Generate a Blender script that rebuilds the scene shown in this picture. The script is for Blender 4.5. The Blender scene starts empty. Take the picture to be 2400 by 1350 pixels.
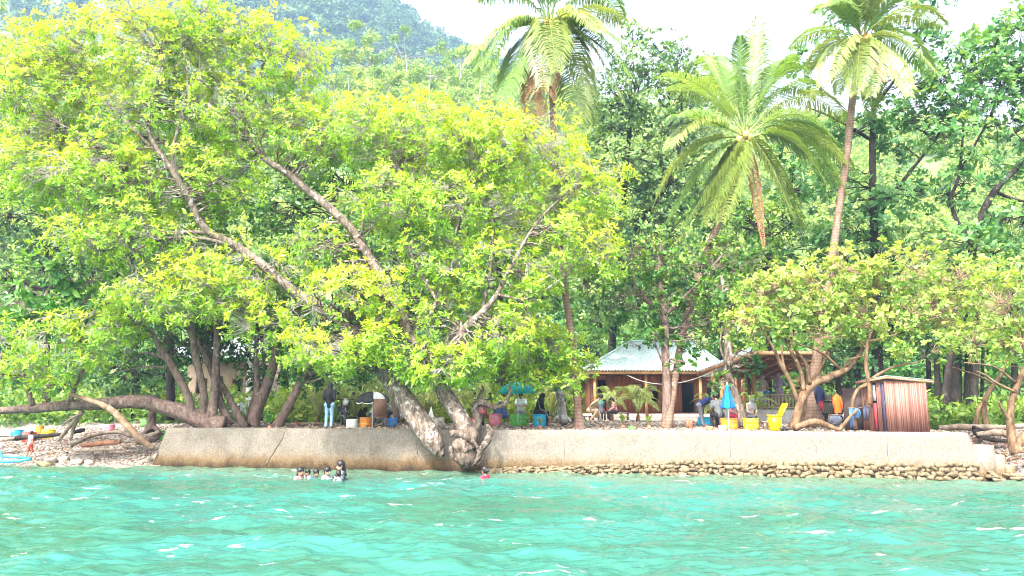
import bpy, math, random
import numpy as np
from mathutils import Vector, Matrix

# ------------------------------------------------------------------ camera, sky, sun, exposure
SC = bpy.context.scene
COL = SC.collection
F, EYE = 1733.0, 2.19                     # focal length in photo pixels, eye height above the water
PITCH = math.atan(270.0 / F)
CP, SP = math.cos(PITCH), math.sin(PITCH)
cam = bpy.data.cameras.new("camera")
cam.sensor_width = 36.0
cam.lens = F * 36.0 / 2400.0
cam.clip_start, cam.clip_end = 0.1, 4000.0
cam_o = bpy.data.objects.new("camera", cam)
COL.objects.link(cam_o)
cam_o.location = (0, 0, EYE)
cam_o.rotation_euler = (math.radians(90) + PITCH, 0, 0)
SC.camera = cam_o

SUN_EL, SUN_AZ = 52.0, 205.0              # degrees; azimuth clockwise from +Y (205 = behind the camera, to the left)
world = bpy.data.worlds.new("World")
SC.world = world
world.use_nodes = True
wn = world.node_tree
bg = wn.nodes["Background"]
sky = wn.nodes.new("ShaderNodeTexSky")
sky.sky_type = 'NISHITA'
sky.sun_disc = False
sky.sun_elevation = math.radians(SUN_EL)
sky.sun_rotation = math.radians(SUN_AZ)
sky.air_density, sky.dust_density, sky.ozone_density = 1.0, 6.0, 1.0
# thin bright overcast: the blue of the sky is mostly veiled by white cloud
hsv = wn.nodes.new("ShaderNodeHueSaturation")
hsv.inputs['Saturation'].default_value = 0.35
hsv.inputs['Value'].default_value = 1.6
wn.links.new(sky.outputs[0], hsv.inputs['Color'])
wn.links.new(hsv.outputs[0], bg.inputs['Color'])
bg.inputs['Strength'].default_value = 0.15
sun = bpy.data.lights.new("sun", 'SUN')
sun.energy = 2.8
sun.angle = math.radians(3.0)
sun.color = (1.0, 0.95, 0.86)
sun_o = bpy.data.objects.new("sun", sun)
COL.objects.link(sun_o)
az, el = math.radians(SUN_AZ), math.radians(SUN_EL)
sun_dir = Vector((math.sin(az) * math.cos(el), math.cos(az) * math.cos(el), math.sin(el)))
sun_o.rotation_euler = sun_dir.to_track_quat('Z', 'Y').to_euler()
SC.view_settings.view_transform = 'Standard'
SC.view_settings.look = 'None'
SC.view_settings.gamma = 1.0
SC.view_settings.exposure = 1.9
SC.render.engine = 'CYCLES'
cy = SC.cycles
cy.max_bounces, cy.diffuse_bounces, cy.glossy_bounces = 8, 4, 2
cy.pixel_filter_type, cy.filter_width = 'BLACKMAN_HARRIS', 1.05
cy.transmission_bounces, cy.transparent_max_bounces, cy.volume_bounces = 4, 6, 0
cy.use_denoising = True
cy.caustics_reflective = cy.caustics_refractive = False

# ------------------------------------------------------------------ helpers
R = math.radians
def P(px, py, d):
    """photo pixel -> world point at distance d in front of the camera"""
    u, v = (px - 1200.0) / F, (675.0 - py) / F
    k = d / (CP - SP * v)
    return Vector((u * k, d, EYE + (SP + CP * v) * k))
def G(px, py, z=1.30):
    """photo pixel -> world point on the level z"""
    u, v = (px - 1200.0) / F, (675.0 - py) / F
    k = (z - EYE) / (SP + CP * v)
    return Vector((u * k, (CP - SP * v) * k, z))
def W(px, d):
    return px * d / F                      # width of px pixels at distance d, in metres

def nrm(a):
    return a / np.maximum(np.linalg.norm(a, axis=-1, keepdims=True), 1e-9)

ORG = {}
class MB:
    """collects verts and faces, builds ONE mesh object"""
    def __init__(self):
        self.v, self.f, self.n, self.at = [], [], 0, {}
    def add(self, verts, faces):
        verts = np.asarray(verts, dtype=np.float64).reshape(-1, 3)
        for fa in (faces if isinstance(faces, (list, tuple)) and len(faces) and isinstance(faces[0], np.ndarray) else [faces]):
            if isinstance(fa, np.ndarray):
                self.f.append(fa + self.n)
            else:
                by = {}
                for q in fa: by.setdefault(len(q), []).append(q)
                for q in by.values(): self.f.append(np.array(q, dtype=np.int64) + self.n)
        self.v.append(verts); self.n += len(verts)
        return self
    def box(self, c, s, rz=0.0, rx=0.0, ry=0.0, taper=1.0):
        x, y, z = s[0] / 2, s[1] / 2, s[2] / 2
        t = taper
        vs = [(-x, -y, -z), (x, -y, -z), (x, y, -z), (-x, y, -z), (-x*t, -y*t, z), (x*t, -y*t, z), (x*t, y*t, z), (-x*t, y*t, z)]
        M = Matrix.Translation(c) @ Matrix.Rotation(rz, 4, 'Z') @ Matrix.Rotation(ry, 4, 'Y') @ Matrix.Rotation(rx, 4, 'X')
        return self.add([tuple(M @ Vector(p)) for p in vs], [(0, 3, 2, 1), (4, 5, 6, 7), (0, 1, 5, 4), (1, 2, 6, 5), (2, 3, 7, 6), (3, 0, 4, 7)])
    def beam(self, a, b, w, h):
        a, b = Vector(a), Vector(b)
        d = b - a
        L = d.length
        q = d.to_track_quat('X', 'Z').to_matrix().to_4x4()
        M = Matrix.Translation((a + b) / 2) @ q
        x, y, z = L / 2, w / 2, h / 2
        vs = [(-x, -y, -z), (x, -y, -z), (x, y, -z), (-x, y, -z), (-x, -y, z), (x, -y, z), (x, y, z), (-x, y, z)]
        return self.add([tuple(M @ Vector(p)) for p in vs], [(0, 3, 2, 1), (4, 5, 6, 7), (0, 1, 5, 4), (1, 2, 6, 5), (2, 3, 7, 6), (3, 0, 4, 7)])
    def tube(self, pts, rad, ns=8, bump=0.0, rng=None, cap=True, ridge=0.0):
        pts = np.asarray([tuple(p) for p in pts], dtype=float)
        n = len(pts)
        rad = np.broadcast_to(np.asarray(rad, dtype=float), (n,))
        t = nrm(np.gradient(pts, axis=0))
        ref = np.array([0.0, 0, 1]) if abs(t[0][2]) < 0.9 else np.array([1.0, 0, 0])
        u = np.cross(t[0], ref); u /= np.linalg.norm(u)
        U = [u]
        for i in range(1, n):
            u = U[-1] - t[i] * np.dot(U[-1], t[i])
            U.append(u / max(np.linalg.norm(u), 1e-9))
        U = np.array(U); V = np.cross(t, U)
        a = np.linspace(0, 2 * np.pi, ns, endpoint=False)
        rr = rad[:, None] * np.ones((1, ns))
        if bump and rng is not None:
            rr = rr * (1 + bump * rng.normal(size=(n, ns)))
        if ridge:
            ph = rng.uniform(0, 6.28, ns); rr = rr * (1 + ridge * (rng.normal(size=ns) * .7 + np.sin(ph + np.arange(n)[:, None] * .35)))
        ring = pts[:, None, :] + rr[..., None] * (np.cos(a)[None, :, None] * U[:, None, :] + np.sin(a)[None, :, None] * V[:, None, :])
        i = np.arange(n - 1)[:, None]; j = np.arange(ns)[None, :]; k = (j + 1) % ns
        q = np.stack([i * ns + j, i * ns + k, (i + 1) * ns + k, (i + 1) * ns + j], -1).reshape(-1, 4)
        fs = [q]
        vs = ring.reshape(-1, 3)
        if cap:
            vs = np.vstack([vs, pts[0], pts[-1]])
            c0, c1 = n * ns, n * ns + 1
            jj = np.arange(ns); kk = (jj + 1) % ns
            fs.append(np.stack([np.full(ns, c0), kk, jj], -1))
            fs.append(np.stack([np.full(ns, c1), (n - 1) * ns + jj, (n - 1) * ns + kk], -1))
        return self.add(vs, fs)
    def lathe(self, prof, c=(0, 0, 0), ns=20, squash=(1, 1), rz=0.0):
        """prof: (radius, z) from bottom to top"""
        a = np.linspace(0, 2 * np.pi, ns, endpoint=False) + rz
        p = np.array(prof, dtype=float)
        vs = np.stack([p[:, 0:1] * np.cos(a) * squash[0] + c[0], p[:, 0:1] * np.sin(a) * squash[1] + c[1], np.repeat(p[:, 1:2] + c[2], ns, 1)], -1).reshape(-1, 3)
        n = len(p)
        i = np.arange(n - 1)[:, None]; j = np.arange(ns)[None, :]; k = (j + 1) % ns
        q = np.stack([i * ns + j, i * ns + k, (i + 1) * ns + k, (i + 1) * ns + j], -1).reshape(-1, 4)
        return self.add(vs, [q])
    def ball(self, c, r, ns=10, nr=7, sq=(1, 1, 1)):
        pr = [(max(math.sin(math.pi * i / nr), 1e-4) , -math.cos(math.pi * i / nr)) for i in range(nr + 1)]
        a = np.linspace(0, 2 * np.pi, ns, endpoint=False)
        p = np.array(pr)
        vs = np.stack([p[:, 0:1] * np.cos(a) * r * sq[0] + c[0], p[:, 0:1] * np.sin(a) * r * sq[1] + c[1], np.repeat(p[:, 1:2] * r * sq[2] + c[2], ns, 1)], -1).reshape(-1, 3)
        i = np.arange(nr)[:, None]; j = np.arange(ns)[None, :]; k = (j + 1) % ns
        return self.add(vs, [np.stack([i * ns + j, i * ns + k, (i + 1) * ns + k, (i + 1) * ns + j], -1).reshape(-1, 4)])
    def caps(self, a, b, ra, rb, ns=8):
        """tapered capsule"""
        a, b = np.array(tuple(a), float), np.array(tuple(b), float)
        d = b - a; L = max(np.linalg.norm(d), 1e-6); d = d / L
        pts, rad = [], []
        for s in (-0.98, -0.75, -0.4, 0): pts.append(a + d * ra * s); rad.append(ra * math.sqrt(max(1 - s * s, 0.01)))
        for s in (0, 0.4, 0.75, 0.98): pts.append(b + d * rb * s); rad.append(rb * math.sqrt(max(1 - s * s, 0.01)))
        pts[4] = pts[4] + d * 1e-5
        return self.tube(pts, rad, ns)
    def prism(self, poly, y0, y1):
        """polygon in x,z extruded along y"""
        n = len(poly)
        vs = [(x, y0, z) for x, z in poly] + [(x, y1, z) for x, z in poly]
        fs = [tuple(range(n)), tuple(range(2 * n - 1, n - 1, -1))] + [(i, i + n, (i + 1) % n + n, (i + 1) % n) for i in range(n)]
        return self.add(vs, fs)
    def build(self, name, mat, parent=None, smooth=False, local=False, attr=None, second=None):
        vs = np.vstack(self.v) if self.v else np.zeros((0, 3))
        if parent is not None and not local:
            vs = vs - np.array(ORG.get(parent.name, (0, 0, 0)))
        me = bpy.data.meshes.new(name)
        me.vertices.add(len(vs)); me.vertices.foreach_set("co", vs.astype(np.float32).ravel())
        tot = np.concatenate([np.full(len(f), f.shape[1]) for f in self.f])
        idx = np.concatenate([f.ravel() for f in self.f])
        st = np.concatenate([[0], np.cumsum(tot)[:-1]])
        me.loops.add(len(idx)); me.loops.foreach_set("vertex_index", idx.astype(np.int32))
        me.polygons.add(len(tot)); me.polygons.foreach_set("loop_start", st.astype(np.int32))
        try: me.polygons.foreach_set("loop_total", tot.astype(np.int32))
        except Exception: pass
        if smooth: me.polygons.foreach_set("use_smooth", np.ones(len(tot), dtype=bool))
        if attr is not None:
            at = me.attributes.new("tint", 'FLOAT', 'FACE')
            at.data.foreach_set("value", np.asarray(attr, dtype=np.float32))
        me.update(calc_edges=True); me.validate()
        me.materials.append(mat)
        if second is not None:                    # (material, first face that wears it)
            me.materials.append(second[0]); mi = np.zeros(len(me.polygons), dtype=np.int32); mi[second[1]:] = 1; me.polygons.foreach_set('material_index', mi)
        o = bpy.data.objects.new(name, me)
        COL.objects.link(o)
        if parent is not None:
            o.parent = parent
            ORG[o.name] = ORG.get(parent.name, (0, 0, 0))
        return o

def tag(o, label, cat, group=None, kind=None):
    o["label"] = label
    o["category"] = cat
    if group: o["group"] = group
    if kind: o["kind"] = kind
    return o
def thing(name, label, cat, loc=(0, 0, 0), rz=0.0, group=None):
    o = bpy.data.objects.new(name, None)
    COL.objects.link(o)
    o.location = loc
    o.rotation_euler = (0, 0, rz)
    o.empty_display_size = 0.2
    ORG[o.name] = tuple(loc)
    return tag(o, label, cat, group)
def struct(o):
    o["kind"] = "structure"
    return o

# ------------------------------------------------------------------ materials
def mat(name, col, col2=None, rough=0.7, scale=8.0, bump=0.0, bscale=None, metal=0.0, spec=0.4, detail=4.0, ramp=(0.35, 0.65), stretch=(1, 1, 1), coord='Object'):
    m = bpy.data.materials.new(name)
    m.use_nodes = True
    nt = m.node_tree
    b = nt.nodes["Principled BSDF"]
    b.inputs['Roughness'].default_value = rough
    b.inputs['Metallic'].default_value = metal
    b.inputs['Specular IOR Level'].default_value = spec
    b.inputs['Base Color'].default_value = (*col, 1)
    if col2 is not None or bump:
        tc = nt.nodes.new("ShaderNodeTexCoord")
        mp = nt.nodes.new("ShaderNodeMapping")
        mp.inputs['Scale'].default_value = stretch
        nt.links.new(tc.outputs[coord], mp.inputs['Vector'])
    if col2 is not None:
        n = nt.nodes.new("ShaderNodeTexNoise")
        n.inputs['Scale'].default_value = scale
        n.inputs['Detail'].default_value = detail
        n.inputs['Roughness'].default_value = 0.65
        nt.links.new(mp.outputs[0], n.inputs['Vector'])
        cr = nt.nodes.new("ShaderNodeValToRGB")
        cr.color_ramp.elements[0].position, cr.color_ramp.elements[1].position = ramp
        cr.color_ramp.elements[0].color = (*col, 1)
        cr.color_ramp.elements[1].color = (*col2, 1)
        nt.links.new(n.outputs['Fac'], cr.inputs['Fac'])
        nt.links.new(cr.outputs[0], b.inputs['Base Color'])
    if bump:
        n2 = nt.nodes.new("ShaderNodeTexNoise")
        n2.inputs['Scale'].default_value = bscale or scale * 2
        n2.inputs['Detail'].default_value = 5
        nt.links.new(mp.outputs[0], n2.inputs['Vector'])
        bp = nt.nodes.new("ShaderNodeBump")
        bp.inputs['Strength'].default_value = bump
        bp.inputs['Distance'].default_value = 0.045
        nt.links.new(n2.outputs['Fac'], bp.inputs['Height'])
        nt.links.new(bp.outputs[0], b.inputs['Normal'])
    return m

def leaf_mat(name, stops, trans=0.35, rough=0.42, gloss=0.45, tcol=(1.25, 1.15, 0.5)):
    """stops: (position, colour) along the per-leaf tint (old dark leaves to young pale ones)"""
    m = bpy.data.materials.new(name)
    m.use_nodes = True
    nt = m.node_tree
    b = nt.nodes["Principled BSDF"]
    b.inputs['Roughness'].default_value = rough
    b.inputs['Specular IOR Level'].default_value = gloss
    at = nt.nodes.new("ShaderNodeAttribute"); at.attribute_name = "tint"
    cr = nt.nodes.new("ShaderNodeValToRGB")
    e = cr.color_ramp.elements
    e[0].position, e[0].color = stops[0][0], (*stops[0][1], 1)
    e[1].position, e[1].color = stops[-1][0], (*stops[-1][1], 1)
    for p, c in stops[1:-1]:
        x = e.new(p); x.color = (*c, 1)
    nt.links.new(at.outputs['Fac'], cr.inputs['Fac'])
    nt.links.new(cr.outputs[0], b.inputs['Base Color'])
    tr = nt.nodes.new("ShaderNodeBsdfTranslucent")
    mx = nt.nodes.new("ShaderNodeMix"); mx.data_type = 'RGBA'; mx.blend_type = 'MULTIPLY'
    mx.inputs[0].default_value = 1.0
    nt.links.new(cr.outputs[0], mx.inputs[6])
    mx.inputs[7].default_value = (*tcol, 1)
    nt.links.new(mx.outputs[2], tr.inputs['Color'])
    ms = nt.nodes.new("ShaderNodeMixShader"); ms.inputs[0].default_value = trans
    nt.links.new(b.outputs[0], ms.inputs[1]); nt.links.new(tr.outputs[0], ms.inputs[2])
    nt.links.new(ms.outputs[0], nt.nodes["Material Output"].inputs['Surface'])
    return m

def bark_mat(name, c1, c2, blot=(0.38, 0.36, 0.33), amount=0.55, scale=5.0, rings=False):
    m = mat(name, c1, c2, rough=0.85, scale=scale, bump=0.9, bscale=scale * 2.2, stretch=(1, 1, 0.35), spec=0.2)
    nt = m.node_tree
    b = nt.nodes["Principled BSDF"]
    base = b.inputs['Base Color'].links[0].from_socket
    tc = nt.nodes.new("ShaderNodeTexCoord")
    n = nt.nodes.new("ShaderNodeTexNoise"); n.inputs['Scale'].default_value = 4.5; n.inputs['Detail'].default_value = 6; n.inputs['Roughness'].default_value = 0.7
    nt.links.new(tc.outputs['Object'], n.inputs['Vector'])
    r = nt.nodes.new("ShaderNodeValToRGB")
    r.color_ramp.elements[0].position, r.color_ramp.elements[1].position = amount, amount + 0.07
    nt.links.new(n.outputs['Fac'], r.inputs['Fac'])
    mx = nt.nodes.new("ShaderNodeMix"); mx.data_type = 'RGBA'
    nt.links.new(r.outputs[0], mx.inputs[0]); nt.links.new(base, mx.inputs[6]); mx.inputs[7].default_value = (*blot, 1)
    out = mx.outputs[2]
    if rings:
        sx = nt.nodes.new("ShaderNodeTexWave"); sx.bands_direction = 'Z'; sx.inputs['Scale'].default_value = 2.6; sx.inputs['Distortion'].default_value = 1.2
        nt.links.new(tc.outputs['Object'], sx.inputs['Vector'])
        m2 = nt.nodes.new("ShaderNodeMix"); m2.data_type = 'RGBA'; m2.blend_type = 'MULTIPLY'; m2.inputs[0].default_value = 0.3
        nt.links.new(out, m2.inputs[6]); nt.links.new(sx.outputs['Color'], m2.inputs[7]); out = m2.outputs[2]
    nt.links.new(out, b.inputs['Base Color'])
    return m

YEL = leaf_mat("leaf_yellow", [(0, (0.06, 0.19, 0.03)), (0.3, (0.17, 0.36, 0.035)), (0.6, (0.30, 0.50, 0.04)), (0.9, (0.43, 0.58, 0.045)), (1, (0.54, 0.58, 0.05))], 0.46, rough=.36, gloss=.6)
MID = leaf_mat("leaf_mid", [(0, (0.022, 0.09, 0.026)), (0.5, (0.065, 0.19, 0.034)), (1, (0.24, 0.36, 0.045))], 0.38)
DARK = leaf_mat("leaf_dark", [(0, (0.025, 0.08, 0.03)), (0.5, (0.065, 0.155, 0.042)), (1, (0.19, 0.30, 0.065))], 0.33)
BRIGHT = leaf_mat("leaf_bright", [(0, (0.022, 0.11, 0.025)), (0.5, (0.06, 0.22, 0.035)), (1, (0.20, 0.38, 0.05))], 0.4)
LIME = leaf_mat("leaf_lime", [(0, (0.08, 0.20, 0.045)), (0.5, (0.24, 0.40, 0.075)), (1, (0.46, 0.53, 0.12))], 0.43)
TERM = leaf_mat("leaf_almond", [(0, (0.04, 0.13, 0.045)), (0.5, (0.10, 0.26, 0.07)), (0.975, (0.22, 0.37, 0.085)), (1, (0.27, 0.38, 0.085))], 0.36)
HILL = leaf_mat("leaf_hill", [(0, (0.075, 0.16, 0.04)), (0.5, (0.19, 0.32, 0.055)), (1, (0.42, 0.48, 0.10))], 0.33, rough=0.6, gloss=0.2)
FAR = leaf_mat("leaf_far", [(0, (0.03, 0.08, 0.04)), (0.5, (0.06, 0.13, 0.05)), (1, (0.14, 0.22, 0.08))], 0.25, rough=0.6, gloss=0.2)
FROND = leaf_mat("frond_green", [(0, (0.09, 0.205, 0.05)), (0.5, (0.22, 0.34, 0.08)), (1, (0.40, 0.44, 0.14))], 0.38, rough=0.4)
FRONDY = leaf_mat("frond_yellow", [(0, (0.08, 0.155, 0.03)), (0.5, (0.16, 0.22, 0.04)), (1, (0.30, 0.30, 0.075))], 0.38, rough=0.4)
FRONDB = leaf_mat("frond_brown", [(0, (0.22, 0.10, 0.05)), (0.5, (0.34, 0.17, 0.09)), (1, (0.45, 0.30, 0.15))], 0.3, rough=0.7, tcol=(1.1, 1, 0.8))
BARK = bark_mat("bark_grey", (0.065, 0.045, 0.034), (0.26, 0.20, 0.16), blot=(.42,.39,.355), amount=.55, scale=9)
BARKR = bark_mat("bark_red", (0.085, 0.055, 0.043), (0.225, 0.155, 0.128), blot=(.30,.25,.22), amount=0.6, scale=11)
BARKD = bark_mat("bark_dark", (0.012, 0.009, 0.008), (0.05, 0.04, 0.032), blot=(.11,.10,.085), amount=0.62)
BARKT = bark_mat("bark_tan", (0.065, 0.036, 0.018), (0.23, 0.145, 0.085), blot=(0.34, 0.27, 0.19), amount=0.62)
BARKW = bark_mat("bark_pale", (0.16, 0.135, 0.11), (0.32, 0.29, 0.255), blot=(0.46, 0.45, 0.42), amount=0.5)
BARKP = bark_mat("bark_palm", (0.15, 0.09, 0.06), (0.26, 0.175, 0.13), amount=0.62, rings=True)
BARKPR = bark_mat("bark_palm_red", (0.20, 0.115, 0.085), (0.33, 0.21, 0.16), amount=0.7, rings=True)
DRIFT = bark_mat("driftwood", (0.17, 0.12, 0.085), (0.33, 0.265, 0.21), blot=(0.4, 0.36, 0.32), amount=0.6)
DRIFTR = bark_mat("driftwood_red", (0.24, 0.10, 0.06), (0.42, 0.21, 0.12), amount=0.75)
TWIG = mat("twig_pale", (.20, .17, .14), (.38, .34, .30), rough=.8, scale=6)
TWIGT = mat("twig_tan", (.17, .11, .06), (.32, .22, .14), rough=.8, scale=6)
# ------------------------------------------------------------------ ground, water
rng = np.random.default_rng(7)
random.seed(7)
WA, WB = np.array([-12.62, 26.5]), np.array([13.85, 21.9])
WL = float(np.linalg.norm(WB - WA))
WT = (WB - WA) / WL                        # along the sea wall, left to right
WN = np.array([-WT[1], WT[0]])             # away from the water
TOPZ = 1.32

def vnoise(x, y, f, seed=0):
    """cheap smooth value noise from a few rotated sines"""
    r = np.random.default_rng(seed)
    o = 0
    for k in range(6):
        a = r.uniform(0, 6.28); p = r.uniform(0, 6.28); q = f * r.uniform(0.6, 1.9)
        o = o + np.sin((x * math.cos(a) + y * math.sin(a)) * q + p)
    return o / 6.0

def ground_z(x, y):
    x, y = np.asarray(x, float), np.asarray(y, float)
    s = (x - WA[0]) * WT[0] + (y - WA[1]) * WT[1]
    q = (x - WA[0]) * WN[0] + (y - WA[1]) * WN[1]
    beach_l = np.clip(q * 0.17 + 0.02 + 0.05 * vnoise(x, y, 1.3, 3), -1.3, 1.25)
    beach_r = np.clip(q * 0.19 + 0.05 * vnoise(x, y, 1.3, 4), -1.3, 1.30)
    terr = np.where(q > 0.5, 1.29 + 0.02 * vnoise(x, y, 2.0, 5), -1.1)
    wl = np.clip((s + 0.5) / 1.2, 0, 1)
    left = beach_l * (1 - wl) + terr * wl
    left = np.where((q > 0.5) & (q < 9), left, np.where(s < 0.3, beach_l, terr))
    wr = np.clip((s - WL + 0.35) / 0.5, 0, 1)
    z = np.where(s < WL / 2, left, terr * (1 - wr) + beach_r * wr)
    return z
def gz(x, y):
    return float(ground_z(x, y))

GRAVEL = mat("gravel", (0.15, 0.12, 0.095), (0.35, 0.31, 0.27), rough=0.9, scale=14, bump=0.8, bscale=30, ramp=(0.36, 0.62))
def grid_mesh(xs, ys, zf):
    X, Y = np.meshgrid(xs, ys)
    Z = zf(X, Y)
    n, m = len(ys), len(xs)
    i = np.arange(n - 1)[:, None]; j = np.arange(m - 1)[None, :]
    q = np.stack([i * m + j, i * m + j + 1, (i + 1) * m + j + 1, (i + 1) * m + j], -1).reshape(-1, 4)
    return MB().add(np.stack([X, Y, Z], -1).reshape(-1, 3), [q])
gx = np.concatenate([[-1500, -700, -300, -140, -80], np.arange(-46, 46.1, 0.33), [80, 140, 300, 700, 1500]])
gy = np.concatenate([[-300, -60, 0, 10], np.arange(18, 40, 0.22), np.arange(40, 75, 0.6), [90, 140, 300, 800, 1600]])
struct(grid_mesh(gx, gy, ground_z).build("ground", GRAVEL, smooth=True))

# water: a real chop modelled as waves, body colour from sea and sandy bottom
WATER = bpy.data.materials.new("sea_water"); WATER.use_nodes = True
nt = WATER.node_tree; b = nt.nodes["Principled BSDF"]
b.inputs['Roughness'].default_value = 0.06; b.inputs['IOR'].default_value = 1.33; b.inputs['Specular IOR Level'].default_value = 0.5
tc = nt.nodes.new("ShaderNodeNewGeometry")
mp = nt.nodes.new("ShaderNodeMapping"); mp.inputs['Scale'].default_value = (0.16, 0.34, 0); nt.links.new(tc.outputs['Position'], mp.inputs['Vector'])
n1 = nt.nodes.new("ShaderNodeTexNoise"); n1.inputs['Scale'].default_value = 1.0; n1.inputs['Detail'].default_value = 6; n1.inputs['Roughness'].default_value = 0.6; n1.inputs['Distortion'].default_value = 0.6
nt.links.new(mp.outputs[0], n1.inputs['Vector'])
cr = nt.nodes.new("ShaderNodeValToRGB"); e = cr.color_ramp.elements
e[0].position, e[0].color = 0.30, (0.026, 0.100, 0.068, 1)
e[1].position, e[1].color = 0.72, (0.032, 0.150, 0.128, 1)
x = e.new(0.42); x.color = (0.028, 0.100, 0.070, 1)
x = e.new(0.55); x.color = (0.029, 0.130, 0.106, 1)
nt.links.new(n1.outputs['Fac'], cr.inputs['Fac'])
# shallows in front of the wall show the grey-green sand bottom
dt = nt.nodes.new("ShaderNodeVectorMath"); dt.operation = 'DOT_PRODUCT'; dt.inputs[1].default_value = (WN[0], WN[1], 0)
nt.links.new(tc.outputs['Position'], dt.inputs[0])
mr = nt.nodes.new("ShaderNodeMapRange"); q0 = float(np.dot(WA, WN)); mr.inputs['From Min'].default_value = q0 - 3.2; mr.inputs['From Max'].default_value = q0 + 0.1
nt.links.new(dt.outputs['Value'], mr.inputs['Value'])
mx = nt.nodes.new("ShaderNodeMix"); mx.data_type = 'RGBA'; nt.links.new(mr.outputs[0], mx.inputs[0]); nt.links.new(cr.outputs[0], mx.inputs[6]); mx.inputs[7].default_value = (0.075, 0.125, 0.08, 1)
# white flecks from noise: sky glints painted into the colour, along with foam
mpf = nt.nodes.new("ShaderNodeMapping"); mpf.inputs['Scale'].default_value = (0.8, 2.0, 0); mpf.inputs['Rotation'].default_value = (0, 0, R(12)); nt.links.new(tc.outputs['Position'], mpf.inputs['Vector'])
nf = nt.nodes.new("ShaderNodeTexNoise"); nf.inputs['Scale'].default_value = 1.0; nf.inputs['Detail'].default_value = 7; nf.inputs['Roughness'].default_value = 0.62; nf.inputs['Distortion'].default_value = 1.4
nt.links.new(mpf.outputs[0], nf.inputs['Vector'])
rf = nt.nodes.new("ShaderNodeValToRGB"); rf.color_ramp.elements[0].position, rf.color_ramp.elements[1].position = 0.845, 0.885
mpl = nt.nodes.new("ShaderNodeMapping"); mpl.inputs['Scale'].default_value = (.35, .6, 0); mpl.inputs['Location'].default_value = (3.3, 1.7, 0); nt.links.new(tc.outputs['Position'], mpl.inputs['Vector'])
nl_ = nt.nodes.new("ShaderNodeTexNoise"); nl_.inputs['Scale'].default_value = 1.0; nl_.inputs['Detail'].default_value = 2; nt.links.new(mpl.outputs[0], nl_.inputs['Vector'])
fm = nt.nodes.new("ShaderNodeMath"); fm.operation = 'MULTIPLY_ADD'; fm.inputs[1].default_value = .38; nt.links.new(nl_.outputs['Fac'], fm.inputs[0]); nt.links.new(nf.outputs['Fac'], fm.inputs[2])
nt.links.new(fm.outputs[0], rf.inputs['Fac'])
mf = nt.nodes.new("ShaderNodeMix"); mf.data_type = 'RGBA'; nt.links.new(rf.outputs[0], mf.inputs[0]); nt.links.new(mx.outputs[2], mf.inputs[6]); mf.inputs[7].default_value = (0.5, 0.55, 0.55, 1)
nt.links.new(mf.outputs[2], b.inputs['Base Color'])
nb = nt.nodes.new("ShaderNodeTexNoise"); nb.inputs['Scale'].default_value = 7.0; nb.inputs['Detail'].default_value = 4
mpb = nt.nodes.new("ShaderNodeMapping"); mpb.inputs['Scale'].default_value = (0.6, 1.4, 1); nt.links.new(tc.outputs['Position'], mpb.inputs['Vector']); nt.links.new(mpb.outputs[0], nb.inputs['Vector'])
bp = nt.nodes.new("ShaderNodeBump"); bp.inputs['Strength'].default_value = 0.6; bp.inputs['Distance'].default_value = 0.04
nt.links.new(nb.outputs['Fac'], bp.inputs['Height']); nt.links.new(bp.outputs[0], b.inputs['Normal'])
wr = np.random.default_rng(11)
WAVES = []
for k in range(64):
    lam = 0.17 * (2.8 / 0.17) ** wr.random()
    a = R(80) + wr.normal() * 0.75
    WAVES.append((2 * math.pi / lam * math.cos(a), 2 * math.pi / lam * math.sin(a), wr.uniform(0, 6.28), 0.0054 * lam ** 0.78))
def water_z(x, y):
    z = np.zeros_like(x)
    fade = np.clip((60 - np.abs(x)) / 30, 0, 1) * np.clip((y + 20) / 25, 0, 1)
    for kx, ky, p, a in WAVES:
        t = np.sin(kx * x + ky * y + p + 0.5 * np.sin(0.31 * kx * y - 0.2 * ky * x))
        z += a * (t + 0.35 * (t * t - 0.5))
    return z * fade
wx = np.concatenate([[-1500, -500, -150, -60, -40, -30], np.arange(-22, 22.01, 0.07), [30, 40, 60, 150, 500, 1500]])
wy = np.concatenate([[-1500, -400, -100, -30, -8, 0, 4], np.arange(6, 14, 0.045), np.arange(14, 29.0, 0.08), [32, 36]])
struct(grid_mesh(wx, wy, water_z).build("water", WATER, smooth=True))

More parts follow.
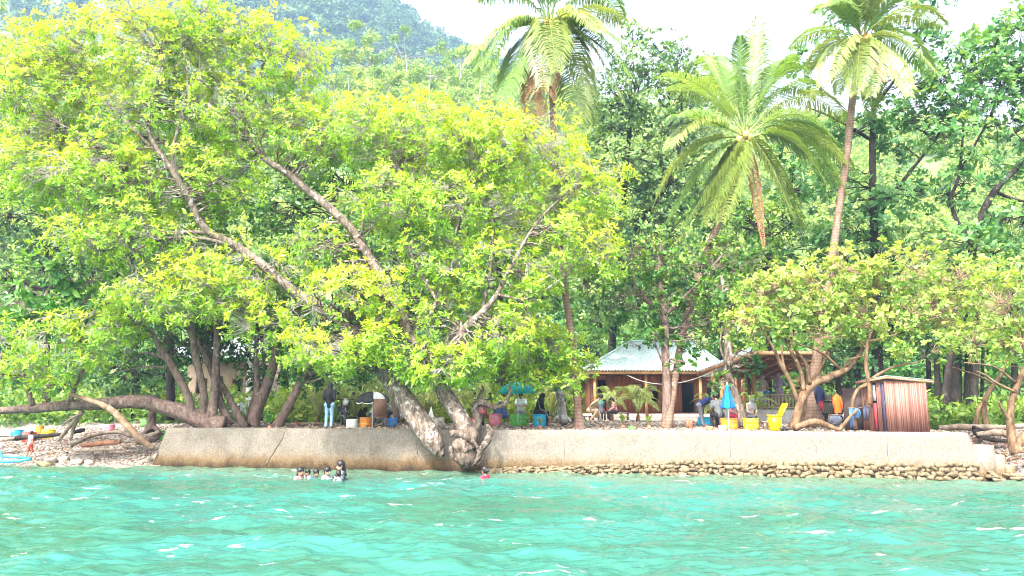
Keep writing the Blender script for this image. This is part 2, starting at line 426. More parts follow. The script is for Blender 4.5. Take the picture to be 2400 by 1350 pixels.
# ------------------------------------------------------------------ hills with forest far off
def ridge_hill(name, d0, d1, ridge, m, zlow=1.2, lower=40):
    px = np.array([p[0] for p in ridge], float); py = np.array([p[1] for p in ridge], float)
    cols = np.linspace(px[0], px[-1], 120)
    prof = np.interp(cols, px, py) + lower
    top = np.array([tuple(P(c, t, d1)) for c, t in zip(cols, prof)])
    ts = np.linspace(0, 1.5, 40)
    V = []
    for t in ts:
        d = d0 + (d1 - d0) * t
        x = top[:, 0] * (d / d1)
        h = (top[:, 2] - zlow)
        f = t if t <= 1 else 1 - (t - 1) * 1.4
        z = zlow + h * f + (0.02 * h * vnoise(x, np.full_like(x, d), 14.0 / d1, 9)) * min(t * 3, 1)
        V.append(np.stack([x, np.full_like(x, d), z], -1))
    V = np.array(V)
    n, k = V.shape[:2]
    i = np.arange(n - 1)[:, None]; j = np.arange(k - 1)[None, :]
    q = np.stack([i * k + j, i * k + j + 1, (i + 1) * k + j + 1, (i + 1) * k + j], -1).reshape(-1, 4)
    o = struct(MB().add(V.reshape(-1, 3), [q]).build(name, m, smooth=True))
    def at(c, t):
        i = np.interp(t, ts, np.arange(n)); a = int(min(i, n - 2)); fr = i - a
        jj = np.interp(c, cols, np.arange(k)); bq = int(min(jj, k - 2)); gr = jj - bq
        return (V[a, bq] * (1 - gr) + V[a, bq + 1] * gr) * (1 - fr) + (V[a + 1, bq] * (1 - gr) + V[a + 1, bq + 1] * gr) * fr
    return at
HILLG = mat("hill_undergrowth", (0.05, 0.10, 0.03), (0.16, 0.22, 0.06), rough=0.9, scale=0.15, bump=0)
NEAR_R = [(-1500, 230), (-600, 120), (0, 60), (130, 60), (300, 110), (620, 200), (760, 175), (820, 112), (950, 105), (1100, 125), (1200, 150), (1400, 175), (1700, 190), (1900, 230), (2400, 250), (3800, 300)]
FAR_R = [(-1500, -250), (0, -330), (600, -260), (700, -170), (800, -120), (905, -38), (960, 5), (1010, 50), (1060, 70), (1120, 100), (1180, 130), (1250, 160), (1400, 200), (1700, 240), (2400, 280), (3800, 320)]
near_at = ridge_hill("near_hill", 72, 165, NEAR_R, HILLG, lower=70)
far_at = ridge_hill("far_hill", 200, 430, FAR_R, HILLG, lower=24)

# ------------------------------------------------------------------ foliage machinery
def leaf_field(mb, tints, pos, axis, size, tint, m, rg, el=(45, 85), wid=0.36, quad=False, jit=0.42, spread=1.0):
    """m leaves round each position; hexagonal folded leaves (or one quad each when far off)"""
    n = len(pos)
    ax = nrm(axis)
    ref = np.where(np.abs(ax[:, 2:3]) < 0.9, np.array([[0, 0, 1.0]]), np.array([[1.0, 0, 0]]))
    u = nrm(np.cross(ax, ref)); v = np.cross(ax, u)
    ph = (np.arange(m)[None, :] * 2.39996 + rg.uniform(0, 6.28, (n, 1)) + rg.normal(0, 0.3, (n, m)))
    e = np.radians(rg.uniform(el[0], el[1], (n, m)))
    d = np.cos(e)[..., None] * ax[:, None] + np.sin(e)[..., None] * (np.cos(ph)[..., None] * u[:, None] + np.sin(ph)[..., None] * v[:, None])
    d = nrm(d + rg.normal(0, jit * 0.5, d.shape))
    nn = ax[:, None] - d * np.sum(ax[:, None] * d, -1, keepdims=True) + rg.normal(0, jit, d.shape)
    nn = nrm(nn - d * np.sum(nn * d, -1, keepdims=True))
    sd = np.cross(d, nn)
    L = (size[:, None] * rg.uniform(0.7, 1.15, (n, m)))[..., None]
    w = L * wid * rg.uniform(0.8, 1.2, (n, m, 1))
    p = pos[:, None] + d * L * 0.06 + rg.normal(0, 0.30, d.shape) * L * spread
    N = n * m
    if quad:
        pts = np.stack([p, p + d * L * .5 + sd * w * .55, p + d * L - nn * L * .1, p + d * L * .5 - sd * w * .55], 2).reshape(-1, 3)
        i = np.arange(N)[:, None] * 4
        mb.add(pts, [i + np.array([[0, 1, 2, 3]])])
        tints.append(np.clip(tint[:, None] + rg.normal(0, .17, (n, m)), 0, 1).reshape(-1))
    else:
        dr = -nn * L
        pts = np.stack([p, p + d * L * .34 - sd * w * .42 + nn * w * .14, p + d * L * .72 - sd * w * .40 + nn * w * .10 + dr * .05, p + d * L + dr * .16,
                        p + d * L * .72 + sd * w * .40 + nn * w * .10 + dr * .05, p + d * L * .34 + sd * w * .42 + nn * w * .14], 2).reshape(-1, 3)
        i = np.arange(N)[:, None] * 6
        mb.add(pts, [np.vstack([i + np.array([[0, 3, 2, 1]]), i + np.array([[0, 5, 4, 3]])])])
        t = np.clip(tint[:, None] + rg.normal(0, .17, (n, m)), 0, 1).reshape(-1)
        tints.append(np.concatenate([t, t]))

def twigs(mb, a, c, bnd, r0, r1, sides=4, rg=None, np_=5):
    """many thin curved tapered tubes at once: from a through control c to bnd"""
    n = len(a)
    if n == 0: return
    t = np.linspace(0, 1, np_)[None, :, None]
    pts = (1 - t) ** 2 * a[:, None] + 2 * t * (1 - t) * c[:, None] + t ** 2 * bnd[:, None]
    if rg is not None:
        ln = np.linalg.norm(bnd - a, axis=1)[:, None, None]
        k = rg.normal(0, 0.035, pts.shape) * ln; k[:, 0] = 0; k[:, -1] = 0
        pts = pts + k
    tg = nrm(np.gradient(pts, axis=1))
    ref = np.where(np.abs(tg[..., 2:3]) < 0.9, np.array([0, 0, 1.0]), np.array([1.0, 0, 0]))
    u = nrm(np.cross(tg, ref)); v = np.cross(tg, u)
    an = np.linspace(0, 2 * np.pi, sides, endpoint=False)
    rad = (np.asarray(r0).reshape(-1, 1) * (1 - t[..., 0]) + np.asarray(r1).reshape(-1, 1) * t[..., 0]) * np.ones((n, np_))
    ring = pts[:, :, None] + rad[..., None, None] * (np.cos(an)[None, None, :, None] * u[:, :, None] + np.sin(an)[None, None, :, None] * v[:, :, None])
    base = (np.arange(n) * np_ * sides)[:, None, None]
    i = np.arange(np_ - 1)[None, :, None]; j = np.arange(sides)[None, None, :]; k = (j + 1) % sides
    q = np.stack([base + i * sides + j, base + i * sides + k, base + (i + 1) * sides + k, base + (i + 1) * sides + j], -1).reshape(-1, 4)
    mb.add(ring.reshape(-1, 3), [q])

def spline(pts, per=6):
    p = np.array(pts, float)
    if len(p) < 3:
        t = np.linspace(0, 1, per + 1)[:, None]
        return p[0] * (1 - t) + p[-1] * t
    q = np.vstack([2 * p[0] - p[1], p, 2 * p[-1] - p[-2]])
    out = []
    for i in range(1, len(q) - 2):
        for t in np.linspace(0, 1, per, endpoint=False):
            a, b_, c, d = q[i - 1], q[i], q[i + 1], q[i + 2]
            out.append(0.5 * (2 * b_ + (c - a) * t + (2 * a - 5 * b_ + 4 * c - d) * t * t + (3 * b_ - a - 3 * c + d) * t ** 3))
    out.append(q[-2])
    return np.array(out)

def stem_pts(st):
    """(px, py, d, width_px) list -> x, y, z, radius"""
    return [(*P(a, b_, d), W(w, d) / 2) for a, b_, d, w in st]

LIMBS = []           # big limbs whose seaward side stays bare of leaves
def tree(name, label, cat, stems, blobs, leafm, barkm, seed, size=0.21, leaves=9, density=1.0, el=(40, 85), wid=0.36, tmean=0.5, group=None, quad=False,
         twig=0.011, sub=0.04, ground=True, up=0.55, bare=0.0, world_stems=None, clear=0.0, twigm=None, spread=.6):
    """blobs: (px, py, rx, ry, d, rd[, density, tint shift]) clumps of the crown in which leaf rosettes sit on modelled branches"""
    rg = np.random.default_rng(seed)
    S = [stem_pts(s) for s in stems] + (world_stems or [])
    base = S[0][0]
    t = thing(name, label, cat, base[:3], group=group)
    wood = MB()
    sk, skr = [], []
    for s in S:
        sp = spline(s, 6)
        L = np.linalg.norm(np.diff(sp[:, :3], axis=0), axis=1).sum()
        wob = rg.normal(0, 1, (len(sp), 3)) * sp[:, 3:4] * 0.16; wob = np.stack([np.convolve(np.pad(wob[:, q_], 3, 'edge'), np.ones(7) / 7, 'valid') for q_ in range(3)], -1); wob[0] = 0
        wood.tube(sp[:, :3] + wob, np.maximum(sp[:, 3], 0.006), 22 if sp[0, 3] > 0.22 else (14 if sp[0, 3] > 0.12 else (9 if sp[0, 3] > .05 else 6)), 0.02, rg, ridge=.035 if sp[0, 3] > .12 else 0)
        sk.append(sp[len(sp) // 4:, :3] + wob[len(sp) // 4:]); skr.append(sp[len(sp) // 4:, 3])
    sk, skr = np.vstack(sk), np.concatenate(skr)
    tw = MB()
    if clear: LIMBS.extend([spline(s, 6)[:, :4] for s in S[:2]])
    crown, tints = MB(), []
    for bl in blobs:
        px, py, rx, ry, d, rd = bl[:6]
        dn = bl[6] if len(bl) > 6 else 1.0
        ts = bl[7] if len(bl) > 7 else 0.0
        c = np.array(P(px, py, d)); rr = np.array([W(rx, d), rd, W(ry, d)])
        area = math.pi * rr[0] * rr[2]
        n = int(max(4, density * dn * area * 2.6 / (size * size * leaves * wid * 0.8)))
        nb_ = max(3, n // 16)
        # main branches inside the clump
        q = nrm(rg.normal(size=(nb_, 3))) * (rg.random((nb_, 1)) ** 0.5) * 0.72
        node = c + q * rr
        dist = np.linalg.norm(node[:, None] - sk[None], axis=2) + np.maximum(sk[None, :, 2] - node[:, None, 2], 0) * 0.6
        j = dist.argmin(1)
        a = sk[j]
        ctrl = (a + node) / 2 + np.stack([rg.normal(0, .12, nb_), rg.normal(0, .12, nb_), rg.uniform(-.05, .22, nb_)], -1) * np.linalg.norm(node - a, axis=1)[:, None]
        r0 = np.minimum(np.maximum(skr[j] * 0.55, 0.012), sub)
        twigs(wood, a, ctrl, node, r0, np.minimum(r0 * .5, 0.02), 5, rg, 7)
        # points along those branches from which twigs leave
        tt = rg.uniform(0.45, 1.0, (nb_, 4, 1))
        pool = ((1 - tt) ** 2 * a[:, None] + 2 * tt * (1 - tt) * ctrl[:, None] + tt ** 2 * node[:, None]).reshape(-1, 3)
        dirs = nrm(rg.normal(size=(n, 3)))
        rad = 0.35 + 0.65 * rg.random((n, 1)) ** 0.55
        lump = 1 + 0.16 * np.sin(dirs[:, 0:1] * 7 + seed) + 0.14 * np.sin(dirs[:, 2:3] * 9 + px) + 0.12 * np.sin(dirs[:, 1:2] * 8 + py)
        pos = c + dirs * rad * rr * lump
        # pull rosettes into clumps with gaps between them
        nc = max(4, n // 11)
        cen = pos[rg.integers(0, n, nc)]
        own = np.array([np.argmin(((cen - p_) ** 2).sum(1)) for p_ in pos]) if n < 4000 else rg.integers(0, nc, n)
        pos = pos + (cen[own] - pos) * rg.uniform(0.05, 0.5, (n, 1))
        if ground:
            zg = ground_z(pos[:, 0], pos[:, 1])
            pos[:, 2] = np.maximum(pos[:, 2], np.maximum(zg, 0.2) + 0.25)
        k = np.array([np.argmin(((pool - p_) ** 2).sum(1)) for p_ in pos])
        a2 = pool[k]
        ctrl2 = (a2 + pos) / 2 + rg.normal(0, .14, (n, 3)) * np.linalg.norm(pos - a2, axis=1)[:, None]
        outw = nrm((pos - c) / rr)
        ax = 0.55 * outw + np.array([0, 0, up]) + nrm(pos - ctrl2) * 0.5 + rg.normal(0, .35, (n, 3))
        keep = rg.random(n) >= bare
        if clear:
            for lb in LIMBS:
                dx = np.hypot(pos[:, None, 0] - lb[None, :, 0], pos[:, None, 2] - lb[None, :, 2])
                jn = dx.argmin(1); dm = dx.min(1)
                keep &= ~((dm < clear + lb[jn, 3] * 1.2) & (pos[:, 1] < lb[jn, 1] + .25) & (lb[jn, 2] > 4.2) & (rg.random(n) < .9))
        tk = keep | (rg.random(n) < .12)
        twigs(tw if twigm else wood, a2[tk], ctrl2[tk], pos[tk], np.full(tk.sum(), twig), np.full(tk.sum(), twig * 0.45), 4 if not quad else 3, rg, 4)
        clump_t = rg.normal(0, .11, nc)[own]
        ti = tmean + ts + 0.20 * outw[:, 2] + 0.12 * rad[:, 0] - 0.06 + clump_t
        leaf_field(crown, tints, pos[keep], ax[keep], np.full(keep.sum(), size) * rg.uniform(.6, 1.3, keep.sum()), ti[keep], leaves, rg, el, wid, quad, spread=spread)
    nf0 = sum(len(f_) for f_ in wood.f)
    if tw.n:
        off = 0
        for v_, f_ in zip(tw.v, tw.f): wood.add(v_, [f_ - off]); off += len(v_)
    wood.build("trunk", barkm, t, smooth=True, second=(twigm, nf0) if tw.n else None)
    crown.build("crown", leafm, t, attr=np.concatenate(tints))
    return t

def canopy(mb, tints, pts, rg, rmin, rmax, m, size, flat=0.75, tm=0.5):
    """many far crowns, each a lumpy spray of leaf clumps"""
    for p in pts:
        r = rg.uniform(rmin, rmax)
        nn = int(m * (r / rmax) ** 2) + 12
        ncl = 7
        cd = nrm(rg.normal(size=(ncl, 3))); cd[:, 2] = np.abs(cd[:, 2])
        cc = p + np.array([0, 0, r * .5]) + cd * r * np.array([.62, .62, .5 * flat])
        j = rg.integers(0, ncl, nn)
        dd = nrm(rg.normal(size=(nn, 3)))
        pos = cc[j] + dd * r * .46 * rg.uniform(.6, 1, (nn, 1)) * np.array([1, 1, .8])
        pos = pos
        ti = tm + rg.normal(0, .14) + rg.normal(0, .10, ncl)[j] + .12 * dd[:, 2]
        leaf_field(mb, tints, pos, dd + np.array([0, 0, .5]), np.full(nn, size) * rg.uniform(.7, 1.3, nn), ti, 3, rg, (50, 95), .6, True)

rg = np.random.default_rng(23)
mb, ti = MB(), []
pts = []
for c_, d_ in zip(rg.uniform(-350, 2750, 620), rg.uniform(50, 74, 620)):
    if 1330 < c_ < 1800 and d_ < 58: continue
    p_ = np.array(tuple(P(c_, 950, d_))); p_[2] = 1.3 + rg.uniform(.2, 1) ** 1.3 * (d_ - 46) * .42; pts.append(p_)
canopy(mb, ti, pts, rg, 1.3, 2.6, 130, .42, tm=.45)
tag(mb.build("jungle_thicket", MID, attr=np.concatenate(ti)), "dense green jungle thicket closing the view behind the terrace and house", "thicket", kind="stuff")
rg = np.random.default_rng(21)
mb, ti = MB(), []
pts = [far_at(c, t) for c, t in zip(rg.uniform(560, 1330, 1500), rg.uniform(0.42, 1.04, 1500))] + [far_at(c, t) for c, t in zip(rg.uniform(-120, 560, 500), rg.uniform(0.5, 0.98, 500))]
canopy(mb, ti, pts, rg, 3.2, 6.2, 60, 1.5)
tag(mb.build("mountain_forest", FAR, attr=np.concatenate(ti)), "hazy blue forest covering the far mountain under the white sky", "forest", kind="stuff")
mb, ti = MB(), []
pts = [near_at(c, t) for c, t in zip(rg.uniform(-160, 2560, 1500), rg.uniform(0.12, 1.03, 1500))] + [near_at(c, t) for c, t in zip(rg.uniform(640, 1320, 260), rg.uniform(0.6, 1.06, 260))]
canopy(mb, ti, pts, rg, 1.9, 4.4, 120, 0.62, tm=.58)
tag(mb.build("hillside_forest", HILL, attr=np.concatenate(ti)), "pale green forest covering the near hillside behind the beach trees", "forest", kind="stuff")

# taller trees one can tell apart on the hillside, with bare pale trunks
def hill_tree(px, pyt, pyb, d, r, seed):
    rgs = np.random.default_rng(seed)
    top, bot = P(px, pyt, d), P(px + rgs.uniform(-8, 8), pyb, d)
    t = thing("hillside_tree", "tall thin pale trunked tree rising above the forest of the near hillside", "tree", tuple(bot), group="tall pale trees on the near hillside")
    w = MB()
    w.tube(spline([(*bot, .2), (*((bot + top) / 2 + Vector((rgs.uniform(-.6, .6), 0, 0))), .16), (*top, .07)])[:, :3], np.linspace(.13, .05, 13), 6)
    c, tt = MB(), []
    tp = np.array(top)
    ends = [tp + rgs.normal(size=3) * np.array([r, r, r * .45]) for _ in range(7)]
    for e_ in ends: w.tube([tuple(tp - np.array([0, 0, r * rgs.uniform(.4, 1.2)])), tuple(e_)], [.07, .03], 4)
    for e_ in ends: canopy(c, tt, [e_ - np.array([0, 0, r * .25])], rgs, r * .45, r * .75, 60, .55, tm=.6)
    w.build("trunk", TWIG, t); c.build("crown", HILL, t, attr=np.concatenate(tt))
for k, a in enumerate([(815, 115, 245, 140, 3.2), (865, 130, 235, 138, 2.6), (948, 108, 190, 150, 3.2), (1010, 165, 250, 132, 2.4), (1120, 150, 240, 140, 2.6), (1075, 125, 200, 150, 2.8),
                      (40, 60, 200, 150, 3.2), (95, 90, 190, 140, 2.6), (780, 190, 260, 128, 2.3), (1180, 190, 260, 130, 2.2), (905, 190, 262, 126, 2.2)]):
    hill_tree(*a, 300 + k)
# ------------------------------------------------------------------ sea wall
CONC = mat("sea_wall_concrete", (0.115, 0.10, 0.083), (0.23, 0.203, 0.17), rough=0.92, scale=22, bump=0.5, bscale=30, ramp=(0.28, 0.72), stretch=(1, 1, 0.7), spec=0.2)
nt = CONC.node_tree; b = nt.nodes["Principled BSDF"]
base = b.inputs['Base Color'].links[0].from_socket
ge = nt.nodes.new("ShaderNodeNewGeometry"); sx = nt.nodes.new("ShaderNodeSeparateXYZ"); nt.links.new(ge.outputs['Position'], sx.inputs[0])
nz = nt.nodes.new("ShaderNodeTexNoise"); nz.inputs['Scale'].default_value = 2.2; nz.inputs['Detail'].default_value = 7; nz.inputs['Roughness'].default_value = 0.7
mpz = nt.nodes.new("ShaderNodeMapping"); mpz.inputs['Scale'].default_value = (1, 1, .5); nt.links.new(ge.outputs['Position'], mpz.inputs[0]); nt.links.new(mpz.outputs[0], nz.inputs['Vector'])
ad = nt.nodes.new("ShaderNodeMath"); ad.operation = 'MULTIPLY_ADD'; ad.inputs[1].default_value = 0.75; nt.links.new(nz.outputs['Fac'], ad.inputs[0]); nt.links.new(sx.outputs['Z'], ad.inputs[2])
cr = nt.nodes.new("ShaderNodeValToRGB"); e = cr.color_ramp.elements       # algae and salt stains left by the tide
e[0].position, e[0].color = 0.36, (0.15, 0.12, 0.09, 1); e[1].position, e[1].color = 1.02, (1, 1, 1, 1)
x = e.new(0.50); x.color = (0.42, 0.31, 0.18, 1)
x = e.new(0.66); x.color = (0.80, 0.62, 0.40, 1)
x = e.new(0.82); x.color = (1.0, 0.93, 0.82, 1)
nt.links.new(ad.outputs[0], cr.inputs['Fac'])
mx = nt.nodes.new("ShaderNodeMix"); mx.data_type = 'RGBA'; mx.blend_type = 'MULTIPLY'; mx.inputs[0].default_value = 1
nt.links.new(base, mx.inputs[6]); nt.links.new(cr.outputs[0], mx.inputs[7])
# grey noise mottling, darkening the concrete more towards the left
n3 = nt.nodes.new("ShaderNodeTexNoise"); n3.inputs['Scale'].default_value = 1.1; n3.inputs['Detail'].default_value = 8; n3.inputs['Roughness'].default_value = .72
nt.links.new(ge.outputs['Position'], n3.inputs['Vector'])
sh = nt.nodes.new("ShaderNodeMath"); sh.operation = 'MULTIPLY_ADD'; sh.inputs[1].default_value = -0.012; nt.links.new(sx.outputs['X'], sh.inputs[0]); nt.links.new(n3.outputs['Fac'], sh.inputs[2])
r3 = nt.nodes.new("ShaderNodeValToRGB"); r3.color_ramp.elements[0].position, r3.color_ramp.elements[0].color = 0.46, (1, 1, 1, 1); r3.color_ramp.elements[1].position, r3.color_ramp.elements[1].color = 0.68, (0.78, 0.76, 0.73, 1)
nt.links.new(sh.outputs[0], r3.inputs['Fac'])
m2 = nt.nodes.new("ShaderNodeMix"); m2.data_type = 'RGBA'; m2.blend_type = 'MULTIPLY'; m2.inputs[0].default_value = 1
nt.links.new(mx.outputs[2], m2.inputs[6]); nt.links.new(r3.outputs[0], m2.inputs[7]); nt.links.new(m2.outputs[2], b.inputs['Base Color'])

wall = thing("sea_wall", "long sloping concrete sea wall with a stained foot standing in the turquoise water", "wall", (0, 24.3, 0))
rg = np.random.default_rng(5)
def wall_pt(s, q, z):
    return np.array([WA[0] + WT[0] * s + WN[0] * q, WA[1] + WT[1] * s + WN[1] * q, z])
prof = [(-.06, -.9), (-.02, -.2)] + [(0.03 + 0.19 * k / 9, TOPZ * k / 9) for k in range(0, 9)] + [(0.225, TOPZ - .025), (0.25, TOPZ), (0.5, TOPZ + .012), (0.78, TOPZ), (0.80, 0.9), (0.80, -.9)]
ns, V = 220, []
for i in range(ns + 1):
    f = i / ns
    row = []
    for q, z in prof:
        s0, s1 = 0.0 + 0.36 * max(z, 0) / TOPZ, WL - 0.04 - 0.42 * max(z, 0) / TOPZ
        s = s0 + (s1 - s0) * f
        k = 0.012 if 0.05 < z < 1.25 else 0.007
        row.append(wall_pt(s, q + k * float(vnoise(np.array(s), np.array(z * 2.0), 4.0, 8)) + rg.normal(0, .003), z + (0.012 * float(vnoise(np.array(s), np.array(0.), .9, 2)) if z > 1.2 else 0)))
    V.append(row)
V = np.array(V); m_ = len(prof)
i = np.arange(ns)[:, None]; j = np.arange(m_)[None, :]; k = (j + 1) % m_
q = np.stack([i * m_ + j, (i + 1) * m_ + j, (i + 1) * m_ + k, i * m_ + k], -1).reshape(-1, 4)
MB().add(V.reshape(-1, 3), [q, np.array([list(range(m_))]), np.array([list(range(ns * m_ + m_ - 1, ns * m_ - 1, -1))])]).build("wall_body", CONC, wall)
# cracks, as thin recess-dark filler strips a hair proud of the face
CRACK = mat("crack_fill", (0.10, 0.075, 0.055), (0.16, 0.12, 0.09), rough=1, scale=20)
mb = MB()
def face_pt(px, py, out=0.004):
    lo, hi = 15.0, 32.0
    for _ in range(40):
        d = (lo + hi) / 2
        p = np.array(P(px, py, d)); qq = (p[:2] - WA) @ WN
        qf = 0.03 + 0.19 * np.clip(p[2] / TOPZ, 0, 1)
        if qq > qf: hi = d
        else: lo = d
    return np.array(P(px, py, d - out / 1.0))
for path, w in (([(668, 1010), (660, 1030), (648, 1048), (640, 1062), (633, 1072), (628, 1082), (622, 1090)], .026), ([(980, 1012), (976, 1040), (979, 1066)], .012), ([(1480, 1015), (1487, 1040)], .008), ([(524, 1004), (521, 1040), (520, 1082)], .008), ([(1322, 1010), (1323, 1045), (1322, 1078)], .008), ([(1712, 1012), (1713, 1045), (1712, 1072)], .008), ([(2078, 1016), (2080, 1045), (2080, 1068)], .008), ([(1900, 1030), (1915, 1050), (1912, 1068)], .006)):
    mb.tube([face_pt(*p_, out=.0) for p_ in path], w, 5)
mb.build("crack", CRACK, wall)
# rough stone footing under the right half
STONE = mat("footing_stone", (0.085, 0.058, 0.028), (0.23, 0.18, 0.11), rough=0.9, scale=5.5, bump=0.6, bscale=14, ramp=(0.3, 0.7))
mb = MB()
def stone(mb, c, sx_, sy_, sz_, rg, along=None):
    pr = nrm(rg.normal(size=(13, 3)))
    from mathutils import geometry
    import bmesh
    bm = bmesh.new()
    for p_ in pr: bm.verts.new(tuple(np.clip(p_ * 1.5, -.85, .85) * (sx_, sy_, sz_)))
    r = bmesh.ops.convex_hull(bm, input=bm.verts)
    for v_ in [v_ for v_ in bm.verts if not v_.link_faces]: bm.verts.remove(v_)
    bm.verts.index_update()
    a = math.atan2(WT[1], WT[0]) if along is None else along
    M = Matrix.Rotation(a, 3, 'Z') @ Matrix.Rotation(rg.normal(0, .12), 3, 'Y')
    vs = [tuple(M @ v_.co + Vector(c)) for v_ in bm.verts]
    fs = [tuple(v_.index for v_ in f.verts) for f in bm.faces]
    bm.free()
    mb.add(vs, fs)
s = 10.2
rows = 4
for r_ in range(rows):
    s = 11.6 + 0.1 * r_
    while s < WL - 0.45:
        w = rg.uniform(.11, .27)
        f = np.clip((s - 11.5) / 7.0, 0, 1)               # footing rises towards the right
        top = 0.08 + 0.37 * f
        z = -0.03 + (top + .03) * (r_ + .45) / rows + rg.normal(0, .012)
        h = max((top + .06) / rows * .62, 0.05)
        c = wall_pt(s + w / 2, 0.055 + 0.10 * z + rg.normal(0, .010) - .012 * (rows - r_) , z)
        stone(mb, c, w * .66, .10, h * rg.uniform(1.0, 1.3), rg)
        s += w * 1.02
mb.build("stone_facing", STONE, wall)

# concrete steps at the right end of the wall
st = thing("concrete_steps", "short flight of worn concrete steps at the end of the sea wall", "steps", tuple(wall_pt(WL + .3, .5, 0)))
for k, (s0, s1, z1) in enumerate([(-.38, .16, .98), (.165, .42, .70), (.425, .66, .42)]):
    c = (wall_pt(WL + s0, .45, 0) + wall_pt(WL + s1, .45, 0)) / 2
    MB().box((c[0], c[1], (z1 - .6) / 2), (s1 - s0, .7, z1 + .6), rz=math.atan2(WT[1], WT[0])).build("step", CONC, st)
mb = MB(); rg = np.random.default_rng(77)
for k in range(16):
    stone(mb, wall_pt(WL + rg.uniform(-.1, .7), rg.uniform(-.12, .0), rg.uniform(0, .2)), rg.uniform(.1, .2), .1, rg.uniform(.05, .08), rg)
mb.build("footing", STONE, st)
WHITEROCK = mat("whitewashed_stone", (0.5, 0.46, 0.42), (0.72, 0.70, 0.66), rough=.9, scale=7, bump=.5)
mb = MB(); stone(mb, G(2330, 1108, .07), .62, .3, .10, rg); tag(mb.build("flat_rock", WHITEROCK), "flat pale rock at the waterline below the concrete steps", "rock")

# ------------------------------------------------------------------ wooden house with the pale green tin roof
WOODR = mat("plank_red", (0.22, 0.085, 0.04), (0.42, 0.19, 0.09), rough=.6, scale=3, stretch=(9, 9, .5), bump=.3)
WOODO = mat("beam_orange", (0.34, 0.17, 0.06), (0.50, 0.28, 0.11), rough=.6, scale=3, stretch=(1, 1, 1))
WOODP = mat("post_brown", (0.26, 0.13, 0.06), (0.40, 0.22, 0.11), rough=.65, scale=4, stretch=(4, 4, .5))
WOODG = mat("weathered_wood", (0.22, 0.15, 0.10), (0.40, 0.30, 0.22), rough=.8, scale=4, stretch=(3, 3, .6))
BLACK = mat("dark_interior", (0.012, 0.010, 0.010), rough=.9)
FRAME = mat("door_frame_wood", (0.20, 0.09, 0.05), (0.28, 0.14, 0.08), rough=.5, scale=5)
CURT = mat("curtain_pale", (0.55, 0.52, 0.48), (0.68, 0.66, 0.62), rough=.9, scale=6)
def tin(name, c1, c2, horizontal=False, sc=1.0):
    m = mat(name, c1, c2, rough=.38, scale=2.2, metal=.0, spec=.5)
    return m
TIN = tin("roof_tin_green", (0.30, 0.40, 0.36), (0.42, 0.51, 0.47))
TINW = tin("roof_tin_pale", (0.32, 0.36, 0.36), (0.44, 0.46, 0.46))
def corrugated(mb, a, b_, c, d, n, amp, thick=.0):
    """sheet a-b (eave, left to right) to d-c (top); n ribs run from eave to top"""
    a, b_, c, d = (np.array(tuple(v), float) for v in (a, b_, c, d))
    m = n * 6
    nn = np.cross(b_ - a, d - a); nn = nn / np.linalg.norm(nn)
    V = []
    for r_ in range(5):
        t = r_ / 4
        L, R_ = a + (d - a) * t, b_ + (c - b_) * t
        for k in range(m + 1):
            V.append(L + (R_ - L) * k / m + nn * amp * math.sin(2 * math.pi * k / 6.0))
    q = []
    for r_ in range(4):
        for k in range(m):
            q.append((r_ * (m + 1) + k, r_ * (m + 1) + k + 1, (r_ + 1) * (m + 1) + k + 1, (r_ + 1) * (m + 1) + k))
    mb.add(V, np.array(q))
house = thing("wooden_house", "reddish wooden house with a pale green tin hip roof, behind the pebble terrace", "house", tuple(P(1530, 972, 48)))
HD = 48.0
zf = P(1500, 969, HD).z                                       # floor level
zt = P(1500, 880, HD).z
xl, xr = P(1384, 930, HD).x, P(1745, 930, HD).x
mb = MB(); mb.box(((xl + xr) / 2 , HD - .6, zf - .2), (xr - xl + 1.0, 3.4, .40)); mb.build("floor_slab", mat("floor_cement", (0.30, 0.17, 0.14), (0.42, 0.27, 0.23), rough=.7, scale=6), house)
# wall planks left and right of the openings
def px2x(px, d): return P(px, 900, d).x
op = [(1400, 1419, 890, 969, 'door'), (1487, 1505, 900, 946, 'window'), (1526, 1541, 903, 940, 'window'), (1596, 1624, 897, 969, 'door'), (1655, 1684, 895, 936, 'window')]
mb = MB()
cur = xl
for (a, b_, t, bo, kind) in op:
    x0, x1 = px2x(a, HD), px2x(b_, HD)
    zt2, zb2 = P(a, t, HD).z, (zf if kind == 'door' else P(a, bo, HD).z)
    if x0 - cur > .02:
        n = max(1, int((x0 - cur) / .19))
        for k in range(n):
            w = (x0 - cur) / n
            mb.box((cur + w * (k + .5), HD + .0 + .006 * (k % 2), (zf + zt) / 2), (w - .012, .07, zt - zf))
    mb.box(((x0 + x1) / 2, HD, (zt2 + zt) / 2), (x1 - x0 - .004, .07, zt - zt2))
    if kind == 'window': mb.box(((x0 + x1) / 2, HD, (zf + zb2) / 2), (x1 - x0 - .004, .07, zb2 - zf))
    cur = x1
n = int((xr - cur) / .19)
for k in range(n):
    w = (xr - cur) / n; mb.box((cur + w * (k + .5), HD + .006 * (k % 2), (zf + zt) / 2), (w - .012, .07, zt - zf))
mb.box((xl - .03, HD + 3.0, (zf + zt) / 2), (.07, 5.9, zt - zf)); mb.box((xr + .03, HD + 3.0, (zf + zt) / 2), (.07, 5.9, zt - zf)); mb.box(((xl + xr) / 2, HD + 6.0, (zf + zt) / 2), (xr - xl, .07, zt - zf))
mb.build("plank_wall", WOODR, house)
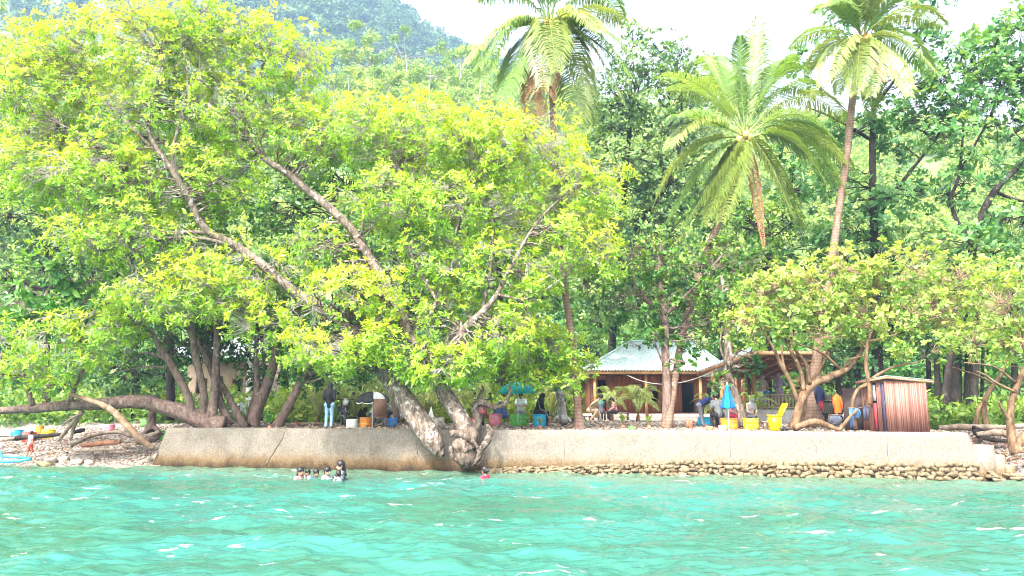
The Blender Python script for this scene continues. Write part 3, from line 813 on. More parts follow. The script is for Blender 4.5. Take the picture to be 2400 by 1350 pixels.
for (a, b_, t, bo, kind) in op:
    x0, x1 = px2x(a, HD), px2x(b_, HD); z1, z0 = P(a, t, HD).z, (zf + .01 if kind == 'door' else P(a, bo, HD).z)
    fr = MB(); w = .07
    for (cx, cz, sx_, sz_) in ((x0 - w / 2, (z0 + z1) / 2, w, z1 - z0), (x1 + w / 2, (z0 + z1) / 2, w, z1 - z0), ((x0 + x1) / 2, z1 + w / 2, x1 - x0 + 2 * w, w)):
        fr.box((cx, HD - .05, cz), (sx_, .05, sz_))
    if kind == 'window': fr.box(((x0 + x1) / 2, HD - .05, z0 - w / 2), (x1 - x0 + 2 * w, .05, w))
    if kind == 'door':
        f = fr.build("door", FRAME, house)
        dr = MB(); hw = (x1 - x0) * .42                       # leaf swung inwards
        dr.box((x0 + .03, HD + .05 + hw, (z0 + z1) / 2), (.04, hw * 2, z1 - z0 - .02)); dr.build("door_leaf", FRAME, f)
    else:
        f = fr.build("window", FRAME, house)
        p_ = MB()
        zz = z1 - .28
        p_.box(((x0 + x1) / 2, HD + .10, zz + .1), (x1 - x0 - .01, .02, .34)); p_.build("curtain", CURT, f)
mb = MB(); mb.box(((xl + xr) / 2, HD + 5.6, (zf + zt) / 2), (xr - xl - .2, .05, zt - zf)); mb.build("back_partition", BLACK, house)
# porch posts and eave beam
ED = 45.2
ze = P(1500, 868, ED).z
el_, er_ = P(1369, 870, ED).x, P(1705, 870, ED).x
for px in (1394, 1514, 1572, 1641, 1690):
    mb = MB(); x_ = px2x(px, ED + .4); mb.box((x_, ED + .4, (zf + ze) / 2 - .05), (.16, .16, ze - zf)); mb.build("post", WOODO, house)
mb = MB(); mb.box(((el_ + er_) / 2, ED, ze - .11), (er_ - el_, .07, .24)); mb.box((el_, ED + 4.7, ze - .11), (.07, 9.3, .24))
mb.build("fascia_board", WOODO, house)
mb = MB(); mb.box(((el_ + er_) / 2, ED + 4.6, ze - .02), (er_ - el_ - .1, 9.0, .05)); mb.build("ceiling", WOODG, house)
pk1, pk2 = P(1478, 801, 49.6), P(1622, 806, 49.6)
pk2 = Vector((pk2.x, 49.6, pk1.z))
a, b_, c, d = Vector((el_ - .1, ED - .15, ze)), Vector((er_ + .1, ED - .15, ze)), Vector((er_ + .1, 54.4, ze)), Vector((el_ - .1, 54.4, ze))
mb = MB(); corrugated(mb, a, b_, pk2, pk1, 46, .035); corrugated(mb, c, d, pk1, pk2, 46, .035); corrugated(mb, d, a, pk1, pk1 + Vector((0.01, 0.01, 0)), 46, .035); corrugated(mb, b_, c, pk2, pk2 + Vector((0.01, 0, 0)), 46, .035)
rf = mb.build("roof", TIN, house, smooth=True)
mb = MB(); mb.tube([tuple(a + Vector((0, 0, .05))), tuple(pk1 + Vector((0, 0, .05)))], .07, 6); mb.tube([tuple(pk1 + Vector((0, 0, .05))), tuple(pk2 + Vector((0, 0, .05)))], .07, 6); mb.tube([tuple(b_ + Vector((0, 0, .05))), tuple(pk2 + Vector((0, 0, .05)))], .07, 6)
mb.build("ridge_cap", TIN, rf)
# things on the porch wall and clutter
WHITE = mat("white_paint", (0.72, 0.71, 0.68), rough=.6)
tag(MB().lathe([(.02, -.02), (.22, 0), (.17, .04), (.1, .12), (.0, .13)], tuple(P(1495, 905, HD - .12)), 14).build("straw_hat", mat("straw", (0.6, .5, .32), (0.7, .6, .42), scale=20)), "pale round hat hanging on the plank wall of the wooden house", "hat")
for k, px in enumerate((1412, 1421, 1434, 1446)):
    pass
mb = MB(); mb.tube([tuple(P(1422, 925, HD - .3)), tuple(P(1424, 968, HD - .5))], .02, 5); mb.box(tuple(P(1424, 966, HD - .5)), (.3, .08, .12)); tag(mb.build("broom", WOODG), "broom leaning on the plank wall between the porch posts", "broom")
# rope line sagging under the eave
mb = MB(); A_, B_ = P(1470, 879, 44.6), P(1668, 872, 34.0)
pts = [A_ + (B_ - A_) * t + Vector((0, 0, -.55 * 4 * t * (1 - t))) for t in np.linspace(0, 1, 14)]
mb.tube(pts, .018, 5); tag(mb.build("cable", mat("cable_pale", (.6, .57, .5))), "pale cable sagging from the house eave to the veranda", "cable")

# ------------------------------------------------------------------ open veranda beside the house
ver = thing("veranda", "open wooden veranda on a concrete base, with railing and bare purlins under its roof", "veranda", tuple(P(1810, 985, 33)))
vz = P(1800, 961, 33).z
x0, x1 = P(1768, 960, 33).x, P(1905, 960, 33).x
CEM = mat("plain_cement", (0.30, 0.28, 0.26), (0.44, 0.42, 0.40), rough=.9, scale=5, bump=.3)
MB().box(((x0 + x1) / 2, 36.2, (vz + 1.0) / 2), (x1 - x0, 6.4, vz - 1.0)).build("base", CEM, ver)
zr = P(1800, 925, 33).z
mb = MB()
mb.box(((x0 + x1) / 2, 33.1, zr), (x1 - x0, .12, .07)); mb.box(((x0 + x1) / 2, 33.1, vz + .1), (x1 - x0, .07, .06))
for k in range(17):
    mb.box((x0 + .07 + (x1 - x0 - .14) * k / 16, 33.1, (zr + vz) / 2 + .02), (.075, .03, zr - vz - .1))
mb.build("railing", WOODG, ver)
FB, BB = 30.6, 37.6
zfr, zbk = P(1800, 826, FB).z, P(1800, 882, BB).z
for px, d in ((1671, 35), (1732, 33.2), (1767, 33.0), (1797, 37.2), (1893, 33.0), (1755, 37.3), (1872, 37.3)):
    x_ = P(px, 900, d).x; f = (d - FB) / (BB - FB); top = zfr + (zbk - zfr) * f - .06
    zb_ = vz if px > 1766 else gz(x_, d) - .05
    MB().box((x_, d, (zb_ + top) / 2), (.15, .15, top - zb_)).build("post", WOODP, ver)
xa, xb = P(1758, 826, FB).x, P(1935, 826, FB).x
mb = MB()
for k in range(9):
    f = (k + .3) / 9.0; d = FB + (BB - FB) * f
    mb.box(((xa + xb) / 2 + .2, d, zfr + (zbk - zfr) * f - .09), (xb - xa, .09, .12))
for k in range(5):
    x_ = xa + (xb - xa) * (k + .1) / 4.2
    mb.beam((x_, FB + .1, zfr - .2), (x_, BB, zbk - .2), .08, .10)
mb.build("purlin", mat("purlin_wood", (0.26, 0.12, 0.07), (0.38, 0.20, 0.13), rough=.7, scale=4), ver)
mb = MB(); corrugated(mb, (xa - .1, FB - .3, zfr + .03), (xb, FB - .3, zfr + .03), (xb, BB + .4, zbk - .01), (xa - .1, BB + .4, zbk - .01), 22, .03)
# lower lean-to wing to the left, its sheet tilted towards the sea
l0, l1 = P(1632, 872, 31.5), P(1757, 826, 30.4); h0, h1 = P(1690, 846, 35), P(1764, 812, 34)
corrugated(mb, l0, l1, h1, h0, 18, .03)
rf = mb.build("roof", TINW, ver, smooth=True)
mb = MB(); mb.beam(l0 + Vector((0, -.05, -.09)), l1 + Vector((0, -.05, -.09)), .05, .16); mb.box(((xa + xb) / 2, FB - .34, zfr - .06), (xb - xa, .04, .15)); mb.build("fascia_board", WOODP, rf)
mb = MB(); p_ = P(1801, 856, 33.5); mb.ball(tuple(p_), .09, 10, 7); mb.lathe([(.03, .05), (.03, .16)], tuple(p_), 8); mb.build("light_bulb", WHITE, ver)

# ------------------------------------------------------------------ striped plank shed at the right
shed = thing("bathing_shed", "small shed of narrow reddish planks with a slanting roof, on the sea wall", "shed", tuple(P(2100, 1012, 22.9)))
SH = [mat("shed_plank_%s" % n, c, c2, rough=.6, scale=3, stretch=(6, 6, .4)) for n, c, c2 in (("pink", (.25, .115, .085), (.28, .135, .10)), ("rust", (.16, .06, .045), (.19, .075, .055)), ("pale", (.29, .155, .12), (.33, .185, .145)))]
A = P(2083, 1011, 23.35); B = P(2180, 1013, 22.75); C = P(2026, 1010, 24.7)
zb = TOPZ + .0
zA, zB, zC = P(2083, 884, 23.35).z, P(2172, 893, 22.75).z, P(2026, 896, 24.7).z
def plank_face(p0, p1, z0, z1, n, parent, skip=()):
    rg = np.random.default_rng(int(p0.x * 100) % 1000)
    mbs = [MB(), MB(), MB()]
    d = (p1 - p0); d.z = 0
    a = math.atan2(d.y, d.x)
    for k in range(n):
        if any(s0 <= (k + .5) / n <= s1 for s0, s1 in skip): continue
        c = p0 + d * ((k + .5) / n)
        zt_ = z0 + (z1 - z0) * (k + .5) / n
        mbs[[0, 1, 2, 1][k % 4] if rg.random() > .3 else int(rg.integers(0, 3))].box((c.x, c.y, (zb + zt_) / 2), (d.length / n * .94, .03 + .012 * (k % 2), zt_ - zb), rz=a)
    for k, m in enumerate(mbs):
        if m.n: m.build("plank_panel", SH[k], parent)
plank_face(A, B, zA - .10, zB - .06, 46, shed)
plank_face(C, A, zC - .12, zA - .10, 30, shed, skip=((.42, .62), (.80, .97)))
inner = MB()
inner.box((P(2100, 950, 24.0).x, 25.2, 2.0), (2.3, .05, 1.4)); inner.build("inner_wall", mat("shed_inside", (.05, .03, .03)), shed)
dv = (A - C)
def at_left(t): return C + dv * t
mb = MB(); p0_, p1_ = at_left(.43), at_left(.61); mb.beam((p0_.x, p0_.y + .05, zb + .45), (p1_.x, p1_.y + .05, zb + .45), .03, .85); mb.build("door", mat("door_red", (.22, .02, .03), (.30, .04, .05), rough=.5, scale=4), shed)
mb = MB(); mb.beam((p0_.x, p0_.y + .06, zb + 1.2), (p1_.x, p1_.y + .06, zb + 1.2), .02, .5); mb.build("curtain", mat("curtain_blue", (.45, .52, .58), (.62, .66, .7), scale=9), shed)
mb = MB(); p0_, p1_ = at_left(.81), at_left(.96); mb.beam((p0_.x, p0_.y + .05, zb + .75), (p1_.x, p1_.y + .05, zb + .75), .03, 1.45); mb.build("door_panel", mat("door_dark", (.03, .03, .06), (.06, .05, .09)), shed)
mb = MB()
o = Vector((0, 0, .03))
r0, r1, r2 = Vector((C.x - .22, C.y - .1, zC)), Vector((A.x - .02, A.y - .14, zA + .02)), Vector((B.x + .18, B.y - .12, zB + .0))
r3 = r2 + (C - A) * 1.0
corr = MB(); 
vs = [tuple(v + Vector((0, 0, z))) for z in (0, .035) for v in (r0, r1, r2, Vector((r2.x + .1, C.y + .3, zC)))]
corr.add(vs, [(3, 2, 1, 0), (4, 5, 6, 7), (0, 1, 5, 4), (1, 2, 6, 5), (2, 3, 7, 6), (3, 0, 4, 7)]); corr.build("roof", mat("shed_roof", (.10, .14, .14), (.2, .25, .24), rough=.5, scale=3), shed)
mb.beam(r0 - o * 1.2, r1 - o * 1.2, .03, .06); mb.beam(r1 - o * 1.2, r2 - o * 1.2, .03, .06); mb.build("roof_beam", mat("beam_rust", (.36, .13, .07), (.45, .19, .11)), shed)

# ------------------------------------------------------------------ cream house half hidden on the left
CREAM = mat("cream_plaster", (0.52, 0.36, 0.24), (0.64, 0.48, 0.34), rough=.85, scale=3)
hl = thing("cream_house", "cream plastered house half hidden behind the leaning dark trees", "house", tuple(P(530, 985, 43)))
D = 43.0
za, zb2, zt_ = P(500, 985, D).z, P(500, 940, D).z, P(500, 845, D).z
x0, x1 = P(438, 900, D).x, P(592, 900, D).x
MB().box(((x0 + x1) / 2, D + 2.5, (za - .3 + zt_) / 2), (x1 - x0, 5, zt_ - za + .3)).build("wall", CREAM, hl)
mb = MB(); mb.box((P(513, 900, D).x, D - .04, (zb2 + P(0, 882, D).z) / 2), (.42, .06, P(0, 882, D).z - zb2)); mb.build("door", mat("door_maroon", (.16, .05, .05), (.22, .08, .07)), hl)
for px in (472, 556):
    f = MB().box((P(px, 900, D).x, D - .03, P(0, 905, D).z), (.62, .05, .9)).build("window", FRAME, hl)
    MB().box((P(px, 900, D).x, D - .065, P(0, 905, D).z), (.48, .02, .76)).build("pane", BLACK, f)
MB().lathe([(.2, 0), (.17, .1), (.17, zt_ - za - .3), (.22, zt_ - za)], (P(584, 900, D - 1.4).x, D - 1.4, za), 12).build("column", mat("column_white", (.6, .58, .54), (.7, .68, .64)), hl)
mb = MB(); corrugated(mb, (x0 - .8, D - 2.0, zt_ + .05), (x1 + .8, D - 2.0, zt_ + .05), (x1 + .8, D + 2.5, zt_ + 1.6), (x0 - .8, D + 2.5, zt_ + 1.6), 30, .03); mb.build("roof", TINW, hl, smooth=True)
tag(MB().box(tuple(P(528, 972, 37.5)), (1.7, 1.0, 1.3), rz=.1).box(tuple(P(528, 972, 37.5) + Vector((0, 0, .69))), (1.8, 1.1, .08), rz=.1).build("cement_tank", mat("tank_cement", (.52, .46, .42), (.66, .60, .56), rough=.9, scale=4, bump=.3)), "pale square cement water tank in front of the cream house", "water tank")
mb = MB(); corrugated(mb, P(563, 992, 36), P(590, 992, 36), P(590, 943, 36), P(563, 943, 36), 8, .02); tag(mb.build("metal_sheet", mat("zinc", (.32, .36, .40), (.45, .48, .52), rough=.4)), "grey corrugated metal sheet standing upright beside the cream house", "sheet")
# bamboo fence, cloth, plank bench row
mb = MB(); rg = np.random.default_rng(3)
for k in range(46):
    x_ = P(905 + k * 3.2, 960, 36.5).x; z0 = gz(x_, 36.5)
    mb.box((x_, 36.5 + rg.normal(0, .01), z0 + .75), (.055, .03, 1.5 + rg.normal(0, .05)))
mb.box((P(978, 960, 36.4).x, 36.46, 2.5), (3.1, .03, .05)); mb.box((P(978, 960, 36.4).x, 36.46, 1.7), (3.1, .03, .05))
tag(mb.build("slat_fence", WOODG), "weathered upright slat fence behind the parked motorbikes and umbrella", "fence")
def cloth(name, label, px0, px1, pyt, pyb, d, m, folds=5, amp=.05, cat="cloth", flare=1.0, group=None):
    mb = MB(); n, r_ = 24, 8; V = []
    for i in range(r_ + 1):
        t = i / r_
        for k in range(n + 1):
            u = k / n
            px = (px0 + px1) / 2 + (px1 - px0) * (u - .5) * (1 + (flare - 1) * t)
            p_ = P(px, pyt + (pyb - pyt) * t, d)
            V.append((p_.x, p_.y + amp * math.sin(u * folds * 6.28 + 1.5 * t) * (.4 + .6 * t), p_.z + .02 * math.sin(u * 5 + 2) * t))
    q = [(i * (n + 1) + k, i * (n + 1) + k + 1, (i + 1) * (n + 1) + k + 1, (i + 1) * (n + 1) + k) for i in range(r_) for k in range(n)]
    mb.add(V, np.array(q))
    o = mb.build(name, m, smooth=True)
    sm = o.modifiers.new("thickness", 'SOLIDIFY'); sm.thickness = .012
    return tag(o, label, cat, group)
PINKC = mat("cloth_pink", (.55, .33, .30), (.66, .45, .42), rough=.95, scale=5)
mb = MB(); mb.tube([P(888, 938, 33.0), P(948, 940, 33.0)], .012, 5); mb.tube([P(888, 938, 33.0), G(888, 988)], .025, 6); mb.tube([P(948, 940, 33.0), G(948, 988)], .025, 6)
tag(mb.build("clothes_line", WOODG), "clothes line on two thin poles behind the blue tub", "clothes line")
cloth("hanging_cloth", "pale white cloth hanging behind the black and white umbrella", 894, 909, 940, 984, 33, mat("cloth_white", (.62, .56, .54), (.72, .68, .66), rough=.95, scale=5), 2)
cloth("hanging_cloth", "dusty pink cloth hanging on the line beside the brown chair", 907, 924, 940, 984, 33, PINKC, 2)
cloth("hanging_cloth", "striped pale pink cloth hanging on the line nearest the leaning trunk", 925, 945, 941, 984, 33, mat("cloth_blush", (.66, .52, .50), (.5, .3, .3), rough=.95, scale=3, stretch=(8, 1, .2)), 3)
mb = MB()
for k in range(5): mb.box(tuple(P(140, 960 + k * 8, 38.0)), (1.5, .16, .05))
for px in (116, 163): mb.beam(P(px, 956, 38.08), P(px, 1000, 38.08), .06, .08)
tag(mb.build("plank_rack", mat("plank_grey", (.46, .41, .37), (.6, .55, .5), rough=.9, scale=5)), "grey rack of horizontal planks behind the yellow tub on the beach", "rack")
# dark picket fence right of the veranda
mb = MB(); rg = np.random.default_rng(8)
for k in range(30):
    p_ = P(1906 + k * 3.6, 985, 33.5); mb.box((p_.x, 33.5, 1.3 + .62), (.05, .03, 1.25 + rg.normal(0, .06)))
mb.box((P(1960, 980, 33.5).x, 33.45, 1.75), (2.2, .03, .05)); mb.box((P(1960, 980, 33.5).x, 33.45, 2.3), (2.2, .03, .05))
tag(mb.build("picket_fence", BARKD), "dark picket fence behind the hanging orange garment", "fence")
# ------------------------------------------------------------------ the two trees leaning out over the wall
tree("leaning_tree", "yellow green tree whose thick trunk leans left from the wall, left of its twin", "tree",
     [[(1037, 1068, 24.1, 12), (1028, 1056, 24.2, 34), (1005, 1020, 24.3, 51.0), (955, 945, 24.6, 49.5), (900, 868, 25.0, 39.5), (850, 800, 25.2, 31.4), (790, 745, 25.3, 28.7), (700, 690, 25.4, 26.0), (640, 640, 25.4, 23.3), (560, 580, 25.3, 20.5), (480, 535, 25.1, 18.4), (440, 460, 24.9, 16.4), (395, 385, 24.8, 13.7), (350, 310, 24.7, 10.3), (360, 220, 24.7, 6.8), (380, 120, 24.8, 4.1)],
      [(420, 425, 24.9, 10.9), (405, 360, 24.6, 9.6), (420, 290, 24.5, 6.8), (440, 200, 24.4, 4.8), (430, 110, 24.4, 2.8)],
      [(350, 470, 25.2, 9.6), (335, 410, 25.2, 8.2), (290, 385, 25.0, 6.2), (220, 330, 24.8, 4.8), (140, 290, 24.5, 2.8)],
      [(395, 385, 24.8, 9.6), (300, 290, 25.0, 6.8), (230, 220, 25.2, 4.8), (170, 130, 25.2, 2.8)],
      [(560, 580, 25.3, 10.9), (480, 560, 25.0, 8.2), (380, 560, 24.6, 6.2), (290, 600, 24.4, 4.1)],
      [(500, 545, 25.2, 10.9), (420, 545, 24.9, 9.6), (340, 550, 24.5, 6.8), (240, 590, 24.2, 4.1)],
      [(640, 640, 25.4, 9.6), (590, 690, 24.9, 5.5), (565, 760, 24.7, 3.4)],
      [(900, 868, 25, 18.3), (912, 780, 25.1, 13.7), (905, 700, 25.2, 9.6), (880, 620, 25.1, 6.2)]],
     [(330, 110, 250, 110, 25.2, 2.6, .8, .1), (110, 230, 150, 140, 25.5, 2.2, .9, .1), (420, 250, 200, 150, 25.3, 2.6, .8, .05), (90, 400, 140, 110, 25.5, 2.2, .9), (250, 420, 190, 120, 24.8, 2.4, .8), (330, 560, 190, 90, 24.8, 2.2, .6),
      (470, 430, 150, 120, 25.5, 2.2, .7), (560, 640, 160, 80, 24.8, 2.0, .7, .05), (430, 690, 170, 70, 24.2, 1.8, .75, .1), (200, 560, 110, 60, 24.4, 1.6, .4, .1), (60, 130, 100, 90, 25.5, 1.6, .6), (480, 60, 160, 70, 25.6, 2.0, .8), (820, 700, 140, 100, 24.0, 1.5, 1, .08), (790, 820, 120, 70, 23.7, 1.3, 1.1, .05), (880, 790, 60, 60, 23.6, .9, .9, 0), (620, 760, 90, 80, 24.4, 1.4, .4)],
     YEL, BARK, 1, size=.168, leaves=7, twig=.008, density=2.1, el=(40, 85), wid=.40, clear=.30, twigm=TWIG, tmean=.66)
tree("leaning_tree", "yellow green tree with a forked trunk leaning left, just right of its twin", "tree",
     [[(1098, 1030, 24.0, 38.6), (1085, 990, 24.2, 38.6), (1050, 935, 24.5, 35.5), (1025, 890, 24.7, 29.7), (995, 830, 24.9, 27.4), (962, 785, 25.0, 26.0), (928, 715, 25.2, 24.6), (898, 655, 25.4, 22.6), (868, 605, 25.5, 20.5), (830, 545, 25.6, 20.5), (780, 495, 25.7, 19.2), (720, 445, 25.8, 17.8), (672, 405, 25.8, 16.4), (625, 375, 25.9, 15.0), (590, 335, 25.9, 11.6), (572, 290, 25.9, 8.9), (566, 250, 25.9, 6.8), (600, 190, 25.9, 4.8), (640, 100, 25.9, 2.8)],
      [(1030, 900, 24.6, 25.4), (1070, 800, 24.3, 20.5), (1090, 770, 24.2, 20.5), (1130, 732, 24.0, 16.4), (1165, 690, 23.9, 12.3), (1200, 620, 24.0, 8.9), (1260, 520, 24.2, 6.2), (1340, 440, 24.4, 4.1)],
      [(1000, 760, 24.6, 11.6), (1025, 705, 24.4, 10.3), (1045, 650, 24.4, 8.2), (1060, 570, 24.5, 5.5), (1100, 450, 24.8, 3.4)],
      [(1025, 705, 24.4, 8.9), (1010, 680, 24.5, 7.5), (975, 620, 24.6, 6.2), (945, 540, 24.8, 4.1)],
      [(835, 560, 25.6, 8.2), (850, 540, 25.2, 6.2), (858, 480, 25.0, 4.8), (930, 400, 25.0, 2.8)],
      [(625, 375, 25.9, 8.2), (610, 330, 25.6, 5.5), (640, 280, 25.6, 3.4), (640, 200, 25.6, 2.1)],
      [(570, 265, 25.9, 6.2), (540, 210, 25.6, 4.8), (480, 170, 25.4, 2.8)],
      [(1165, 690, 23.9, 8.2), (1240, 700, 23.7, 5.5), (1320, 650, 23.7, 3.4)],
      [(1130, 732, 24.0, 8.9), (1150, 620, 24.4, 6.8), (1160, 500, 24.7, 4.1)]],
     [(860, 310, 130, 100, 25.8, 2.2, .8, .05), (1010, 330, 170, 115, 25.4, 2.4, .9, .1), (1190, 350, 170, 105, 25.0, 2.4, .95, .15), (1350, 450, 120, 95, 24.8, 2.0, .95, .15), (1080, 500, 210, 100, 25.2, 2.4, .8), (1320, 570, 130, 90, 24.6, 2.0, .85, .1), (1150, 630, 180, 80, 24.4, 2.0, .7, .02), (930, 480, 150, 100, 25.4, 2.2, .75), (720, 330, 120, 110, 26.0, 2.0, .7),
      (640, 160, 140, 140, 26.0, 2.2, .75, .08), (560, 330, 80, 120, 26.2, 1.6, .5), (1050, 750, 130, 90, 24.9, 1.6, .6), (1000, 860, 90, 55, 23.7, 1.0, 1, -.02), (1090, 850, 80, 60, 23.6, 1.0, .9, -.02), (940, 820, 50, 50, 23.7, .8, .8), (1180, 780, 90, 70, 23.6, 1.1, .8, .05), (1420, 610, 60, 60, 24.4, 1.1, .6, .08), (1250, 690, 60, 50, 24.0, 1.0, .7), (730, 590, 90, 90, 26.0, 1.6, .5, -.1), (1000, 610, 130, 70, 25.2, 1.6, .5, -.08)],
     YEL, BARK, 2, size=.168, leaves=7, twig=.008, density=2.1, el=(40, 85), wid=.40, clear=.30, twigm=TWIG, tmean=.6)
tree("roadside_tree", "low bushy yellow green tree with a pale rooty trunk left of the house", "tree",
     [[(1316, 985, 28.4, 30), (1316, 962, 28.4, 20), (1313, 920, 28.4, 18), (1305, 870, 28.2, 15), (1280, 800, 28, 10), (1250, 730, 27.8, 6)], [(1310, 900, 28.4, 10), (1345, 850, 28.2, 8), (1350, 780, 28.0, 4)],
      [(1316, 970, 28.4, 12), (1300, 982, 28.2, 8), (1292, 990, 28, 4)], [(1316, 970, 28.4, 12), (1332, 982, 28.3, 8), (1340, 990, 28.2, 4)]],
     [(1255, 830, 120, 80, 26.2, 1.3, 1.1, .12), (1190, 770, 110, 70, 27, 1.4, 1, .05), (1285, 820, 45, 70, 26, 1.0, 1, .1), (1385, 850, 30, 40, 26.2, .7, .7, .1), (1335, 890, 48, 36, 25.6, .7, 1.1, .15), (1180, 870, 80, 42, 26.8, 1.1, .9, .05), (1270, 890, 70, 26, 26, .8, .9, .1)],
     YEL, BARKW, 3, size=.2, leaves=8, density=1.2, tmean=.52, twigm=TWIG)
tree("slender_tree", "slender reddish bare stem rising behind the big leaning trunk", "tree",
     [[(930, 985, 29.5, 15), (918, 880, 29.5, 15), (908, 800, 29.3, 13), (905, 740, 29.0, 9), (890, 640, 28.8, 5)]], [(880, 640, 90, 80, 28.8, 1.3, .7, -.1), (960, 720, 80, 60, 29, 1.2, .6, -.1)], MID, BARKR, 4, size=.25)

# ------------------------------------------------------------------ the fallen trunk and the multi stemmed trees on the left
tree("fallen_tree", "old tree with a long fallen trunk lying level over the pebble beach", "tree",
     [[(525, 1002, 27.3, 50.4), (490, 988, 27.3, 40.3), (430, 965, 27.3, 37.0), (370, 950, 27.2, 31.9), (310, 940, 27.0, 30.2), (240, 945, 26.9, 27.7), (170, 948, 26.8, 23.5), (100, 955, 26.7, 21.0), (20, 962, 26.6, 16.8), (-60, 965, 26.6, 12.6)],
      [(495, 990, 27.3, 28.6), (500, 935, 27.3, 20.2), (506, 860, 27.2, 16.8), (510, 760, 27.0, 14.3), (505, 690, 26.9, 10.9), (490, 620, 26.8, 6.7)],
      [(480, 975, 27.3, 20.2), (478, 920, 27.1, 16.8), (462, 850, 26.9, 16.8), (448, 770, 26.8, 14.3), (437, 720, 26.7, 11.8), (420, 640, 26.6, 7.6)],
      [(455, 990, 27.2, 18.5), (440, 930, 27.1, 17.6), (420, 890, 27.0, 17.6), (395, 845, 26.8, 16.8), (375, 815, 26.7, 14.3), (355, 780, 26.5, 8.4), (300, 740, 26.3, 5.0)],
      [(395, 845, 26.8, 6.7), (340, 828, 26.6, 5.9), (280, 862, 26.4, 3.4)], [(388, 862, 26.8, 5.9), (340, 860, 26.6, 4.2), (270, 872, 26.4, 2.5)],
      [(540, 995, 27.6, 18.5), (520, 950, 27.7, 16.8), (505, 900, 27.7, 15.1), (480, 830, 27.7, 12.6), (450, 770, 27.7, 7.6)],
      [(78, 950, 26.6, 11.8), (62, 900, 26.4, 10.9), (45, 850, 26.3, 8.4), (20, 800, 26.2, 5.9)], [(165, 940, 26.7, 12.6), (180, 895, 26.6, 10.9), (196, 860, 26.5, 8.4), (190, 800, 26.4, 5.0)]],
     [(90, 800, 120, 80, 26.0, 1.6, .75, .05), (230, 770, 120, 70, 26.0, 1.6, .8, .15), (340, 720, 120, 70, 26.2, 1.6, .75, .1), (460, 650, 110, 70, 26.6, 1.6, .6), (40, 870, 80, 45, 25.9, 1.2, .9, .08), (190, 850, 60, 40, 26, 1.1, .8, .08), (110, 905, 60, 30, 25.9, .9, .8), (280, 800, 70, 50, 26, 1.1, .7), (530, 700, 90, 70, 26.6, 1.3, .7, .12)],
     YEL, BARKR, 5, size=.2, leaves=8, density=1.2, tmean=.54, twigm=TWIG)
tree("clustered_tree", "dark leaved tree with several red brown stems fanning from one base behind the sea wall", "tree",
     [[(590, 1003, 28.2, 28.6), (600, 965, 28.2, 28.6), (622, 915, 28.2, 23.5), (640, 855, 28.1, 20.2), (648, 800, 28.0, 15.1), (650, 720, 28.0, 10.1), (655, 600, 28.0, 5.0)],
      [(605, 965, 28.2, 16.8), (603, 900, 28.2, 14.3), (600, 830, 28.1, 12.6), (604, 760, 28.0, 9.2), (600, 660, 28, 5.0)],
      [(612, 940, 28.2, 11.8), (618, 880, 28.3, 8.4), (616, 800, 28.3, 6.7)],
      [(575, 1003, 27.9, 18.5), (555, 965, 27.8, 16.8), (535, 930, 27.8, 14.3), (510, 880, 27.9, 12.6), (480, 800, 28, 7.6)],
      [(578, 985, 28.6, 10.1), (596, 920, 28.8, 8.4), (596, 860, 28.8, 5.9)]],
     [(560, 790, 150, 90, 28.8, 1.8, .9, -.05), (650, 700, 130, 110, 28.8, 1.8, .9), (480, 740, 120, 90, 29.2, 1.7, .8), (640, 870, 90, 50, 29.2, 1.4, .6), (420, 800, 110, 80, 29.4, 1.6, .8, -.1)],
     MID, BARKR, 6, size=.25, leaves=8, density=.95, tmean=.42)
tree("clustered_tree", "stout reddish trunk leaning right above the potted seedling on the wall", "tree",
     [[(648, 1003, 28.0, 25.2), (672, 960, 28.0, 21.8), (700, 905, 28.0, 18.5), (722, 860, 28.0, 16.0), (745, 800, 28.1, 10.9), (770, 720, 28.2, 6.7)]],
     [(760, 770, 110, 90, 28.6, 1.6, .8), (720, 880, 70, 50, 28.6, 1.2, .6, -.05), (820, 870, 80, 40, 27.4, 1.1, .9, .08), (860, 770, 80, 70, 28.8, 1.2, .7)],
     MID, BARKR, 7, size=.24, leaves=8, tmean=.45)
tree("sea_almond_tree", "low spreading tree with big glossy bright green leaves at the left edge of the beach", "tree",
     [[(-40, 1000, 29.5, 26), (-20, 900, 29.2, 22), (30, 800, 28.8, 16), (90, 720, 28.4, 10), (130, 650, 28.2, 6)], [(0, 850, 29, 10), (-40, 740, 28.6, 7)], [(60, 760, 28.6, 9), (180, 720, 28.2, 6), (230, 660, 28, 3)]],
     [(80, 700, 120, 90, 28.0, 1.8, .9, .1), (190, 640, 110, 80, 28.0, 1.6, .9, .12), (10, 780, 80, 80, 28, 1.4, .9), (240, 730, 90, 60, 28.2, 1.4, .8)],
     BRIGHT, BARK, 8, size=.32, leaves=8, wid=.46, tmean=.5, el=(45, 88))
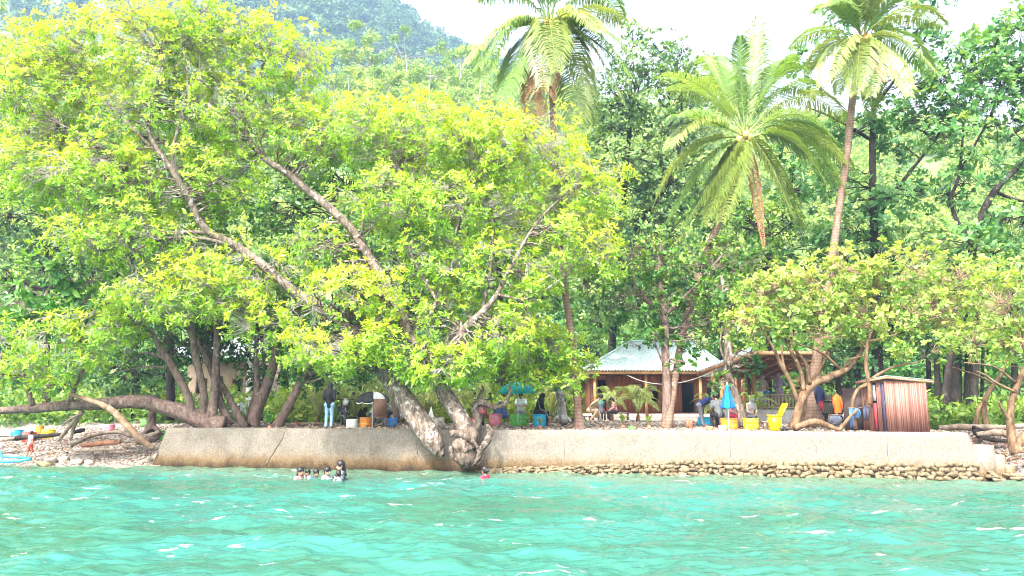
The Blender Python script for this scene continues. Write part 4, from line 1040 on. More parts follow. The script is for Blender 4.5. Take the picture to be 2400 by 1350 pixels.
for k, (lab, blobs, stems, m, sz) in enumerate([
    ("dark evergreen tree standing behind the fallen trunk at the left edge", [(70, 500, 130, 110, 36, 2.6), (170, 600, 130, 100, 36, 2.6), (60, 640, 120, 90, 37, 2.4), (10, 380, 70, 90, 37, 2)], [[(110, 980, 36.5, 20), (108, 800, 36.5, 16), (108, 560, 36.3, 12), (112, 420, 36.2, 6)]], DARK, .27),
    ("dark evergreen tree with small leaves between the fallen trunk and the cream house", [(300, 560, 130, 110, 37, 2.6), (330, 700, 130, 90, 36, 2.4), (280, 850, 120, 80, 35, 1.8), (380, 880, 80, 60, 35, 1.5)], [[(318, 985, 36, 20), (316, 800, 36, 16), (310, 620, 36.5, 12), (305, 500, 37, 6)]], DARK, .26),
    ("dense green tree filling the middle behind the two leaning trunks", [(800, 380, 150, 120, 34, 2.8), (720, 560, 140, 120, 34, 2.6, 1, .05), (900, 600, 150, 130, 34, 2.6), (650, 470, 100, 110, 34.5, 2.4), (1010, 720, 140, 90, 33.5, 2.2), (860, 760, 130, 90, 33.5, 2.2)], [[(850, 980, 34, 20), (846, 850, 34, 17), (830, 650, 34, 12), (810, 450, 34, 6)]], MID, .27),
    ("broad green tree behind the yellow crown, right of the dense middle tree", [(1120, 420, 160, 110, 35, 2.6), (1200, 560, 150, 110, 35, 2.6), (1090, 620, 130, 100, 34.5, 2.4), (1280, 680, 110, 100, 35, 2.2), (1180, 780, 130, 80, 34.5, 2.0)], [[(1180, 985, 35, 20), (1182, 850, 35, 16), (1170, 650, 35, 12), (1150, 480, 35, 6)]], MID, .27),
    ("green tree behind the upper left of the yellow crown", [(200, 330, 160, 120, 33, 2.6), (380, 350, 150, 130, 33, 2.6), (520, 420, 120, 120, 33, 2.4), (240, 480, 150, 100, 33, 2.4), (440, 560, 140, 100, 33, 2.2)], [[(400, 985, 33, 20), (398, 800, 33, 17), (380, 560, 33, 12), (340, 380, 33, 6)]], MID, .27)]):
    tree("evergreen_tree", lab, "tree", stems, blobs, m, BARKD, 20 + k, size=sz, leaves=7, density=.8, tmean=.45, quad=True, wid=.42, twig=.014)

# ------------------------------------------------------------------ trees of the right half
tree("fig_tree", "tall dense bluish green tree between the two left coconut palms", "tree",
     [[(1430, 968, 58, 20), (1435, 800, 57, 18), (1450, 600, 52, 18), (1480, 250, 47, 10)], [(1455, 580, 51, 12), (1580, 400, 46, 8), (1600, 200, 46, 4)]],
     [(1510, 150, 110, 70, 46, 3), (1420, 250, 100, 90, 46, 3), (1570, 260, 120, 110, 46, 3.2), (1450, 400, 130, 110, 46, 3.2), (1580, 430, 120, 110, 46, 3), (1500, 560, 150, 90, 46, 3), (1560, 660, 110, 80, 46, 2.6), (1400, 560, 80, 100, 45, 2.4), (1640, 190, 70, 70, 47, 2.4), (1480, 90, 40, 40, 47, 1.4, .6), (1590, 110, 40, 45, 47, 1.4, .6), (1420, 680, 110, 90, 44, 2.4, .9, -.05)],
     DARK, BARKD, 30, size=.34, leaves=7, density=1.3, tmean=.66, quad=True, wid=.45, twig=.016)
tree("sea_almond_tree", "tall tree with big round leaves and dark tiered branches behind the right coconut palm", "tree",
     [[(2060, 985, 35, 30), (2056, 800, 35, 24), (2050, 560, 35, 19), (2045, 330, 35, 14), (2055, 150, 35, 8), (2070, 20, 35, 4)], [(2048, 520, 35, 12), (2120, 420, 35, 9), (2190, 330, 35, 6), (2240, 250, 35, 3)], [(2045, 330, 35, 9), (1960, 280, 35, 6), (1890, 250, 35, 3)], [(2050, 250, 35, 8), (2140, 130, 35, 6), (2200, 40, 35, 3)]],
     [(2120, 40, 120, 50, 35, 2.2, .8, -.1), (1960, 60, 60, 50, 35, 1.8, .6, -.1), (2190, 110, 90, 50, 35, 2, .7, -.1), (1910, 130, 60, 60, 35.5, 1.8, .5), (2120, 200, 110, 60, 35, 2.2, .75), (2000, 300, 120, 60, 35, 2, .7, -.05), (1900, 420, 110, 70, 35.5, 2.2, .85), (2080, 470, 130, 70, 35, 2.2, .7), (1990, 560, 130, 70, 35, 2, .9), (1850, 330, 70, 60, 36, 2, .8), (2140, 330, 100, 60, 35, 2, .75)],
     TERM, BARKD, 31, size=.33, leaves=8, density=1.25, tmean=.42, wid=.5, quad=True, el=(50, 88), twig=.016)
tree("sea_almond_tree", "tall tree with big round leaves reaching the top right corner, its dark limbs leaning right", "tree",
     [[(2240, 985, 33, 28), (2236, 850, 33, 24), (2260, 700, 33, 20), (2290, 540, 33, 18), (2330, 450, 33, 15), (2400, 380, 33, 10), (2480, 300, 33, 5)], [(2280, 580, 33, 11), (2230, 480, 33, 9), (2250, 400, 33, 7), (2260, 250, 33, 4)], [(2330, 450, 33, 9), (2390, 470, 33, 7), (2450, 470, 33, 4)], [(2250, 400, 33, 6), (2330, 250, 33, 5), (2360, 100, 33, 3)]],
     [(2350, 130, 100, 90, 33, 2.2, .95, .05), (2390, 30, 60, 60, 33.5, 1.8, .9), (2290, 220, 110, 80, 33, 2.2, .9, .05), (2380, 300, 110, 80, 33, 2, .9), (2220, 320, 90, 60, 33, 2, .8, .05), (2300, 400, 110, 50, 33, 1.8, .7), (2390, 520, 100, 90, 32.5, 1.8, .9), (2230, 450, 100, 45, 33, 1.8, .6), (2440, 180, 80, 120, 33, 1.8, .9), (2300, 90, 80, 60, 34, 1.8, .8), (2280, 170, 110, 80, 34, 2, .9), (2340, 240, 90, 70, 34, 1.8, .9), (2160, 260, 100, 60, 34.5, 2, .8), (2210, 220, 70, 60, 34, 1.8, .8), (2250, 560, 90, 50, 32, 1.6, .7, .1)],
     TERM, BARKD, 32, size=.33, leaves=8, density=1.25, tmean=.52, wid=.5, quad=True, el=(50, 88), twig=.016)
tree("round_leaf_tree", "dense round leaved tree with a smooth red brown trunk in front of the house", "tree",
     [[(1564, 1000, 27.0, 30), (1563, 970, 27.0, 24), (1562, 900, 27.1, 20), (1560, 820, 27.2, 18), (1558, 740, 27.3, 15), (1545, 640, 27.4, 9), (1550, 560, 27.4, 5)], [(1560, 760, 27.2, 10), (1500, 680, 27.2, 7), (1470, 620, 27.2, 4)], [(1558, 740, 27.3, 10), (1640, 660, 27.6, 7), (1690, 600, 27.6, 4)], [(1562, 870, 27.1, 6), (1545, 830, 27, 5), (1530, 790, 27, 3)]],
     [(1510, 600, 100, 70, 27.4, 1.6, .9, .1), (1620, 640, 120, 80, 27.8, 1.7, .9), (1480, 700, 100, 80, 27.4, 1.6, .9, -.05), (1580, 730, 110, 70, 27.5, 1.6, .9, -.05), (1700, 600, 100, 70, 28.4, 1.6, .8), (1520, 790, 70, 40, 27, 1.1, .8, -.05), (1640, 800, 70, 45, 27.2, 1.1, .7, .05), (1600, 850, 35, 25, 26.8, .7, .7, .1), (1690, 720, 90, 70, 28, 1.5, .8, .05)],
     MID, BARKR, 33, size=.17, leaves=10, density=.9, tmean=.55, wid=.72, el=(35, 90), up=.4)
tree("beach_hibiscus", "wide lime green tree with an arching tan trunk beside the yellow bin", "tree",
     [[(1858, 1008, 24.3, 22.2), (1868, 975, 24.3, 20.0), (1880, 935, 24.4, 19.2), (1905, 900, 24.5, 18.5), (1940, 885, 24.6, 17.8), (1975, 870, 24.6, 15.5), (2000, 850, 24.6, 10.4), (2040, 790, 24.7, 6.7), (2090, 720, 24.8, 3.7)],
      [(1872, 945, 24.4, 11.1), (1850, 890, 24.3, 9.6), (1828, 850, 24.2, 8.9), (1812, 815, 24.1, 6.7), (1780, 760, 24, 3.7)], [(1885, 915, 24.4, 11.1), (1876, 870, 24.6, 10.4), (1852, 820, 24.7, 8.1), (1830, 770, 24.8, 4.4)], [(1898, 900, 24.4, 9.6), (1888, 850, 24.3, 8.1), (1862, 815, 24.2, 6.7), (1850, 740, 24.2, 3.7)],
      [(1840, 870, 24.2, 6.7), (1833, 830, 24.3, 5.2), (1838, 800, 24.3, 3.0)], [(1870, 1005, 24.5, 11.8), (1885, 960, 24.8, 10.4), (1892, 910, 25, 8.9), (1930, 850, 25.2, 6.7), (1950, 780, 25.3, 3.7)], 
      [(1862, 1005, 24.1, 16.3), (1885, 995, 24.0, 14.8), (1915, 988, 24.0, 14.8), (1945, 1000, 24.0, 11.8), (1968, 1006, 24.0, 8.9), (1985, 985, 23.9, 7.4), (2010, 960, 23.8, 5.2)],
      [(1975, 870, 24.6, 6.7), (1930, 830, 24.4, 5.2), (1890, 812, 24.2, 3.7), (1850, 805, 24, 2.2)], [(1975, 870, 24.6, 6.7), (1990, 845, 24.4, 5.2), (2030, 832, 24.2, 3.0)]],
     [(1850, 700, 130, 90, 24.6, 1.7, .9, .05), (1960, 650, 120, 80, 24.8, 1.7, .9, .1), (1750, 760, 90, 60, 24.4, 1.4, .8, .05), (1900, 780, 120, 50, 24.2, 1.4, .6), (2030, 740, 100, 80, 24.6, 1.5, .7, .05), (1925, 715, 70, 80, 24.6, 1.1, .9, .08), (1780, 680, 80, 60, 25, 1.4, .8)],
     LIME, BARKT, 34, size=.16, leaves=10, density=1.35, tmean=.6, wid=.6, el=(35, 90), up=.35, twigm=TWIGT, sub=.028)
tree("beach_hibiscus", "lime green tree with tangled bare tan branches arching over the plank shed", "tree",
     [[(2005, 1005, 24.4, 10.4), (1998, 950, 24.3, 9.6), (2010, 915, 24.2, 8.9), (2032, 900, 24.1, 8.9), (2055, 880, 24.0, 7.4), (2100, 858, 23.8, 5.2), (2150, 850, 23.6, 3.0)], [(2040, 950, 24.0, 11.8), (2038, 905, 24.0, 10.4), (2030, 860, 24.1, 8.9), (2034, 800, 24.2, 8.1), (2050, 760, 24.3, 6.7), (2085, 690, 24.4, 3.7)], [(2034, 820, 24.2, 5.9), (2000, 780, 24.4, 4.4), (1980, 720, 24.4, 2.2)], [(2034, 800, 24.2, 5.9), (2080, 790, 24.0, 4.4), (2140, 770, 23.8, 3.0), (2200, 740, 23.6, 2.2)]],
     [(2100, 640, 120, 80, 24.4, 1.6, .9, .1), (2080, 770, 110, 50, 24, 1.3, .55), (2180, 720, 110, 80, 24, 1.5, .7, .05), (2160, 820, 100, 40, 23.4, 1.1, .45), (2230, 650, 100, 70, 24.4, 1.5, .8, .05)],
     LIME, BARKT, 35, size=.16, leaves=10, density=1.35, tmean=.6, wid=.6, el=(35, 90), up=.35, twigm=TWIGT, sub=.028)
tree("beach_hibiscus", "green tree with pale crooked stems growing on the pebble beach right of the steps", "tree",
     [[(2385, 1062, 22.2, 30), (2372, 1030, 22.3, 20), (2368, 980, 22.4, 15), (2375, 930, 22.5, 14), (2390, 890, 22.6, 11), (2410, 840, 22.7, 6)], [(2380, 1050, 22.3, 20), (2410, 1010, 22.2, 16), (2450, 960, 22.2, 8)], [(2368, 990, 22.4, 9), (2350, 960, 22.3, 7), (2340, 940, 22.2, 4)], [(2380, 920, 22.5, 7), (2340, 900, 22.3, 6), (2310, 880, 22.2, 5), (2290, 870, 22.1, 3)], [(2385, 900, 22.6, 6), (2330, 860, 22.4, 4), (2260, 850, 22.2, 3)]],
     [(2350, 720, 110, 90, 22.8, 1.5, .7, .05), (2270, 790, 100, 60, 22.6, 1.3, .5), (2380, 830, 70, 60, 22.4, 1.2, .5), (2390, 640, 80, 60, 23.2, 1.4, .8)],
     LIME, BARKT, 36, size=.16, leaves=10, density=1.2, tmean=.55, wid=.6, el=(35, 90), up=.35, twigm=TWIGT, sub=.025)
tree("beach_hibiscus", "slender forked tan tree between the shed and the beach logs", "tree",
     [[(2310, 1000, 26.2, 15), (2306, 960, 26.2, 11), (2312, 930, 26.2, 10), (2325, 905, 26.2, 10), (2345, 880, 26.1, 8), (2370, 820, 26, 4)], [(2288, 1002, 26.2, 12), (2292, 965, 26.2, 9), (2305, 940, 26.2, 8), (2322, 908, 26.2, 7)], [(2330, 900, 26.2, 6), (2290, 880, 26, 5), (2230, 860, 25.8, 3)]],
     [(2340, 800, 80, 60, 26, 1.3, .6), (2270, 720, 90, 60, 26, 1.3, .6)], LIME, BARKT, 37, size=.17, leaves=10, tmean=.5, wid=.6, el=(35, 90), sub=.02)
tree("mottled_tree", "pale mottled trunk hung with vines beside the closed blue umbrella", "tree",
     [[(1742, 1000, 26.6, 24), (1738, 970, 26.6, 19), (1722, 925, 26.7, 20), (1710, 890, 26.8, 21), (1707, 850, 26.8, 21), (1706, 800, 26.9, 18), (1700, 720, 27, 12), (1690, 640, 27.2, 6)], [(1706, 850, 26.8, 8), (1740, 810, 26.6, 6), (1760, 770, 26.4, 4)], [(1706, 860, 26.6, 7), (1690, 820, 26.4, 5), (1690, 770, 26.4, 3)]],
     [(1690, 680, 90, 60, 27, 1.4, .6), (1690, 900, 22, 40, 26.5, .5, .8, -.1), (1740, 860, 35, 45, 26.5, .6, .5, -.1), (1770, 850, 20, 30, 26.4, .5, .8, -.2)], MID, BARK, 38, size=.2, leaves=8, wid=.5, tmean=.45)
for k, (lab, blobs, stems, m, sz) in enumerate([
    ("leafy green tree behind the palm with the orange coconuts", [(1800, 520, 130, 90, 38, 2.6, 1, .1), (1760, 640, 130, 80, 37, 2.4), (1880, 600, 120, 80, 38, 2.4), (1700, 500, 90, 90, 39, 2.4)], [[(1800, 980, 38, 18), (1802, 800, 38, 15), (1800, 560, 38, 9)]], MID, .28),
    ("leafy green tree behind the lime tree, its crown full of round leaves", [(2020, 620, 130, 80, 36, 2.4, 1, .15), (2120, 580, 110, 70, 36, 2.2, .7, .1), (1940, 720, 130, 90, 35, 2.2), (2060, 760, 130, 80, 35, 2.2)], [[(2010, 985, 36, 18), (2010, 850, 36, 15), (2015, 700, 36, 9)]], MID, .26),
    ("dark leafy tree at the right edge behind the beach trees", [(2330, 640, 130, 90, 32, 2.2), (2400, 760, 110, 100, 31, 2), (2260, 740, 110, 80, 32, 2, .7)], [[(2380, 1000, 31.5, 18), (2376, 850, 31.5, 14), (2350, 700, 32, 9)]], MID, .26),
    ("dense green tree behind the left of the tin roof", [(1400, 740, 90, 70, 52, 3, 1, .1), (1460, 700, 100, 80, 56, 3, 1, .1), (1350, 820, 90, 60, 50, 2.4, 1, .1)], [[(1400, 970, 53, 12), (1400, 850, 53, 10), (1410, 740, 53, 6)]], MID, .42),
    ("dense green tree behind the right of the tin roof", [(1600, 720, 110, 80, 57, 3), (1700, 770, 100, 70, 56, 3, 1, .1), (1800, 860, 110, 70, 47, 2.6, 1, .2), (1790, 740, 90, 70, 56, 3), (1880, 920, 90, 60, 46, 2.4, 1, .3)], [[(1690, 970, 57, 12), (1690, 850, 57, 10), (1690, 760, 57, 6)]], MID, .42),
    ("dark tree behind the picket fence and hanging clothes", [(1930, 850, 100, 70, 34.6, 2, 1, -.1), (2020, 830, 90, 70, 35, 2, 1, -.1), (1960, 930, 90, 60, 36, 2, .8, .15)], [[(1970, 985, 35, 20), (1968, 900, 35, 16), (1965, 830, 35, 10)]], DARK, .26)]):
    tree("evergreen_tree", lab, "tree", stems, blobs, m, BARKD, 50 + k, size=sz, leaves=7, density=.85, tmean=.5, quad=True, wid=.5, twig=.014)
# dark slim trunks of the grove behind the shed
rg = np.random.default_rng(99)
for k, (px, w, d, lean) in enumerate([(2196, 14, 33, 4), (2214, 8, 36, 0), (2222, 16, 30, -14), (2246, 16, 34, 2), (2268, 17, 33, 0), (2284, 18, 31.5, -4), (2176, 12, 35, 3), (2303, 9, 36, -2)]):
    tree("grove_tree", "slim dark trunked tree of the shady grove behind the plank shed", "tree",
         [[(px + lean, 1000, d, w * 1.2), (px + lean * .5, 940, d, w), (px, 870, d, w * .9), (px - lean, 780, d, w * .6), (px - lean, 700, d, w * .3)]],
         [(px + rg.uniform(-20, 20), rg.uniform(770, 830), 60, 45, d, 1.6, .8, -.1), (px, 700, 60, 50, d, 1.6, .6)], DARK, BARKD, 70 + k, size=.27, leaves=7, quad=True, wid=.5, group="slim dark trunks of the grove behind the shed")
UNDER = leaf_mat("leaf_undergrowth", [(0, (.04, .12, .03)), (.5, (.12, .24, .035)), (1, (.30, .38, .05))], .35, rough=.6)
def undergrowth(name, label, cols, d0, d1, n, size, m, h=1.0, seed=1, tm=.5):
    rg = np.random.default_rng(seed); mb, ti = MB(), []
    px = rg.uniform(cols[0], cols[1], n); d = rg.uniform(d0, d1, n)
    pos = np.array([tuple(P(a, 950, b_)) for a, b_ in zip(px, d)])
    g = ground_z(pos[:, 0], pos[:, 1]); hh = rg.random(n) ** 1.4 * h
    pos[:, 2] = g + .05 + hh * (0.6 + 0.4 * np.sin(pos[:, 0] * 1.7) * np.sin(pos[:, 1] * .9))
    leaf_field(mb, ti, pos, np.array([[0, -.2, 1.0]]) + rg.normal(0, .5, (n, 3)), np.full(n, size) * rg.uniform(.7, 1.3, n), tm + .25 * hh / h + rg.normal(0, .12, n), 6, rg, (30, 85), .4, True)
    return tag(mb.build(name, m, attr=np.concatenate(ti)), label, "undergrowth", kind="stuff")
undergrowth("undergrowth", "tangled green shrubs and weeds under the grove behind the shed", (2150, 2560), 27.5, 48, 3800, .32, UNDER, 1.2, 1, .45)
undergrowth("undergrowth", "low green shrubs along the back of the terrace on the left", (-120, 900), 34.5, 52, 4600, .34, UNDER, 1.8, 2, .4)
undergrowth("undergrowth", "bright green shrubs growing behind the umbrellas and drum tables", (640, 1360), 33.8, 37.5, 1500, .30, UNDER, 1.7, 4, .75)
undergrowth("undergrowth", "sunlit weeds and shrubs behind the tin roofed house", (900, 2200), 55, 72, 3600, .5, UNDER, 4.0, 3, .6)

# ------------------------------------------------------------------ coconut palms
def frond(mb, ti, base, ctrl, tip, rg, n=84, ll=.98, wide=.064, tint=.5, droop=.55, dead=False):
    base, ctrl, tip = (np.array(tuple(v), float) for v in (base, ctrl, tip))
    t = np.linspace(0, 1, 16)[:, None]
    arch = np.array([0, 0, .085 * np.linalg.norm(tip - base)])
    cv = (1 - t) ** 2 * base + 2 * t * (1 - t) * ctrl + t ** 2 * tip + np.sin(t * math.pi) * arch
    mb.tube(cv, np.linspace(.035, .006, 16), 5)
    ti.append(np.full(15 * 5 + 10, min(tint + .25, 1)))
    L = np.linalg.norm(np.diff(cv, axis=0), axis=1).sum()
    s = np.linspace(.16, .995, n)
    tt = s[:, None]
    p = (1 - tt) ** 2 * base + 2 * tt * (1 - tt) * ctrl + tt ** 2 * tip + np.sin(tt * math.pi) * arch
    tg = nrm(2 * (1 - tt) * (ctrl - base) + 2 * tt * (tip - ctrl) + np.cos(tt * math.pi) * math.pi * arch)
    up = np.array([0, 0, 1.0])
    side = np.cross(tg, up); ln = np.linalg.norm(side, axis=1, keepdims=True)
    flat = np.cross(nrm(ctrl - base), nrm(tip - ctrl)); 
    side = np.where(ln > .25, side / np.maximum(ln, 1e-6), nrm(side + np.array([.3, .05, 0])))
    prof = np.sin(np.clip(s * 1.02, 0, 1) * math.pi * .86 + .28) ** .7
    for sg in (-1, 1):
        le = ll * prof[:, None] * rg.uniform(.85, 1.1, (n, 1)) * (L / 4.2) ** .5
        d0 = nrm(side * sg * .95 + tg * .55 + up * .12 + rg.normal(0, .07, (n, 3)))
        d1 = nrm(side * sg * (.55 if not dead else .25) + tg * .45 - up * droop + rg.normal(0, .09, (n, 3)))
        a = p + rg.normal(0, .004, (n, 3)); m1 = a + d0 * le * .5; e_ = m1 + d1 * le * .6
        w = wide * np.ones((n, 1))
        wv = nrm(np.cross(d0, np.cross(side * sg, tg)) + tg * .8)
        pts = np.stack([a - wv * w * .35, a + wv * w * .35, m1 + wv * w * .5, m1 - wv * w * .5, e_ + wv * w * .08, e_ - wv * w * .08], 1).reshape(-1, 3)
        i = np.arange(n)[:, None] * 6
        mb.add(pts, [np.vstack([i + np.array([[0, 1, 2, 3]]), i + np.array([[3, 2, 4, 5]])])])
        tv = np.clip(tint + rg.normal(0, .1, n), 0, 1); ti.append(np.concatenate([tv, tv]))
def palm(label, trunk, crown, d, tips, barkm, seed, nuts=0, nutm=None, length=4.3, ll=.98, n=84, spath=True):
    rg = np.random.default_rng(seed)
    S = stem_pts(trunk); t = thing("coconut_palm", label, "palm tree", S[0][:3], group="tall coconut palms")
    sp = spline(S, 6); mb = MB(); mb.tube(sp[:, :3], sp[:, 3] * (1 + .03 * np.sin(np.arange(len(sp)) * 2.1)), 10, .03, rg); mb.build("trunk", barkm, t, smooth=True)
    C = P(*crown, d)
    ex = []
    for (tx, ty, cx, cy, kind) in tips:
        if kind not in 'bB' and rg.random() < .65: ex.append((tx + rg.normal(0, 26), ty + rg.normal(0, 30), cx + rg.normal(0, 14), cy + rg.normal(0, 12), 'd' if rg.random() < .5 else kind))
    for (tx, ty, cx, cy, kind) in list(tips) + ex:
        Lp = math.hypot(W(tx - crown[0], d), W(ty - crown[1], d))
        off = math.sqrt(max(length ** 2 - Lp ** 2, 0.2)) * .62
        sgn = -1 if (ty > crown[1] and rg.random() < .75) else (1 if rg.random() < .6 else -1)
        tip = P(tx, ty, d + sgn * off); ctrl = P(cx, cy, d + sgn * off * .45)
        f, ti = MB(), []
        m, tn, dr = {'g': (FROND, .5, .6), 'y': (FRONDY, .5, .6), 'b': (FRONDB, .4, 1.2), 'B': (FRONDB, .45, .8), 'd': (FROND, .28, .6), 'l': (FROND, .8, .6)}[kind]
        ang = rg.uniform(0, 6.28)
        frond(f, ti, C + Vector((math.cos(ang) * .08, math.sin(ang) * .08, rg.uniform(-.1, .15))), ctrl, tip, rg, n=n, ll=ll * (.38 if kind == 'b' else 1), tint=tn, droop=dr, dead=kind == 'b')
        f.build("frond", m, t, attr=np.concatenate(ti))
    sh = MB()
    for k in range(9):
        a = k * .7; q = C + Vector((math.cos(a) * .28, math.sin(a) * .28, .35)); sh.tube([tuple(C + Vector((0, 0, -.25))), tuple(C + Vector((math.cos(a) * .15, math.sin(a) * .15, .05))), tuple(q)], [.05, .04, .012], 5)
    sh.build("flower_stalks", mat("stalk_orange", (.50, .22, .06), (.62, .36, .12), scale=9), t)
    for k in range(nuts):
        a = k * 2.4 + seed; q = C + Vector((math.cos(a) * rg.uniform(.18, .34), math.sin(a) * .3 - .12, rg.uniform(-.32, -.02)))
        MB().ball((0, 0, 0), .13, 10, 8, (1, 1, 1.2)).build("coconut", nutm, t, local=True).location = q - Vector(ORG[t.name])
    return t
ORG_N = mat("coconut_orange", (.55, .30, .05), (.66, .42, .09), rough=.45, scale=6); YEL_N = mat("coconut_yellow", (.52, .42, .10), (.62, .52, .16), rough=.45, scale=6); GRN_N = mat("coconut_green", (.34, .36, .08), (.46, .45, .14), rough=.45, scale=6)
palm("tall coconut palm at the centre with one hanging brown dead frond beside its trunk",
     [(1358, 1005, 26.4, 34), (1356, 985, 26.4, 21), (1350, 900, 26.4, 17), (1338, 780, 26.4, 16), (1320, 650, 26.5, 17), (1305, 480, 26.6, 16), (1297, 300, 26.7, 15), (1292, 180, 26.8, 15), (1290, 70, 26.8, 18)],
     (1288, 62), 26.8,
     [(1118, -2, 1205, -30, 'd'), (1092, 150, 1170, 58, 'l'), (1128, 200, 1165, 62, 'g'), (1180, 240, 1225, 90, 'd'), (1242, 305, 1250, 95, 'B'), (1268, 275, 1268, 100, 'B'), (1305, 170, 1285, 45, 'y'), (1395, 285, 1345, 85, 'l'), (1355, 325, 1350, 130, 'y'), (1465, 245, 1380, 90, 'l'), (1478, 180, 1395, 60, 'g'), (1405, 75, 1360, 20, 'l'), (1458, 45, 1385, -50, 'd'),
      (1350, -170, 1310, -80, 'd'), (1230, -170, 1270, -90, 'd'), (1290, -190, 1290, -90, 'd'), (1170, -90, 1230, -60, 'd'), (1410, -90, 1340, -70, 'd')], BARKPR, 1, 3, GRN_N, ll=1.05)
palm("coconut palm with the lowest crown and a hanging brown frond, before the house",
     [(1560, 1003, 26.9, 30), (1568, 975, 26.9, 21), (1580, 900, 27.3, 17), (1597, 800, 28.2, 16), (1625, 690, 28.9, 18), (1658, 590, 29.2, 18), (1690, 505, 29.4, 18), (1725, 410, 29.4, 18), (1745, 330, 29.4, 22)],
     (1745, 322), 29.4,
     [(1562, 212, 1650, 220, 'g'), (1568, 345, 1620, 280, 'l'), (1538, 458, 1600, 345, 'l'), (1562, 520, 1650, 400, 'd'), (1620, 560, 1690, 380, 'y'), (1690, 520, 1725, 400, 'y'), (1888, 532, 1795, 360, 'y'), (1945, 450, 1870, 310, 'g'), (1985, 385, 1890, 295, 'l'), (1982, 280, 1880, 200, 'l'), (1895, 165, 1830, 150, 'd'), (1735, 85, 1735, 200, 'd'), (1775, 80, 1765, 190, 'g'), (1855, 140, 1810, 160, 'd'),
      (1672, 150, 1700, 200, 'g'), (1640, 215, 1690, 160, 'l'), (1790, 575, 1765, 390, 'b'), (1915, 225, 1850, 180, 'd'), (1960, 330, 1870, 240, 'g'), (1690, 130, 1720, 220, 'd')], BARKP, 2, 6, YEL_N, ll=1.05)
palm("coconut palm with orange coconuts and a bare slanting trunk at the right",
     [(1905, 1000, 28.5, 56), (1904, 960, 28.5, 42), (1908, 900, 28.5, 28), (1925, 760, 28.6, 19), (1948, 620, 28.8, 18), (1965, 500, 29, 17), (1985, 360, 29.2, 17), (1998, 235, 29.4, 17), (2018, 100, 29.5, 20)],
     (2020, 95), 29.5,
     [(1852, 115, 1925, 62, 'g'), (1890, 172, 1940, 95, 'l'), (1928, 200, 1965, 110, 'l'), (2005, 222, 2020, 115, 'y'), (2040, 225, 2050, 120, 'y'), (2132, 225, 2090, 110, 'l'), (2195, 170, 2110, 80, 'l'), (2212, 62, 2120, 25, 'y'), (2015, -80, 2010, 0, 'y'), (1935, -60, 1975, -20, 'g'), (2105, -60, 2060, -30, 'l'), (1915, 20, 1960, 10, 'g'), (2150, 5, 2090, -10, 'g'), (2060, -90, 2040, -20, 'g'), (2075, 190, 2050, 150, 'b')], BARKP, 3, 8, ORG_N, ll=.95)
# low palms and seedlings
def low_palm(label, px, py, d, h, nf, L, m='g', seed=0, name="young_palm", trunk=.35, ll=.5, wide=.032, n=30, z=None):
    rg = np.random.default_rng(seed)
    b0 = P(px, py, d); b0.z = gz(b0.x, b0.y) if z is None else z
    t = thing(name, label, "palm", tuple(b0))
    MB().tube([tuple(b0 - Vector((0, 0, .05))), tuple(b0 + Vector((0, 0, trunk * .5))), tuple(b0 + Vector((.02, 0, trunk)))], [.5 * h * .12, .4 * h * .12, .3 * h * .12], 8).build("trunk", BARKT, t)
    C = b0 + Vector((.02, 0, trunk))
    for k in range(nf):
        a = k * 2.4 + rg.uniform(-.3, .3); r_ = L * rg.uniform(.55, 1.0); e_ = rg.uniform(.12, .95)
        tip = C + Vector((math.cos(a) * r_ * (1.25 - .5 * e_), math.sin(a) * r_ * (1.25 - .5 * e_), h * e_ * .7)); ctrl = C + Vector((math.cos(a) * r_ * .35, math.sin(a) * r_ * .35, h * (.45 + .5 * e_)))
        f, ti = MB(), []
        frond(f, ti, C, ctrl, tip, rg, n=n, ll=ll, wide=wide, tint={'g': .75, 'y': .85, 'd': .45}[m] + rg.normal(0, .12))
        f.build("frond", {'g': FROND, 'y': FROND if k % 3 else FRONDY, 'd': FROND}[m], t, attr=np.concatenate(ti))
    return t
low_palm("young coconut palm with arching yellow fronds behind the woman on the wall", 745, 990, 30.5, 1.9, 11, 2.0, 'y', 1)
low_palm("young coconut palm with green fronds between the woman and the umbrella", 830, 985, 31.0, 2.0, 12, 2.1, 'g', 2)
low_palm("young coconut palm behind the black and white umbrella", 880, 985, 34, 3.0, 12, 2.3, 'y', 3)
low_palm("young coconut palm with pale fronds between the two leaning trunks", 1000, 985, 31.5, 2.2, 12, 2.0, 'y', 4)
low_palm("young coconut palm with wide fronds behind the closed white umbrella", 1120, 985, 32.0, 2.1, 12, 2.3, 'y', 5)
low_palm("young coconut palm behind the seated woman in black", 1290, 982, 33.5, 1.8, 11, 1.9, 'y', 6)
low_palm("bushy feathery palm clump in front of the house porch", 1495, 983, 36.5, 1.9, 24, 1.45, 'g', 7, "feather_palm", ll=.5, n=30)
low_palm("smaller feathery palm clump beside the seated trio", 1432, 980, 38.5, 1.9, 16, 1.2, 'g', 8, "feather_palm", ll=.45, n=30)
low_palm("green fern palm left of the closed blue umbrella", 1668, 985, 30, 1.25, 12, 1.25, 'g', 9, "fern_palm", ll=.28, n=30)
low_palm("dark green fern palm right of the closed blue umbrella", 1765, 990, 28.5, 1.25, 12, 1.15, 'd', 10, "fern_palm", ll=.28, n=30)
low_palm("fan of dead and green palm fronds showing in the yellow crown", 1172, 790, 27.5, .7, 12, .9, 'd', 11, "screw_pine", ll=.35, z=P(1172, 780, 27.5).z, trunk=.2)
